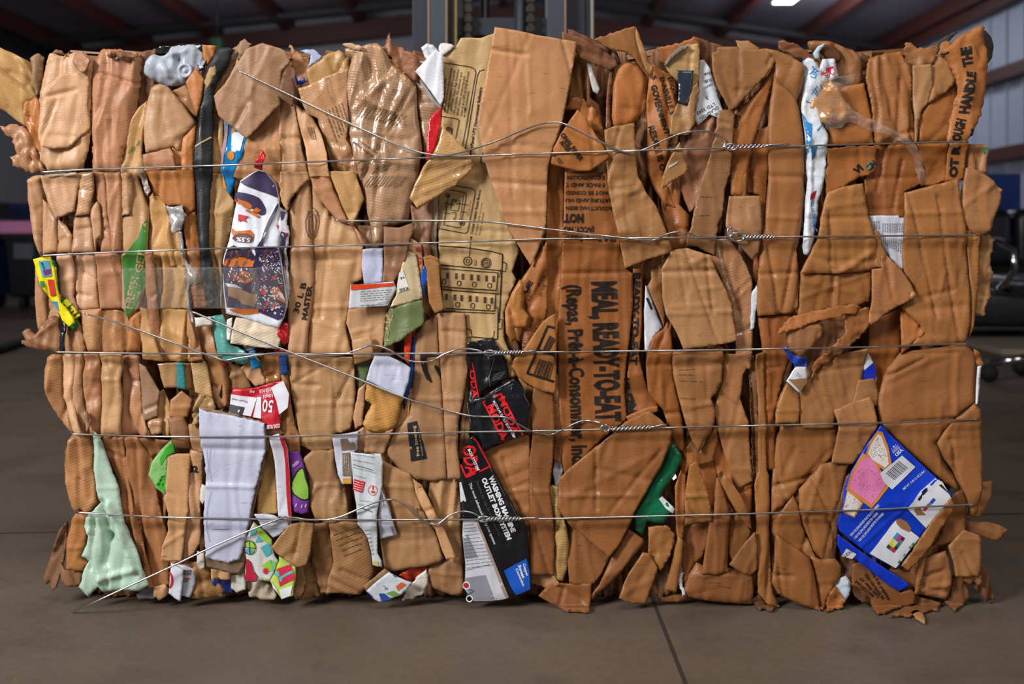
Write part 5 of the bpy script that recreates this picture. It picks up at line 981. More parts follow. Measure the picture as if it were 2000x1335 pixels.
V46c|washing_machine_carton|carton|long black carton printed WASHING MACHINE OUTLET BOX SYSTEM|8|#15161B|m=l e=7 w=12 c=1.2 v=.8 t=.5|908,880 918,855 926,846 936,864 944,882 957,905 984,956 1000,980 1011,1001 1022,1012 1030,1030 1034,1086 1038,1147 1007,1164 993,1170 965,1174 924,1177 912,1168 906,1154 907,1102 903,1057 900,1010 897,956 900,915
V46d|torn_cardboard_edge|cardboard|torn brown layers left of the black cartons|5|#8C6A48|t=3 v=4 c=3|905,700 922,700 918,745 914,790 922,830 915,870 905,900 894,890 898,840 905,790
V47|cardboard_box|cardboard|smooth box face left of the washing machine carton|7|#AA7E54|e=9 w=14 c=1.2 v=1 f=745,948,850,952,3,7/745,1060,850,1050,-2,9|746,900 770,912 800,925 812,950 830,1000 852,1042 867,1090 855,1098 830,1106 800,1110 768,1118 750,1108 746,1085 742,1056 775,1044 762,990 748,952
V47b|cardboard_strip|cardboard|bent diagonal strip left of the washing machine carton|8|b|e=4 w=7 c=1|806,935 822,948 838,975 850,1000 868,1032 884,1070 890,1087 872,1092 864,1075 852,1038 830,1000 812,965
V47c|cardboard_strip|cardboard|crowded upright edges left of the washing machine carton|5|b|v=5 c=2 st=8|840,935 902,932 898,960 902,1060 906,1100 890,1092 870,1040 850,1000 836,965
V47d|rolled_cardboard|cardboard|dusty rounded fold at the foot left of the washing machine carton|6|#A27650|e=12 w=18 c=2.5 s=1 r=0|834,1110 856,1098 890,1088 902,1092 906,1150 895,1165 870,1162 845,1150 832,1135
V48|white_sticker|paper|white sticker with brown photo, centre left at the fourth wire|8|#CFCFDE|m=p e=2 c=.8 h=1 t=.3|649,849 680,845 701,840 698,878 687,886 687,944 669,944 660,925 655,900
V49|mailer_envelope|envelope|white printed mailer with red patch|9|#CFD3D6|m=p e=4 w=9 c=1.4 t=.4 h=1.6|684,883 715,886 744,885 748,900 746,950 742,975 737,1001 737,1050 737,1080 745,1095 746,1107 728,1102 726,1080 718,1050 699,1021 696,985 690,955 687,920
V50|paper_tag|paper|white tag printed 315420 right of the mailer|8|#CDCFDF|m=p e=1 c=.6 h=1 t=.3|746,954 752,968 760,990 768,1015 775,1044 742,1053 739,1012
V51|cardboard_flap|cardboard|square tan flap above the printed mailer|7|b|e=4 c=1.2|701,839 710,832 737,844 769,836 764,850 758,865 750,885 744,887 694,882 698,860
V51b|cardboard_sheet|cardboard|narrow tan sheet between corrugated roll and arrow box|5|b|e=5 v=3|770,836 786,780 800,770 800,810 780,850 756,884 746,900 752,870
V52|juice_carton|carton|small white carton with orange and green print at the foot|8|#D0D4DA|m=p e=3 c=1.4 t=.6 r=0|715,1155 735,1136 760,1116 778,1126 804,1136 796,1150 782,1161 762,1170 742,1177 730,1170
V52b|cardboard_sheet|cardboard|brown torn edge above the small white carton|6|#8E6C4C|c=1 t=1|708,1146 730,1128 752,1109 764,1116 740,1136 716,1156
V53a|paper_scrap|paper|torn white paper at the foot right of the small white carton|6|#CFC8BE|m=p c=6 t=3 cs=16|796,1150 812,1128 834,1112 836,1136 828,1160 800,1168 784,1172
V53b|carton_scrap|carton|red torn carton scraps above the small white carton|5|#B8321E|m=p c=4 t=3 cs=16|778,1122 800,1110 836,1106 836,1125 806,1136
V54|white_box|carton|small white box with a red ring at the foot|8|#D6D8E2|m=p e=4 c=1 r=0|333,1100 345,1106 357,1113 357,1135 352,1174 340,1168 329,1158
V54b|silver_label|paper|grey barcode label right of the red ring box|7|#B9BCC6|m=p e=2 c=.8 r=0|346,1102 362,1104 380,1113 380,1140 371,1167 354,1163 354,1130
V55|crumpled_cardboard|cardboard|crumpled board at the foot left of centre|6|#9C7044|c=6 cs=24 t=3 e=10 r=0|378,1106 400,1098 415,1112 425,1135 438,1155 436,1168 405,1172 372,1170 376,1140
V55b|plastic_foil|foil|dark blue foil under the small square flap|5|#1A2C6C|m=l c=4 cs=14 r=0|414,1130 450,1132 456,1146 452,1160 430,1158 418,1146
V55c|paper_scrap|paper|white and yellow scrap left of the red stocking|6|#D6D2C0|m=p c=3 t=2|450,1122 478,1120 480,1150 462,1156 452,1150
V55d|carton_scrap|carton|orange and white scraps under the gift wrap|5|#B9A68E|m=p c=6 t=3 cs=14 r=0|478,1136 526,1136 540,1158 540,1168 505,1170 486,1160
V55e|paper_scrap|paper|grey scrap on the floor left of the red ring box|5|#6E6A70|m=p c=3 r=0|265,1162 280,1148 300,1140 318,1156 300,1170 270,1170
V55f|cardboard_scrap|cardboard|crumpled knot above the white scrap at the foot left|6|b|c=5 t=3 cs=14 r=0|296,1146 326,1142 330,1164 310,1172 298,1160
MG|mint_plastic_sheet|plastic|crumpled mint green panel at the lower left|8|#BAD4BE|m=p e=9 w=14 c=2.5 v=2 t=.8 cs=70 r=.7 h=2 f=197,985,212,1050,-16,14/212,1050,206,1100,-12,12/212,985,262,1110,9,11/172,1040,200,1150,7,12/184,1000,176,1110,-8,8/196,1130,262,1112,7,10/231,952,190,952,2,6|179,842 189,848 196,862 200,877 212,909 231,952 236,990 243,1021 255,1052 270,1080 280,1115 290,1143 270,1155 235,1153 202,1157 192,1145 184,1152 175,1161 171,1167 160,1155 151,1147 157,1136 162,1113 171,1098 165,1090 157,1087 166,1065 173,1046 166,1042 161,1030 166,1010 180,998 193,983 188,952 180,911
'''
DATA += r'''
W2|bulging_bundle|cardboard|bulging pleats at the left between fourth and fifth wires|6|#B27B4C|m=f e=18 w=24 v=5 c=1.5 st=7 d=-8 f=150,860,165,990,-6,7|139,848 160,846 178,848 182,880 182,909 189,952 194,981 180,1000 166,1004 144,1000 134,975 126,945 120,910 121,880
W3|flattened_box|cardboard|orange square panel left of the mint green panel|7|#B0743F|m=f e=10 w=14 c=1 f=130,1069,160,1069,3,5|137,1017 146,1003 169,1006 166,1030 171,1044 164,1070 158,1090 170,1100 163,1115 128,1114 128,1057
W4|folded_cardboard|cardboard|dark folded sheets splayed at the lower left corner|4|#7C563C|v=5 c=3 h=5 d=25 e=5|79,1134 90,1104 103,1075 117,1035 134,1016 132,1057 126,1082 122,1110 112,1146 104,1152 98,1150 96,1134 88,1143
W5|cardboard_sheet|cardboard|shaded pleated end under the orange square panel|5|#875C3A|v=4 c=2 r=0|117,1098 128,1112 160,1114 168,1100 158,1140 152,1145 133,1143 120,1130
W6a|bulging_bundle|cardboard|leftmost pleat bulging below the third wire|5|#B88255|m=f e=18 w=22 v=3 c=2 st=6 f=94,722,92,760,3,6|90,698 108,688 122,689 121,740 124,775 134,812 148,838 156,848 139,847 117,830 105,810 94,790 84,756 83,722
W6b|cardboard_pleat|cardboard|second pleat from the left below the third wire|6|a|e=8 w=10 v=2 c=2|120,689 146,689 143,740 142,780 152,812 166,848 150,848 134,812 122,775 119,735
W6c|cardboard_pleat|cardboard|third pleat from the left below the third wire|5|b|e=8 w=10 v=3 c=3|144,689 166,690 162,740 166,790 172,820 178,848 160,846 146,805 140,780
W6d|cardboard_pleat|cardboard|fourth pleat from the left with torn hole, below third wire|6|r|e=8 w=10 v=3 c=4 cs=24|164,690 194,690 196,740 198,790 196,850 178,848 172,810 162,760
W6e|cardboard_pleat|cardboard|wide pleat above the top of the mint green panel|7|b|e=8 w=12 v=2 c=2.5 f=196,742,236,742,3,6/205,705,228,745,-3,5|193,690 238,690 236,730 234,745 238,782 238,848 200,850 196,800
W6f|pleated_strip|cardboard|crowded pleats left of the dusty triangle|5|r|v=6 st=8 c=2.5 e=7|236,690 250,690 274,695 272,740 282,810 300,852 238,850 238,782
W15|flattened_box|cardboard|dusty grey brown triangle panel between third and fourth wires|6|u|e=6 c=2|272,709 285,716 300,745 312,765 308,790 308,812 282,822 276,790 274,750
W15b|taped_roll|cardboard|taped rolled end below the dusty triangle|6|b|m=g e=10 w=12 c=4 cs=18|282,822 308,814 316,822 316,845 300,850 290,838
W10a|folded_cardboard|cardboard|narrow tan folds right of the dusty triangle|5|n|v=4 c=3|312,765 318,760 330,785 334,815 332,850 318,850 306,815
W10b|flattened_box|cardboard|orange brown flap above the hollow roll|6|c|e=6 c=2|334,780 356,762 376,780 373,795 366,815 342,815 332,812
W10|rolled_cardboard|cardboard|hollow dark brown roll left of the large white carton|7|#8E6240|e=9 w=10 c=2|327,818 340,813 357,814 368,835 369,876 343,874 334,845
W11|taped_cardboard_box|cardboard|taped box corner with embossed marks|6|#B58A5C|m=g e=3 c=1.5|308,710 346,707 347,757 322,757 314,735
W11b|teal_strip|carton|short teal strip below the third wire|7|#3A8B8E|m=p e=1 c=1 t=.5|345,707 359,708 362,761 345,757
W12|corrugated_cardboard|cardboard|ribbed golden scrap right of the short teal strip|6|#A87C46|v=5 st=9 e=2|359,708 373,709 374,762 361,760
W12b|corrugated_cardboard|cardboard|pale panel with diagonal ribs beside the teal bag|6|#C09A68|m=f e=4 c=1|372,709 400,706 408,735 416,776 398,772 382,765
W12c|cardboard_strip|cardboard|folded brown strips under the teal plastic bag|5|c|v=4 c=2 e=6|382,637 412,635 424,680 440,708 446,745 446,790 430,800 418,776 402,710 390,670
W13|torn_cardboard_edge|cardboard|torn corrugated knot above the large white carton|8|#A88250|c=6 t=3 cs=16|381,782 387,768 402,770 414,778 420,800 404,798 390,800 388,824 376,828
W14|rolled_cardboard|cardboard|small folded tab left of the large white carton|7|b|e=6 c=2|369,828 388,824 397,846 402,868 396,884 370,878
W16|pleated_strip|cardboard|crowd of upright pleats above third wire, left of teal bag|5|n|v=6 st=10 c=1.5 e=6|310,602 368,604 372,650 372,690 400,706 318,706 314,650
W17|flattened_box|cardboard|ribbed flap under the third wire left of the white tag|6|c|v=3 d=-20|368,600 380,622 386,650 398,700 374,706 370,650|
W7a|cardboard_strip|cardboard|long strip right of the mint green panel|6|#A56E43|m=f e=7 v=3.5 st=9 c=1|190,852 242,850 244,900 256,960 278,1050 300,1148 290,1148 268,1078 245,1020 236,985 230,945 212,905
W7b|cardboard_strip|cardboard|long slanting pleats crossing the fifth wire at left|5|#A87045|v=5 st=10 c=1.5 d=-10 e=6|242,850 270,852 285,880 300,905 305,960 320,1020 328,1060 330,1100 332,1142 300,1148 280,1060 256,960 244,905
W7c|cardboard_sheet|cardboard|folded brown sheet left of the green label|4|#9E693F|e=6 c=2.5 v=3|268,852 302,854 340,860 328,975 324,1036 310,1000 300,940 285,885
GL|green_label|paper|green and white printed label scrap|7|#8AC070|m=l e=3 c=2 t=.8|337,856 340,884 327,892 326,930 324,965 306,952 290,928 296,902 314,878
W8|flattened_box|cardboard|tan panel right of the green label|7|b|e=4 c=1.2 t=1 f=318,1065,358,1040,3,6|327,890 345,886 369,888 368,940 368,1000 362,1039 356,1094 330,1094 316,1092 318,1066 329,1035 330,1000 322,974 326,920
W9|cardboard_strip|cardboard|narrow panel stamped 32 left of the large white carton|6|b|e=5 v=2 c=2|369,877 398,882 394,930 392,1000 392,1057 380,1080 357,1094 362,1035 370,990
W9b|white_carton|carton|torn white edge left of the large white carton|7|#D6D2CC|m=p t=2 c=2|394,945 408,950 404,975 396,985 390,965
W9c|white_carton|carton|small off white tab below the torn white edge|8|#CFC7B8|m=p c=1|384,1077 398,1080 400,1105 395,1112 384,1106
W9d|cardboard_scrap|cardboard|crumpled brown scrap above the grey barcode label|5|c|c=4 t=2|328,1092 385,1096 386,1110 366,1106 330,1106
X1|bulging_bundle|cardboard|pale leftmost bulge between first and second wires|5|#C29068|e=20 w=24 c=3 v=2|49,352 61,343 83,341 86,420 84,494 74,499 61,465 52,430 47,390
X2|cardboard_flap|cardboard|pale triangular flap below the first wire at left|7|a|m=f e=4 w=8 c=1 f=86,345,112,425,3,6|83,343 120,341 162,337 150,368 145,413 128,420 112,427 95,395 84,365
X3|cardboard_pleat|cardboard|brown pleat left of the pale triangular flap's point|5|b|e=7 c=1.5|82,388 96,400 112,428 114,492 84,496
X4|cardboard_pleat|cardboard|narrow pleat right of the pale triangular flap's point|6|b|e=7 c=2 v=2|111,428 128,440 142,460 143,492 112,493
X5|cardboard_box|cardboard|shiny pale upright fold below the first wire at left|7|a|m=g e=8 w=12 c=1.2 f=150,368,180,369,-3,5|160,336 183,335 182,370 173,418 144,422 150,370|
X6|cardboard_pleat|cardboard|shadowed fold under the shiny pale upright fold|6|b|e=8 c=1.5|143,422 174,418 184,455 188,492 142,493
X7|cardboard_pleat|cardboard|leaf-shaped fold right of the shiny pale upright fold|7|b|e=6 c=2|187,393 192,400 196,430 198,460 190,466 188,490 180,440 174,410|
X8|cardboard_pleat|cardboard|straight orange pleat under the tall torn column, left one|6|r|e=7 v=1.5 c=1 f=193,420,210,421,3,5|183,336 206,336 211,420 228,492 198,492 196,420 188,390
X9|cardboard_pleat|cardboard|straight orange pleat under the tall torn column, right one|7|r|e=7 v=1.5 c=1|205,336 235,335 237,420 237,492 222,492 210,420
X10|cardboard_pleat|cardboard|short upright pleat with creased foot, left of green lettering|7|b|e=7 v=2 c=2 f=238,419,254,419,3,5|236,337 256,337 258,380 252,419 237,421
X11|printed_sheet|cardboard|long sheet with a green diagonal band lettered FRESH|6|b|e=7 w=12 c=1.5 v=2|254,338 266,345 279,380 289,410 288,487 285,555 272,600 250,622 240,600 238,521 237,424 252,419
X12|plastic_scrap|plastic|small silver plastic scrap left of the foil, high left|7|#9A8478|m=g c=4 cs=12 h=1|270,332 281,335 294,372 288,384 282,376 276,355
X13|cardboard_sheet|cardboard|creased orange brown sheet left of the black strip|6|o|e=5 c=2 v=1 f=344,335,352,400,3,7|286,333 344,332 379,332 380,409 366,418 352,400 324,402 298,375|
X14|pleated_strip|cardboard|close pleats right of the green lettered sheet|5|n|v=6 st=9 c=1.5 e=6|289,385 298,376 322,392 334,420 345,440 362,490 368,520 308,520 287,500
X15|plastic_bag|plastic|grey torn foil bag hanging left of the black strip|7|#A9A6A4|m=l c=7 cs=16 e=6 t=2 h=1|324,401 340,404 355,401 366,420 358,436 352,452 338,454 334,438|
X16|plastic_ribbon|plastic|thin grey plastic ribbon trailing from the foil bag|8|#9A9692|m=l c=3 cs=14 h=1 e=3 w=4|350,452 356,452 360,485 366,514 378,525 388,540 384,552 370,558 368,580 374,605 380,632 374,628 366,600 365,556 362,520 354,490
X17|cardboard_sheet|cardboard|curved brown sheet between foil bag and black strip|5|o|e=9 c=2 v=1.5|362,416 381,410 388,450 396,490 394,521 382,524 368,500 360,450
Y0|yellow_carton|carton|bright yellow carton strip at the left edge below second wire|8|#F0DC14|m=p e=3 w=6 c=.8 r=.3 t=.3|65,506 80,502 97,501 106,525 111,560 118,590 132,606 144,622 146,630 135,638 122,625 115,609 97,582 79,557 72,535
Y0b|green_carton|carton|green carton edge lettered in yellow beside the yellow strip|7|#157A3C|m=p e=3 c=1|105,506 110,510 115,580 128,585 150,626 147,640 138,646 128,628 112,600
Y1|cardboard_box|cardboard|pinkish box side below the yellow carton at the left edge|5|#BC8860|e=14 w=18 c=1.2|64,521 72,535 80,557 92,575 93,612 90,635 74,652 68,629 63,580
Y1b|cardboard_sheet|cardboard|narrow sheet between the pinkish box side and black strip at left|4|b|c=1.5|90,575 113,600 118,625 110,640 88,640
Y2|cardboard_pleat|cardboard|tall pale pleat right of the yellow carton|6|a|e=7 v=1.5 c=1.5|111,495 143,494 146,540 142,580 150,602 148,622 130,590 116,575 112,530
Y3|cardboard_pleat|cardboard|broad creased pleat below the second wire at left|5|a|e=7 v=2 c=2 f=160,530,190,550,-4,6|142,494 188,492 190,550 193,602 157,606 150,600 143,560
Y3b|rolled_cardboard|cardboard|smooth cylinder-like fold above the third wire at left|7|#BE8A5C|e=14 w=18 c=.8|154,606 193,603 196,640 195,685 172,686 166,666 158,640
Y4|cardboard_pleat|cardboard|twin tall pleats left of the green diagonal band|6|r|e=7 v=4 st=9 c=1.5|187,492 237,492 240,540 244,602 193,604 190,550
Y4b|cardboard_sheet|cardboard|folded sheet under the loose wire tail at left|5|c|e=6 v=3 c=2 f=194,604,240,670,3,6|193,603 243,602 252,630 264,686 196,687
Y5|rolled_cardboard|cardboard|stubby orange fold below the green diagonal band|7|o|e=12 w=16 c=2|250,622 262,612 276,604 276,640 273,686 250,687 248,650
Y5b|cardboard_strip|cardboard|narrow strip right of the stubby orange fold|6|n|e=6|274,600 288,604 296,640 318,700 318,706 280,700 274,650
Y6|cardboard_pleat|cardboard|upright pinkish pleat right of the green diagonal band|6|r|e=6 v=3 st=9|286,490 302,490 308,600 312,650 320,704 304,700 290,620 284,560
Y6b|pleated_strip|cardboard|fine ribbed pleats below the second wire at left|5|n|v=5 st=10 c=1 e=5|302,490 364,490 366,560 370,602 340,602 308,601
Y7|cardboard_scrap|cardboard|orange scrap with dark rubbed bands left of black strip|6|#B0703A|e=3 c=1|372,560 398,553 404,598 378,602
Y7b|cardboard_pleat|cardboard|dark rounded pleat left of the black strip|5|c|e=7 c=1.5|364,490 396,488 400,552 374,560 366,530
Y10|curled_cardboard_sheet|cardboard|brown curled sheet flaring out at far left above third wire|6|#966642|e=9 w=14 c=3 v=2 t=2 f=70,655,112,625,5,8/60,660,115,682,4,8|94,621 105,617 114,620 119,655 122,687 106,685 80,684 54,677 43,671 42,666 52,664 46,650 50,642 57,641 64,650 70,653 80,640
Y11|black_strip|plastic|ragged black strip at left above the third wire|7|#15181E|m=l c=2 t=1.5 h=1|113,612 128,622 131,640 128,660 130,686 121,686 118,650
Y12|cardboard_pleat|cardboard|small crumpled folds right of the ragged black strip|5|c|v=3.5 c=2.5|128,640 148,622 160,640 168,664 174,688 128,688
Z1|cardboard_sheet|cardboard|brown sheet behind small print under the socket diagram|5|o|e=8 c=3 v=2|985,612 1010,560 1022,540 1036,520 1050,490 1062,500 1058,560 1045,600 1035,620 1016,668 995,650
Z1b|printed_sheet|cardboard|crumpled sheet with small print beside the ration box|6|o|c=3.5 v=3.5 e=6 d=15 cs=30|1020,560 1040,520 1055,490 1068,470 1072,540 1068,600 1064,640 1050,670 1036,690 1020,690 1018,660 1030,600|
Z1c|crumpled_cardboard|cardboard|bulging orange fold right of the olive box's foot|8|#B8793E|e=10 c=4 cs=30|986,608 1000,570 1016,545 1024,560 1020,600 1034,618 1028,640 1005,640 1010,662 1000,668 988,650|
Z2|barcode_flap|cardboard|flap printed with two barcodes in a black frame|9|#B47A42|e=6 w=10 c=1.2 t=.5|1060,628 1072,618 1085,612 1086,660 1087,730 1085,768 1060,764 1035,752 1012,735 1000,715 1004,700 1022,684 1040,655
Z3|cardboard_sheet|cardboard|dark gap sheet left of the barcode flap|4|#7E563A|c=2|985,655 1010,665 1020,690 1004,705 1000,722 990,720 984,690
Z4|cardboard_strip|cardboard|folded strip under the barcode flap|5|c|e=6 v=2|1000,722 1030,752 1042,758 1044,800 1036,850 1026,846 1034,800 1020,752
Z5|cardboard_strip|cardboard|torn fold at the fourth wire between black cartons and ration box|6|#A06A3C|e=5 c=3 t=1.5|1078,785 1092,790 1098,860 1096,905 1082,900 1080,840
'''
DATA += r'''
J4b|cardboard_strip|cardboard|thin layered edge along the right of the upright torn triangular flap|9|#B98A58|e=1.5 c=.8 v=3 t=1|1241,52 1246,62 1256,90 1274,134 1271,148 1262,138 1250,108 1242,76
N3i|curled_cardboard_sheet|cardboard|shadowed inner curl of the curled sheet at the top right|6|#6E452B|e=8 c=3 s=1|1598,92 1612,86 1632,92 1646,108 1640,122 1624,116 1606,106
N3c|paper_scrap|paper|curved white and blue lip in the curled sheet at the top right|7|#B8CCDC|m=p c=1 e=3|1588,104 1598,90 1610,85 1608,92 1600,102 1600,116 1592,114
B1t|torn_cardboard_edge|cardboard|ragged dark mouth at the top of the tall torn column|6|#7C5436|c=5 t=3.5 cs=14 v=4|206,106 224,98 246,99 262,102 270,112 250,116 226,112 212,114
A5t|crumpled_cardboard|cardboard|crumpled corner at the top right of the large pale top left panel|6|#A87650|c=5 cs=20 t=2|140,120 144,100 160,101 178,116 175,134 162,142 148,136
A5h|torn_scrap|cardboard|tiny torn ring on top of the large pale top left panel|6|u|c=4 cs=10 t=2|104,104 110,97 118,98 124,104 116,108
T_a|torn_scrap|cardboard|small torn hole edge above the mint green sheet|8|u|c=5 cs=12 t=2|164,806 170,802 174,818 176,834 172,842 166,828
V2g|clear_film|plastic|faint clear tape band left of the tea carton|9|#FFFFFF|m=x e=1 c=1.2 h=.4 r=.8|238,524 330,522 432,521 432,602 330,602 238,603
K3e|torn_cardboard_edge|cardboard|grey frayed left edge of the cream flap at the top|8|#8A8276|c=3 t=2.5 cs=14|1296,128 1304,112 1320,96 1341,86 1346,90 1326,104 1310,118 1302,130
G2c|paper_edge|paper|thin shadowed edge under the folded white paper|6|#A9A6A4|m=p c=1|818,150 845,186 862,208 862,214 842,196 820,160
Q3|torn_scrap|cardboard|frayed corner tip of the triangular flap at right|9|#C89464|c=2 t=1 e=1|1784,568 1790,572 1789,580 1782,586 1778,580
I3|cardboard_strip|cardboard|small pinkish roll between the black cartons and barcode flap|6|n|e=5 c=2|984,690 1004,706 1002,722 1008,735 996,738 990,715
D1b|torn_cardboard_edge|cardboard|thin bright edge strip left of the big five-sided sheet|6|#C29A68|e=2 v=2 t=1.5|430,180 440,160 452,140 464,118 470,122 452,150 440,172 434,200 428,226
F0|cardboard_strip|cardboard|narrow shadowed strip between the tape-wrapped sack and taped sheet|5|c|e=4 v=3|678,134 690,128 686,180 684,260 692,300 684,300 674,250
L2b|white_scrap|paper|white and red sliver in the gap left of the tall smooth box|6|#D6DCE2|m=p c=3 t=1.5|1468,575 1478,556 1482,575 1476,610 1474,640 1466,645
X0|torn_scrap|cardboard|torn strip tips along the first wire at left|7|#C9B08E|c=2 t=2 r=1.2|88,341 110,338 150,337 156,342 120,345 92,347
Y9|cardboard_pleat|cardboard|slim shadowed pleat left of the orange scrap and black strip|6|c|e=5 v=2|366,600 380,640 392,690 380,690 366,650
BB|black_cardboard_piece|cardboard|small black carton sliver below the fourth wire near the white sticker|5|#1A1A1E|m=p c=2|796,700 806,712 798,770 790,800 786,780
EE|torn_cardboard_edge|cardboard|light torn layers left of the large white carton's foot|6|#B58C5C|t=2.5 c=4 cs=16 v=3|384,1094 400,1100 410,1112 412,1132 396,1126 384,1112
'''
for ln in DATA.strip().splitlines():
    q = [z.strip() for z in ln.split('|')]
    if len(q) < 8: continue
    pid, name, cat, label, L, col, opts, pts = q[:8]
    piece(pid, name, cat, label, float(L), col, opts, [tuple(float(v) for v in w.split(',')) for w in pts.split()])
# ---------------------------------------------------------------- body of the bale behind the front sheets
def bale_body():
    ys = [116, 200, 325, 336, 350, 420, 490, 500, 515, 600, 680, 688, 702, 760, 840, 848, 870, 940, 998, 1006, 1024, 1110, 1172]
    lx = [92, 88, 104, 112, 84, 76, 96, 104, 88, 84, 120, 126, 108, 112, 150, 158, 142, 142, 160, 168, 152, 146, 150]
    ry = [116, 170, 262, 276, 290, 400, 452, 460, 472, 600, 662, 671, 690, 810, 820, 832, 950, 986, 1002, 1100, 1172]
    rx = [1900, 1905, 1872, 1862, 1890, 1890, 1888, 1880, 1892, 1884, 1870, 1864, 1884, 1894, 1886, 1894, 1896, 1880, 1886, 1880, 1870]
    NR, depth = 210, 0.76
    yy = np.linspace(116, 1183, NR); L_ = np.interp(yy, ys, lx); R_ = np.interp(yy, ry, rx)
    nf, ns = 420, 110
    rows = []
    for i, y in enumerate(yy):
        xl, xr = L_[i] , R_[i]; pts = []
        s = np.linspace(0, 1, nf, endpoint=False); X = xl + (xr - xl) * s
        n = np.abs(perlin(X / 11, np.full(nf, y / 150), 77)) * 26 + np.abs(perlin(X / 30, np.full(nf, y / 90), 78)) * 26
        rnd = 40 * (1 - np.sqrt(np.clip(1 - np.clip(1 - np.minimum(s, 1 - s) * (xr - xl) / 40, 0, 1) ** 2, 0, 1)))
        for a, d in zip(X, 44 + 1.3 * n + rnd): pts.append(((a - 1000) / 1000.0, d / 1000.0))
        for sgn, xe in ((1, xr), (0, None), (-1, xl)):
            if sgn == 0:
                for q in np.linspace(0, 1, nf // 3, endpoint=False):
                    a = xr + (xl - xr) * q
                    pts.append(((a - 1000) / 1000.0, depth + 0.03 * abs(float(perlin(a / 14, y / 120, 5)))))
                continue
            q = np.linspace(0, 1, ns, endpoint=False)
            dd = 0.06 + (depth - 0.06) * (q if sgn > 0 else 1 - q)
            bul = 0.012 * np.sin(np.pi * np.clip(dd / depth, 0, 1)) - 0.022 * np.abs(perlin(dd * 75, np.full(ns, y / 160), 9 + sgn)) - 0.012 * np.abs(perlin(dd * 180, np.full(ns, y / 90), 19 + sgn))
            for d, b_ in zip(dd, bul): pts.append(((xe - 1000) / 1000.0 + sgn * b_, d))
        rows.append(pts)
    P = len(rows[0]); V = []; F = []
    for i, pts in enumerate(rows):
        z = max(0.002, HCAM - (yy[i] - HOR) / 1000.0)
        for a, d in pts:
            zz = z + (0.035 * float(np.abs(math.sin(a * 37) * math.sin(a * 91 + d * 60))) if i < 2 else 0)
            V.append((a, d, zz))
    for i in range(NR - 1):
        for j in range(P):
            k = (j + 1) % P; F.append((i * P + j, i * P + k, (i + 1) * P + k, (i + 1) * P + j))
    cx = sum(p[0] for p in rows[0]) / P
    for i in (0, NR - 1):
        c = len(V); V.append((0, depth / 2, (HCAM + 0.36) if i == 0 else 0.002))
        for j in range(P):
            k = (j + 1) % P
            F.append((c, i * P + k, i * P + j) if i == 0 else (c, i * P + j, i * P + k))
    me = bpy.data.meshes.new('compressed_cardboard'); me.from_pydata(V, [], F); me.materials.append(M_BOARD)
    me.polygons.foreach_set('use_smooth', [True] * len(me.polygons)); me.update()
    o = link('compressed_cardboard', me); o.color = lin((138, 94, 60))
    tag(o, 'dense pressed cardboard layers filling the bale behind its front sheets', 'cardboard', None, 'stuff')
bale_body()

# ---------------------------------------------------------------- tie wires
def wire_material():
    m = plain('galvanised_wire', (196, 196, 198), 0.28, 1.0); return m
M_WIRE = wire_material()
def envelope(px, py, r=14):
    ix0, ix1 = int((px - r) / 10), int((px + r) / 10) + 1; iy0, iy1 = int((py - 8) / 10), int((py + 8) / 10) + 1
    ix0, iy0 = max(0, ix0), max(0, iy0)
    w = HM[iy0:iy1 + 1, ix0:ix1 + 1]
    return float(w.max()) if w.size else -1.0
def wire_pts(px, lift=0.0015, free=None):
    """px: list of (col, row[, extra mm]); dense points riding on the bale front"""
    P = []
    for i in range(len(px) - 1):
        a, b_ = px[i], px[i + 1]; m = max(1, int(math.hypot(b_[0] - a[0], b_[1] - a[1]) / 10))
        for k in range(m):
            t = k / m; P.append([a[0] + (b_[0] - a[0]) * t, a[1] + (b_[1] - a[1]) * t, (a[2] if len(a) > 2 else 0) * (1 - t) + (b_[2] if len(b_) > 2 else 0) * t])
    l = px[-1]; P.append([l[0], l[1], l[2] if len(l) > 2 else 0])
    h = np.array([envelope(p[0], p[1]) for p in P]); h = np.where(h < -.05, -0.012, h)
    n = len(h); g = h.copy()                      # taut wire: running upper envelope, then smoothed
    for i in range(n): g[i] = h[max(0, i - 3):i + 4].max()
    ker = np.array([1, 2, 3, 4, 5, 4, 3, 2, 1.]); ker /= ker.sum()
    gp = np.pad(g, 4, mode='edge'); g2 = np.convolve(gp, ker, 'valid'); g2 = np.maximum(g2, h - 0.001)
    return [W(p[0], p[1], -(g2[i] + lift + p[2] / 1000.0)) for i, p in enumerate(P)]
def smooth_px(pts, n=8):
    P = [np.array(list(p) + [0] * (3 - len(p)), float) for p in pts]; P = [2 * P[0] - P[1]] + P + [2 * P[-1] - P[-2]]; out = []
    for i in range(1, len(P) - 2):
        p0, p1, p2, p3 = P[i - 1:i + 3]
        for k in range(n):
            t = k / n
            out.append(0.5 * ((2 * p1) + (-p0 + p2) * t + (2 * p0 - 5 * p1 + 4 * p2 - p3) * t * t + (-p0 + 3 * p1 - 3 * p2 + p3) * t ** 3))
    out.append(P[-2]); return [tuple(q) for q in out]
R_W = 0.0018
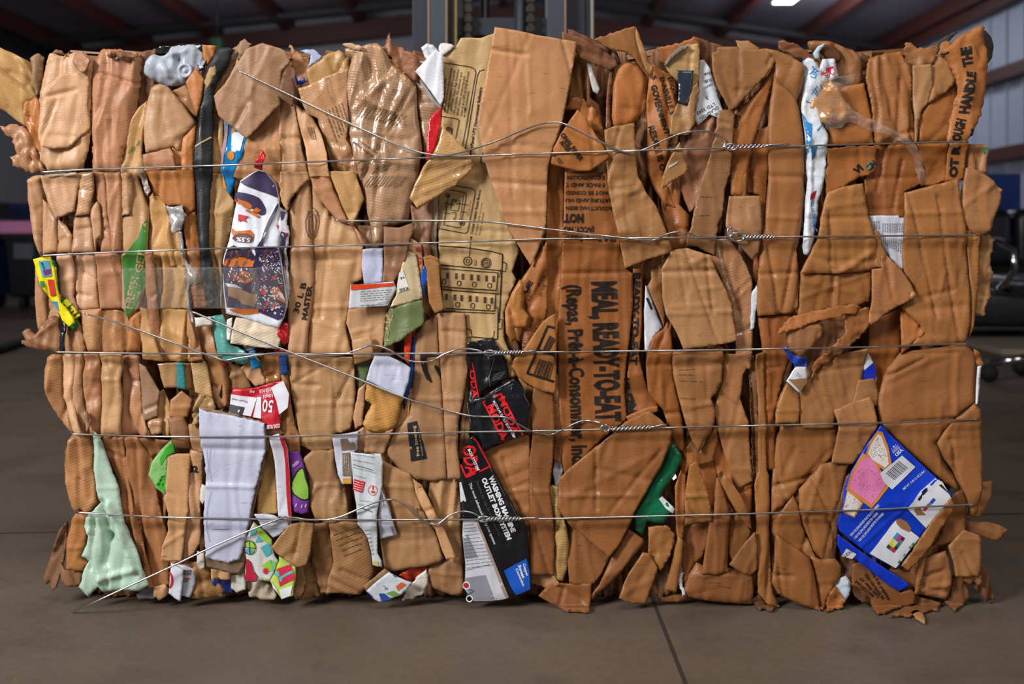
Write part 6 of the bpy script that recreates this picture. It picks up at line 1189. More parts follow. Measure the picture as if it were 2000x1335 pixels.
def wire(idx, label, tail, knot, tail2=None, split=None):
    row = WIRE_ROWS[idx]; t = empty('tie_wire', W(1000, row[2][1], 0)); tag(t, label, 'wire', None)
    a = wire_pts(row); e0 = a[0]; e1 = a[-1]
    left = [Vector((e0.x + 0.012, 0.74, e0.z)), Vector((e0.x - 0.012, 0.4, e0.z)), Vector((e0.x - 0.016, 0.12, e0.z)), Vector((e0.x - 0.013, 0.05, e0.z)), Vector((e0.x - 0.006, e0.y + 0.016, e0.z))]
    right = [Vector((e1.x + 0.006, e1.y + 0.016, e1.z)), Vector((e1.x + 0.013, 0.05, e1.z)), Vector((e1.x + 0.016, 0.12, e1.z)), Vector((e1.x + 0.012, 0.4, e1.z)), Vector((e1.x - 0.012, 0.74, e1.z))]
    tube('strand', left + a + right, R_W, M_WIRE, t, 3)
    tube('loose_tail', wire_pts(smooth_px(tail), 0.004), R_W, M_WIRE, t, 3)
    x0, x1, y0 = knot
    base = wire_pts([(x0, y0[0]), (x1, y0[1])], 0.003)
    for ph in (0, math.pi):
        L = len(base); pts = []
        N_ = 90
        for k in range(N_):
            f = k / (N_ - 1) * (L - 1); i = min(int(f), L - 2); c = base[i].lerp(base[i + 1], f - i)
            ang = ph + 2 * math.pi * 5 * k / N_; rr = 0.0024 * min(1, (N_ - k) / 12)
            pts.append(c + Vector((0, math.sin(ang) * rr, math.cos(ang) * rr * 1.35)))
        tube('twisted_strand', pts, R_W, M_WIRE, t, 3)
    if tail2: tube('cut_end', wire_pts(tail2, 0.004), R_W, M_WIRE, t, 2)
    return t
def loop(t, x, y, rx, ry):
    pts = wire_pts(smooth_px([(x + rx * math.cos(a), y + ry * math.sin(a)) for a in np.linspace(0, 2 * math.pi, 9)], 4), 0.006)
    tube('wire_loop', pts, R_W, M_WIRE, t, 3)
t1 = wire(0, 'uppermost tie wire of the bale with a bent tail and arched knot',
     [(465, 138, 10), (545, 176), (680, 240), (790, 288), (850, 303), (890, 300), (960, 279), (1040, 247), (1080, 239), (1110, 245), (1170, 275), (1210, 294), (1240, 295), (1262, 290), (1320, 264), (1360, 256), (1395, 260), (1415, 276), (1413, 288)],
     (1420, 1500, (287, 284)), [(1495, 284), (1540, 281)])
loop(t1, 1428, 287, 12, 6)
t2 = wire(1, 'second tie wire from the top with a small curled knot',
     [(654, 430, 4), (720, 431), (860, 431), (960, 434), (1060, 446), (1160, 458), (1240, 467), (1275, 469), (1300, 458), (1325, 453), (1360, 459), (1400, 468), (1430, 469)],
     (1450, 1515, (462, 462)))
loop(t2, 1427, 453, 6, 9); loop(t2, 1440, 463, 14, 8)
t3 = wire(2, 'middle tie wire crossed by two long loose tails',
     [(165, 612, 12), (230, 630, 6), (330, 666), (410, 694), (438, 703), (470, 698), (540, 689), (600, 692), (660, 693), (700, 682), (728, 674), (760, 683), (800, 704), (840, 705), (870, 690), (900, 681), (930, 683), (948, 690)],
     (966, 1022, (689, 687)), [(1015, 687), (1048, 685)])
loop(t3, 956, 689, 10, 5)
t4 = wire(3, 'fourth tie wire with the tail slanting down across the bale',
     [(375, 608, 14), (450, 640, 8), (560, 685, 6), (700, 740), (800, 780), (900, 808), (940, 813), (985, 814), (1010, 826), (1040, 842), (1075, 848), (1100, 838), (1135, 822), (1165, 823), (1182, 832)],
     (1196, 1275, (837, 833)), [(1270, 834), (1302, 828)])
loop(t4, 1182, 836, 9, 6)
t5 = wire(4, 'lowest tie wire with its tail reaching down past the lower left corner',
     [(116, 1207, 30), (200, 1168, 26), (330, 1108, 12), (440, 1056), (545, 1013), (570, 1010), (610, 1015), (660, 1010), (720, 985), (762, 975), (790, 985), (815, 1008), (850, 1024), (880, 1005), (905, 998), (930, 1004), (940, 1012)],
     (950, 1020, (1013, 1012)), [(1012, 1012), (1052, 1011)])
loop(t5, 945, 1013, 11, 5)
# ---------------------------------------------------------------- printing on the sheets
ZF = 4.45
def G(ox, oy):
    return lambda *c: [(ox + c[i] / ZF, oy + c[i + 1] / ZF) for i in range(0, len(c), 2)]
A1_, A2_, A3_, A4_, A5_ = G(0, 50), G(400, 50), G(800, 40), G(1200, 40), G(1580, 40)
B1_, B2_, B3_, B4_, B5_ = G(0, 330), G(400, 330), G(800, 330), G(1200, 330), G(1580, 330)
C1_, C2_, C3_, C4_, C5_ = G(0, 610), G(400, 610), G(800, 610), G(1200, 610), G(1580, 610)
D1_, D2_, D3_, D4_, D5_ = G(0, 900), G(400, 900), G(800, 900), G(1200, 900), G(1580, 930)
BLK = (34, 28, 26)
def tx(ink_, g, s, x0, y0, x1, y1, cap, bold=0.0, shear=0.0):
    (a, b), (c, d) = g(x0, y0, x1, y1); return ink_.text(s, a, b, c, d, cap / ZF, bold, shear)
def seed_dots(ink_, poly, n, r0, r1, seed, long=1.0):
    rv = random.Random(seed); P = np.array(poly); k = 0; tries = 0
    while k < n and tries < n * 30:
        tries += 1
        x = rv.uniform(P[:, 0].min(), P[:, 0].max()); y = rv.uniform(P[:, 1].min(), P[:, 1].max())
        if inside(np.array([x]), np.array([y]), P)[0]:
            r = rv.uniform(r0, r1); a = rv.uniform(0, 3.14)
            ink_.poly([(x + math.cos(a + t) * r * (long if t in (0, math.pi) else 1), y + math.sin(a + t) * r * (long if t in (0, math.pi) else 1)) for t in (0, math.pi / 2, math.pi, 1.5 * math.pi)], 20); k += 1
def strokes(ink_, x0, y0, x1, y1, n, wd_, seed, gap=0.25):
    """a line of small illegible print"""
    rv = random.Random(seed); k = 0.0
    while k < 1:
        l = rv.uniform(0.04, 0.12) * 6 / max(1, n) * 2; e = min(1, k + l)
        ink_.line([(x0 + (x1 - x0) * k, y0 + (y1 - y0) * k), (x0 + (x1 - x0) * e, y0 + (y1 - y0) * e)], wd_); k = e + l * gap

# olive box with the socket diagrams
i = Ink('H1', BLK, 'printed_text')
for s, q, cap in (('S hardware UPS', (300, 745, 322, 500), 20), ('management device that remotely', (307, 800, 372, 410), 21), ('manages, monitors, and controls', (333, 808, 398, 430), 21),
                  ('CyberPower Smart App Sinewave', (362, 812, 430, 420), 21), ('UPS products. The internal card', (390, 818, 458, 450), 21), ('allows remote monitoring and', (420, 824, 482, 485), 21),
                  ('control of a UPS via Web Browser', (453, 830, 520, 437), 21), ('or NMS connection.', (480, 838, 520, 610), 21)):
    tx(i, A3_, s, *q, cap, 0.008)
tx(i, A3_, 'PowerPanel UPS Management Software', 535, 1190, 630, 580, 25, 0.03)
tx(i, B3_, 'Circuit Breaker Reset Button', 548, 565, 620, 180, 22, 0.02)
tx(i, B3_, 'Provides quick recovery', 582, 570, 635, 290, 17); tx(i, B3_, 'from an overload', 612, 575, 648, 380, 17)
tx(i, B3_, 'Push to', 562, 838, 568, 782, 10); tx(i, B3_, 'RESET', 580, 838, 586, 788, 12, .02)
for q in ((275, 520, 268, 405), (292, 520, 280, 410), (310, 345, 300, 265), (520, 350, 530, 270), (500, 405, 510, 345), (515, 410, 522, 350)): tx(i, B3_, 'Output Filter', q[0], q[1], q[0] + 14, q[3], 9)
i.done()
i = Ink('H1', BLK, 'printed_diagram')
L = lambda g, w_, *c: i.line(g(*c), w_)
L(A3_, 1.5, 290, 360, 530, 400, 566, 418, 575, 450, 460, 1088); L(A3_, 1.5, 485, 1115, 588, 475, 608, 435, 650, 424)
L(A3_, 1.4, 275, 830, 420, 855, 430, 870, 400, 1025); L(A3_, 1.5, 640, 1150, 622, 1180, 616, 1228, 630, 1246, 655, 1248)
L(A3_, 1.8, 325, 925, 372, 940, 366, 985, 345, 990, 318, 930); L(A3_, 1.2, 335, 945, 365, 955)
L(B3_, 1.4, 390, 142, 550, 170, 572, 195, 505, 545, 480, 558, 250, 515); L(B3_, 1.3, 345, 188, 365, 180, 480, 205, 495, 222, 440, 505, 420, 508, 300, 485, 300, 470, 340, 225)
L(B3_, 1.2, 372, 265, 440, 275, 420, 365, 355, 355, 372, 265); L(B3_, 1.2, 385, 280, 410, 285, 405, 310, 425, 300, 430, 285); L(B3_, 1.2, 360, 375, 405, 380, 400, 420, 380, 430, 410, 445, 370, 450)
L(B3_, 1.0, 300, 295, 390, 310); L(B3_, 1.0, 300, 380, 370, 390); L(B3_, 1.0, 430, 300, 510, 312); L(B3_, 1.0, 450, 368, 500, 376); L(B3_, 1.0, 470, 225, 430, 480)
for x, y in ((333, 228), (460, 468)):
    (a, b), = B3_(x, y); i.ring(a, b, 4.2, 1.2); i.line([(a - 2.5, b), (a + 2.5, b)], 1.2); i.line([(a, b - 2.5), (a, b + 2.5)], 1.2)
(a, b), = B3_(535, 592); i.disc(a, b, 1.8)
L(B3_, 1.3, 535, 592, 519, 765)
(a, b), = B3_(505, 798); i.ring(a, b, 8, 1.6); i.ring(a, b, 3.6, 1.5)
(a, b), = B3_(665, 815); i.ring(a, b, 9.5, 1.5); i.ring(a, b, 6.3, 1.3); i.ring(a, b, 3, 1.2, 2)
L(B3_, 1.8, 255, 665, 480, 680, 700, 712, 810, 740); L(B3_, 2.2, 810, 740, 800, 920, 778, 1330)
L(B3_, 1.8, 270, 832, 500, 852, 795, 882); L(B3_, 1.5, 275, 862, 500, 880, 768, 900); L(B3_, 1.8, 768, 900, 755, 1052, 500, 1038, 285, 1020)
L(B3_, 1.8, 290, 1048, 500, 1065, 780, 1085); L(B3_, 1.8, 748, 1090, 738, 1232, 520, 1220, 308, 1208); L(B3_, 1.5, 745, 1200, 768, 1202, 766, 1330); L(B3_, 1.4, 310, 1235, 740, 1252)
L(B3_, 1.5, 800, 805, 828, 812, 843, 825, 833, 888, 800, 886); L(B3_, 1.4, 790, 870, 785, 935, 766, 932)
L(C3_, 2.0, 770, 0, 765, 222); L(C3_, 1.4, 775, 50, 806, 60, 800, 140, 770, 137); L(C3_, 1.8, 540, 208, 765, 226); L(C3_, 1.4, 735, 155, 730, 212, 712, 210); L(C3_, 1.3, 490, 20, 498, 215, 540, 208, 535, 150, 500, 135)
for cx, cy in ((300, 975), (430, 990), (562, 1000), (695, 1010), (417, 1175), (548, 1185), (683, 1195)):
    (a, b), = B3_(cx, cy)
    i.line([(a - 3, b - 4), (a + 3, b - 4)], 1.4); i.line([(a - 3.6, b - 3.6), (a - 3.6, b + 3), (a, b + 5.2), (a + 3.6, b + 3), (a + 3.6, b - 3.6)], 1.5)
for cx, cy in ((330, 925), (405, 930), (463, 935), (538, 940), (596, 945), (668, 950), (730, 955), (393, 1115), (452, 1120), (525, 1125), (583, 1130), (655, 1138), (714, 1142), (320, 1110)):
    (a, b), = B3_(cx, cy)
    for k in range(5): i.line([(a - 2.8, b - 5 + k * 2.4), (a + 2.8, b - 5 + k * 2.4)], 1.5)
i.done()

# ration box
i = Ink('J7', BLK, 'printed_text', 1.5)
for s, q, cap, bo in (('E CONTROLLIN', (1690, 58, 1368, 58), 34, .02), ('F PACK AND T', (1690, 122, 1355, 122), 34, .02), ('NOT BE CONSID', (1715, 190, 1355, 190), 34, .02), ('RATURE AND HU', (1755, 257, 1353, 255), 34, .02),
                      ('RODUCT HAS BEEN', (1758, 325, 1356, 322), 34, .02), ('NOT', (1510, 392, 1337, 392), 74, .05), ('(ACCT. NO', (1600, 505, 1336, 500), 45, .03), ('DLA Troop Suppor', (1790, 590, 1336, 585), 42, .03)):
    tx(i, B3_, s, *q, cap, bo)
i.text('MEAL, READY-TO-EAT', 1157, 550, 1165, 822, 47, 0.045); i.text('(Repas, Prêt-à-Consommer, Indi', 1106, 556, 1118, 908, 29, 0.03); i.done()
i = Ink('J8', BLK, 'printed_text'); i.text('READY-TO-EAT', 1238, 532, 1230, 712, 13, .05); i.text('MEAL,', 1246, 806, 1222, 736, 22, .05) ; i.done()
i = Ink('J1', BLK, 'printed_text', 1.5); tx(i, A3_, 'ONAL PAPER', 1305, 995, 1478, 1225, 44, .03); tx(i, A3_, 'ASTER', 1300, 1060, 1372, 1150, 40, .04); tx(i, A3_, 'ING TEST', 1228, 1150, 1308, 1255, 30, .01); i.done()
i = Ink('K1', BLK, 'printed_text', 1.6)
tx(i, A4_, 'GOVERNMENT', 312, 570, 430, 1000, 50, .03); tx(i, A4_, 'ENNSVILLE, IN', 388, 500, 490, 850, 45, .02); tx(i, A4_, 'ERIQUAL', 458, 500, 520, 700, 38, .02)
tx(i, A4_, 'RESALE IS O', 290, 925, 402, 1310, 52, .03); tx(i, A4_, 'PRO', 465, 1050, 480, 1160, 36, .02); tx(i, A4_, 'S', 318, 490, 330, 520, 40, .02); i.done()
i = Ink('K5', (70, 70, 78), 'printed_text')
for s, q, c in (('GRAM', (838, 440, 780, 455), 24), ('(SUB)', (848, 500, 775, 520), 26), ('/GRAV', (850, 540, 780, 575), 20), ('3', (812, 655, 790, 662), 28), ('LTD 3243', (862, 715, 712, 795), 28), ('DLAD-SJC', (888, 745, 735, 850), 28), ('HE', (900, 790, 860, 815), 26), ('F', (890, 600, 875, 608), 24)): tx(i, A4_, s, *q, c, .01)
i.done()
i = Ink('K7', BLK, 'printed_text'); tx(i, A4_, 'op Sup', 1080, 712, 1040, 930, 42, .02); i.done()
i = Ink('N10', BLK, 'printed_text'); tx(i, A5_, 'OUGH', 1312, 1052, 1362, 862, 72, .06); tx(i, A5_, 'HANDLE', 1385, 812, 1443, 452, 76, .06); tx(i, A5_, 'THE', 1418, 398, 1392, 225, 80, .06); tx(i, A5_, 'Y', 1230, 300, 1200, 250, 60, .05); tx(i, A5_, 'd', 1420, 1010, 1440, 950, 40, .03); i.done()
i = Ink('O4', BLK, 'printed_text'); tx(i, A5_, 'OT R', 1288, 1365, 1300, 1085, 66, .06); i.done()
i = Ink('O1', BLK, 'printed_text'); tx(i, A5_, 'VI', 420, 1340, 475, 1290, 62, .05); tx(i, A5_, 'CH', 520, 1310, 590, 1250, 50, .05); i.done()
(Ink('O1', '#6B8A78', 'ink_smudge').poly(A5_(500, 1235, 540, 1225, 535, 1290, 505, 1300))).done()
(Ink('O5', '#3E6A54', 'ink_smudge').poly(A5_(1500, 1100, 1555, 1105, 1548, 1180, 1522, 1165))).done()
# green band
i = Ink('X11', '#3F7E30', 'green_band'); i.poly(B1_(1284, 432, 1240, 482, 1205, 600, 1130, 700, 1066, 780, 1066, 860, 1085, 1060, 1100, 1285, 1160, 1228, 1262, 1018, 1274, 860, 1280, 640)); i.done()
i = Ink('X11', '#C39A74', 'printed_text', 1.5); tx(i, B1_, 'FRESH', 1150, 1215, 1210, 945, 66, .02); tx(i, B1_, 'GET', 1225, 905, 1275, 715, 62, .02); i.done()
i = Ink('B3', '#5C8A34', 'printed_text'); tx(i, A1_, 'KEEP REF', 1125, 1115, 1235, 1015, 26, .02); i.done()
# 30 lb master
i = Ink('V28', BLK, 'printed_text'); tx(i, B2_, '30 L B', 812, 1255, 884, 990, 46, .02); tx(i, B2_, 'MASTER', 885, 1312, 935, 1015, 46, .03); i.done()
i = Ink('V28', (70, 54, 44), 'round_stamp'); c_ = B2_(935, 345, 895, 385, 876, 450, 880, 520, 905, 580, 938, 608); i.line(c_, 1.2); i.line(B2_(938, 380, 912, 415, 900, 460, 905, 520, 922, 560, 938, 575), 1); tx(i, B2_, 'INTERNATION', 925, 590, 905, 360, 18); i.done()
i = Ink('V29', (70, 54, 44), 'round_stamp'); i.line(B2_(925, 330, 965, 355, 990, 410, 993, 480, 975, 560, 948, 605), 1.2); i.line(B2_(930, 378, 955, 400, 968, 450, 965, 520, 948, 565), 1); tx(i, B2_, 'FARRINGTON', 968, 590, 985, 370, 18); i.done()
# labels
i = Ink('V35', '#E2451C', 'orange_stripe'); i.poly(B2_(1272, 1005, 1640, 988, 1652, 1012, 1400, 1040, 1272, 1050)); i.done()
i = Ink('V35', (96, 96, 100), 'printed_text')
for k in range(7): (a, b), (c, d) = B2_(1350 if k != 5 else 1500, 1065 + k * 20, 1622 - k * 6, 1048 + k * 20); strokes(i, a, b, c, d, 8, .9, k)
i.done()
i = Ink('V36', (226, 222, 212), 'white_sticker'); i.poly(B2_(1722, 870, 1782, 1040, 1680, 1075, 1672, 1010, 1690, 900)); i.done()
i = Ink('V36', (60, 56, 50), 'printed_text', 1.6); tx(i, B2_, 'KEE', 1768, 1020, 1690, 1042, 24, .02); tx(i, B2_, 'kg', 1730, 930, 1700, 950, 22); i.done()
i = Ink('V37', '#B8222C', 'printed_text'); tx(i, B3_, 'ANG', -50, 830, 100, 825, 60, .05); tx(i, B3_, 'nge.c', -30, 880, 100, 878, 30, .02); tx(i, B3_, 'G', 55, 718, 100, 715, 34, .05); i.done()
i = Ink('V36b', '#A89468', 'worn_scuff'); seed_dots(i, C2_(1580, 20, 1640, 10, 1600, 230, 1570, 260), 26, .8, 2.4, 4, 2.4); i.done()
i = Ink('V40', (44, 32, 32), 'curved_arrow_mark'); i.poly(C3_(92, 372, 155, 366, 148, 430, 160, 510, 196, 600, 188, 610, 150, 580, 115, 500, 98, 430)); i.poly(C3_(212, 470, 228, 452, 252, 470, 270, 520, 282, 590, 250, 540)); i.poly(C3_(92, 355, 240, 352, 246, 378, 92, 392)); i.done()
i = Ink('V40', (36, 34, 36), 'black_label'); i.poly([(796, 825), (815, 820), (834, 894), (803, 900)]); i.done()
i = Ink('V40', (205, 178, 130), 'printed_text', 1.7); i.text('free listening', 820, 889, 812, 829, 6.5, .01); i.text('months of audio', 827, 888, 819, 836, 3.2); i.text('a', 805, 876, 804, 870, 6); i.done()
i = Ink('V47', BLK, 'printed_text'); tx(i, D3_, 'OT UP', 48, 130, 88, 285, 32, .0); tx(i, D3_, 'Z', 60, 400, 75, 440, 36); i.done()
i = Ink('W9', BLK, 'printed_text'); i.text('32', 369, 922, 386, 922, 13, .05); i.done()
for pid, n0, seed in (('F1', 9, 1), ('E2', 6, 2), ('E3', 3, 3)):
    i = Ink(pid, (126, 98, 72), 'faded_scribble')
    rv = random.Random(seed)
    if pid == 'F1':
        for k in range(12): p_ = A2_(1330 + 30 * k, 800 + 6 * k, 1400 + 32 * k, 690 + 8 * k); i.line(p_, 1.3)
        for k in range(13): p_ = B2_(1380 + 26 * k, 150 + 6 * (k % 3), 1450 + 26 * k, 60); i.line(p_, 1.2)
        p_ = A2_(1290, 1010, 1480, 1150); strokes(i, *p_[0], *p_[1], 5, 3.6, 1); p_ = A2_(1330, 990, 1500, 1110); strokes(i, *p_[0], *p_[1], 5, 2.4, 4)
        for k in range(4): p_ = A2_(1450 + 40 * k, 1290 - 8 * k, 1560 + 20 * k, 1200); i.line(p_, 1.6)
    elif pid == 'E2':
        for k in range(6): p_ = A2_(1050 + 28 * k, 740 - 14 * k, 1150 + 20 * k, 1010 - 30 * k); strokes(i, *p_[0], *p_[1], 7, 2.0, k)
    else:
        for k in range(3): p_ = A2_(895 + 22 * k, 880, 930 + 18 * k, 990); strokes(i, *p_[0], *p_[1], 7, 2.2, k)
    i.done()

# black washing machine cartons
RED = '#D81E24'
i = Ink('V46b', RED, 'red_lettering', 1.5); i.line(C3_(820, 1105, 640, 775, 660, 765), 3.4); i.line(C3_(735, 730, 792, 702, 985, 1055), 3.4)
tx(i, C3_, 'MODA', 665, 815, 800, 1105, 74, .03); tx(i, C3_, 'MODA', 770, 745, 900, 1060, 62, .03); i.done()
i = Ink('V46b', (225, 225, 228), 'printed_text', 2.1); tx(i, C3_, 'MODULAR SUPPLY BOX SYSTEM', 722, 768, 905, 1085, 22, .02); i.done()
i = Ink('V46b', (150, 152, 160), 'scratches')
for a in ((690, 700, 860, 610), (740, 690, 800, 660), (860, 640, 900, 615), (500, 800, 530, 950), (880, 670, 890, 640)): i.line(C3_(*a), .7)
i.done()
i = Ink('V46a', RED, 'red_lettering'); tx(i, C3_, 'ODA', 520, 500, 548, 745, 48, .03); i.line(C3_(545, 430, 600, 735), 2.2); i.done()
i = Ink('V46a', (160, 162, 170), 'scratches')
for k in range(5): i.line(C3_(715 + k * 4, 590 - k * 14, 800 + k * 8, 570 - k * 14), .6)
i.line(C3_(735, 400, 690, 560, 700, 640), .8); i.done()
i = Ink('V46c', RED, 'red_lettering'); tx(i, C3_, 'ODA', 455, 1160, 500, 1420, 120, .03); i.line(C3_(555, 1085, 580, 1110, 705, 1345), 3.2); i.line(D3_(700, 40, 610, 85, 605, 65), 3.2); i.line(D3_(445, 30, 492, 138, 575, 100), 3.6); i.done()
i = Ink('V46c', (232, 232, 235), 'printed_text', 1.7)
tx(i, C3_, 'BOX SYSTEM', 505, 1185, 585, 1370, 26, .03); tx(i, D3_, 'WASHING MACHINE', 686, 135, 888, 618, 42, .05); tx(i, D3_, 'OUTLET BOX SYSTEM', 625, 150, 850, 688, 42, .05)
tx(i, D3_, 'The most advanced supply box system', 514, 190, 732, 722, 24, .01); i.done()
i = Ink('V46c', (84, 84, 90), 'printed_text', 1.7); tx(i, D3_, 'Sistema de caja de salida lavadora', 576, 170, 775, 645, 22); i.done()
i = Ink('V46c', (206, 206, 214), 'white_area'); i.poly(D3_(465, 505, 575, 505, 855, 1195, 780, 1212, 560, 1225, 480, 1120, 485, 900, 458, 650)); i.poly(D3_(432, 185, 448, 180, 494, 344, 442, 352)); i.done()
i = Ink('V46c', (168, 146, 132), 'beige_border', 1.4); i.poly(D3_(570, 500, 592, 505, 862, 1185, 835, 1200)); i.done()
i = Ink('V46c', (140, 142, 150), 'grey_picture', 1.5); i.poly(D3_(462, 660, 505, 632, 594, 840, 482, 852)); i.poly(D3_(478, 1020, 662, 992, 735, 1198, 560, 1222, 484, 1110)); i.done()
i = Ink('V46c', (84, 88, 100), 'handwriting', 1.9)
for k in range(13):
    p_ = D3_(470 + max(0, k - 4) * 3, 550 + k * 32, 560 + k * 14, 540 + k * 30); strokes(i, *p_[0], *p_[1], 7, .8, k)
i.line(D3_(480, 955, 700, 895), .7); i.line(D3_(500, 1170, 560, 1130, 520, 1120), 2.4); i.done()
i = Ink('V46c', '#B02034', 'red_knob', 1.9); i.disc(*D3_(492, 1085)[0], 5.2); i.done()
i = Ink('V46c', (235, 235, 240), 'knob_ring', 1.8); i.ring(*D3_(492, 1085)[0], 6.6, 2.2); i.ring(*D3_(520, 1200)[0], 6, 2); i.done()
i = Ink('V46c', '#1F5CC4', 'blue_sticker', 1.6, .3); i.poly(D3_(818, 952, 920, 895, 1015, 845, 1040, 950, 1048, 1115, 925, 1172, 872, 1080)); i.done()
i = Ink('V46c', (235, 238, 245), 'printed_text', 2.4); tx(i, D3_, 'Copper', 982, 890, 1016, 1000, 22, .03); tx(i, D3_, 'Sweat', 942, 905, 982, 1020, 26, .04); tx(i, D3_, 'Connection', 920, 935, 985, 1088, 22, .03); i.done()
# barcode flap
i = Ink('Z2', BLK, 'printed_barcode'); i.line(C3_(1262, 133, 1200, 118, 1022, 525, 1255, 600), 4.6); i.line(C3_(1115, 325, 1262, 372), 5)
for k in range(12):
    w_ = (1.0, 1.8, .8, 1.4)[k % 4]; a0 = (1218 + k * 9, 195 + k * 6, 1155 + k * 9, 325 + k * 3)
    x1_, y1_ = min(a0[2], 1262), a0[3]
    if a0[0] > 1265: a0 = (1265, 195 + (a0[0] - 1200) * 2.0, a0[2], a0[3])
    if a0[2] < 1262: i.line(C3_(a0[0], a0[1], a0[2], a0[3]), w_)
for k in range(15):
    w_ = (1.6, .8, 1.2, 1.9, .8)[k % 5]
    if 1135 + k * 10 < 1262: i.line(C3_(1135 + k * 10, 402 + k * 3, 1080 + k * 11, 530 + k * 4), w_)
i.done()
i = Ink('Z1b', BLK, 'printed_text'); tx(i, B3_, 'CK', 1115, 715, 1175, 655, 42, .04); tx(i, B3_, 'UE', 1010, 1085, 1075, 985, 40, .04); tx(i, B3_, 'ELD UNDER THE', 1040, 1150, 1185, 930, 26); tx(i, B3_, 'OF THE', 1140, 1110, 1190, 1010, 28); tx(i, C3_, 'RATURE AND', 1000, 310, 1085, 40, 26); tx(i, C3_, 'RE OF', 1100, 180, 1150, 60, 24); i.done()

# toaster pastry carton
i = Ink('S1', (226, 228, 236), 'white_area', 1.3); i.poly(D5_(1090, 8, 1150, 42, 1226, 185, 1015, 446, 842, 270, 960, 120)); i.poly(D5_(752, 382, 880, 470, 958, 530, 795, 755, 758, 800, 528, 668)); i.done()
CR = '#D98A3A'
i = Ink('S1', CR, 'pastry_crust', 1.2); i.poly([(1712, 840), (1722, 842), (1733, 868), (1740, 905), (1730, 920), (1700, 900), (1690, 884), (1700, 858)]); i.poly([(1684, 884), (1706, 892), (1736, 950), (1702, 992), (1652, 956), (1662, 920)]); i.poly(D5_(335, 105, 470, 232, 392, 356, 285, 305)); i.done()
i = Ink('S1', (224, 218, 214), 'white_icing', 1.7); i.poly([(1713, 846), (1720, 850), (1731, 880), (1734, 905), (1727, 912), (1702, 896), (1694, 884), (1703, 862)]); i.poly(D5_(335, 125, 455, 228, 385, 340, 292, 292)); i.done()
i = Ink('S1', '#E884B8', 'pink_icing', 1.7); i.poly([(1686, 890), (1704, 896), (1729, 948), (1702, 984), (1658, 953), (1667, 922)]); i.done()
i = Ink('S1', '#C83C80', 'sprinkles', 2.2); seed_dots(i, [(1688, 895), (1703, 900), (1725, 948), (1702, 978), (1664, 950), (1671, 925)], 70, .4, .9, 3, 1.5); i.done()
i = Ink('S1', '#B05A30', 'sprinkles', 2.2); seed_dots(i, [(1714, 850), (1728, 880), (1731, 903), (1704, 893), (1698, 882)], 45, .4, .8, 5, 1.6); seed_dots(i, D5_(340, 135, 445, 228, 382, 330, 300, 288), 40, .4, .8, 6, 1.6); i.done()
i = Ink('S1', '#3A5A34', 'sprinkles', 2.2); seed_dots(i, [(1714, 850), (1728, 880), (1731, 903), (1704, 893), (1698, 882)], 30, .4, .8, 8, 1.6); i.done()
i = Ink('S1', (224, 224, 230), 'barcode_label', 1.3); i.poly([(1760, 888), (1787, 911), (1742, 955), (1711, 928)]); i.done()
i = Ink('S1', (26, 26, 30), 'barcode_bars', 2.0)
for k in range(13): a = (1744 - k * 2.0 + 10, 900 + k * 1.9); i.line([(a[0] + 2 - 3, a[1] + 1 - 5 + 3), (a[0] + 17, a[1] + 13)], (1.2, .7, 1.5, .8)[k % 4])
i.done()
i = Ink('S1', (206, 212, 236), 'printed_text', 1.4)
for s, q in (('2-20.3 OZ (576g) BOXES FROSTED STRAWBERRY', (368, 522, 612, 248)), ('1-20.3 OZ (576g) BOX FROSTED CHERRY', (402, 545, 604, 318)), ('1-20.3 OZ (576g) BOX FROSTED BLUEBERRY', (440, 568, 652, 322))): tx(i, D5_, s, *q, 21, .035)
i.text('NET WT  5 LB 1.2 OZ (2.3kg)', 1764, 956, 1806, 920, 4.4, .03); tx(i, C5_, 'USA', 755, 1248, 815, 1192, 26, .05); tx(i, C5_, 'PROUDLY', 722, 1205, 772, 1152, 10, .02); tx(i, C5_, 'BAKED', 730, 1218, 785, 1165, 12, .03); tx(i, C5_, 'IN THE', 742, 1230, 790, 1180, 8, .02)
for x, y, r in ((732, 1162, 2.2), (714, 1180, 1.1), (748, 1148, 1.1)): i.disc(*C5_(x, y)[0], r, None, 5)
i.done()
u_, v_ = (0.60, -0.80), (0.80, 0.60); ox, oy = D5_(668, 612)[0]
cells = [[(60, 60, 62), (112, 112, 114), (205, 40, 40)], [(232, 214, 50), (232, 214, 50), (44, 40, 130)], [(232, 214, 50), (200, 214, 214), (40, 130, 60)], [(60, 150, 200), (200, 60, 120), (120, 120, 124)], [(60, 150, 200), (206, 60, 124), (54, 54, 56)]]
for a in range(5):
    for b in range(3):
        s_ = Ink('S1', cells[a][b], 'colour_patch', 1.9); s_.quad(ox, oy, u_, v_, a * 7.2, a * 7.2 + 7.2, b * 6.6, b * 6.6 + 6.6); s_.done()
ox, oy = D5_(978, 282)[0]
for a, c in enumerate(((205, 60, 90), (206, 40, 44), (206, 40, 44), (70, 150, 215), (40, 70, 180), (40, 70, 180))):
    s_ = Ink('S1', c, 'colour_patch', 1.9); s_.quad(ox, oy, (.66, -.75), (.75, .66), a * 5.2, a * 5.2 + 5.2, 0, 6); s_.done()
i = Ink('S1', (42, 34, 30), 'black_bar', 1.9); i.poly(D5_(930, 190, 1000, 95, 1020, 108, 950, 206)); i.poly(D5_(1118, 70, 1140, 60, 1215, 150, 1195, 135)); i.done()
i = Ink('S1', '#9A6E48', 'torn_spot', 1.9); i.poly(D5_(752, 375, 790, 362, 850, 395, 885, 450, 870, 482, 800, 450, 762, 410)); i.poly(D5_(900, 285, 945, 252, 1005, 330, 930, 330)); i.done()
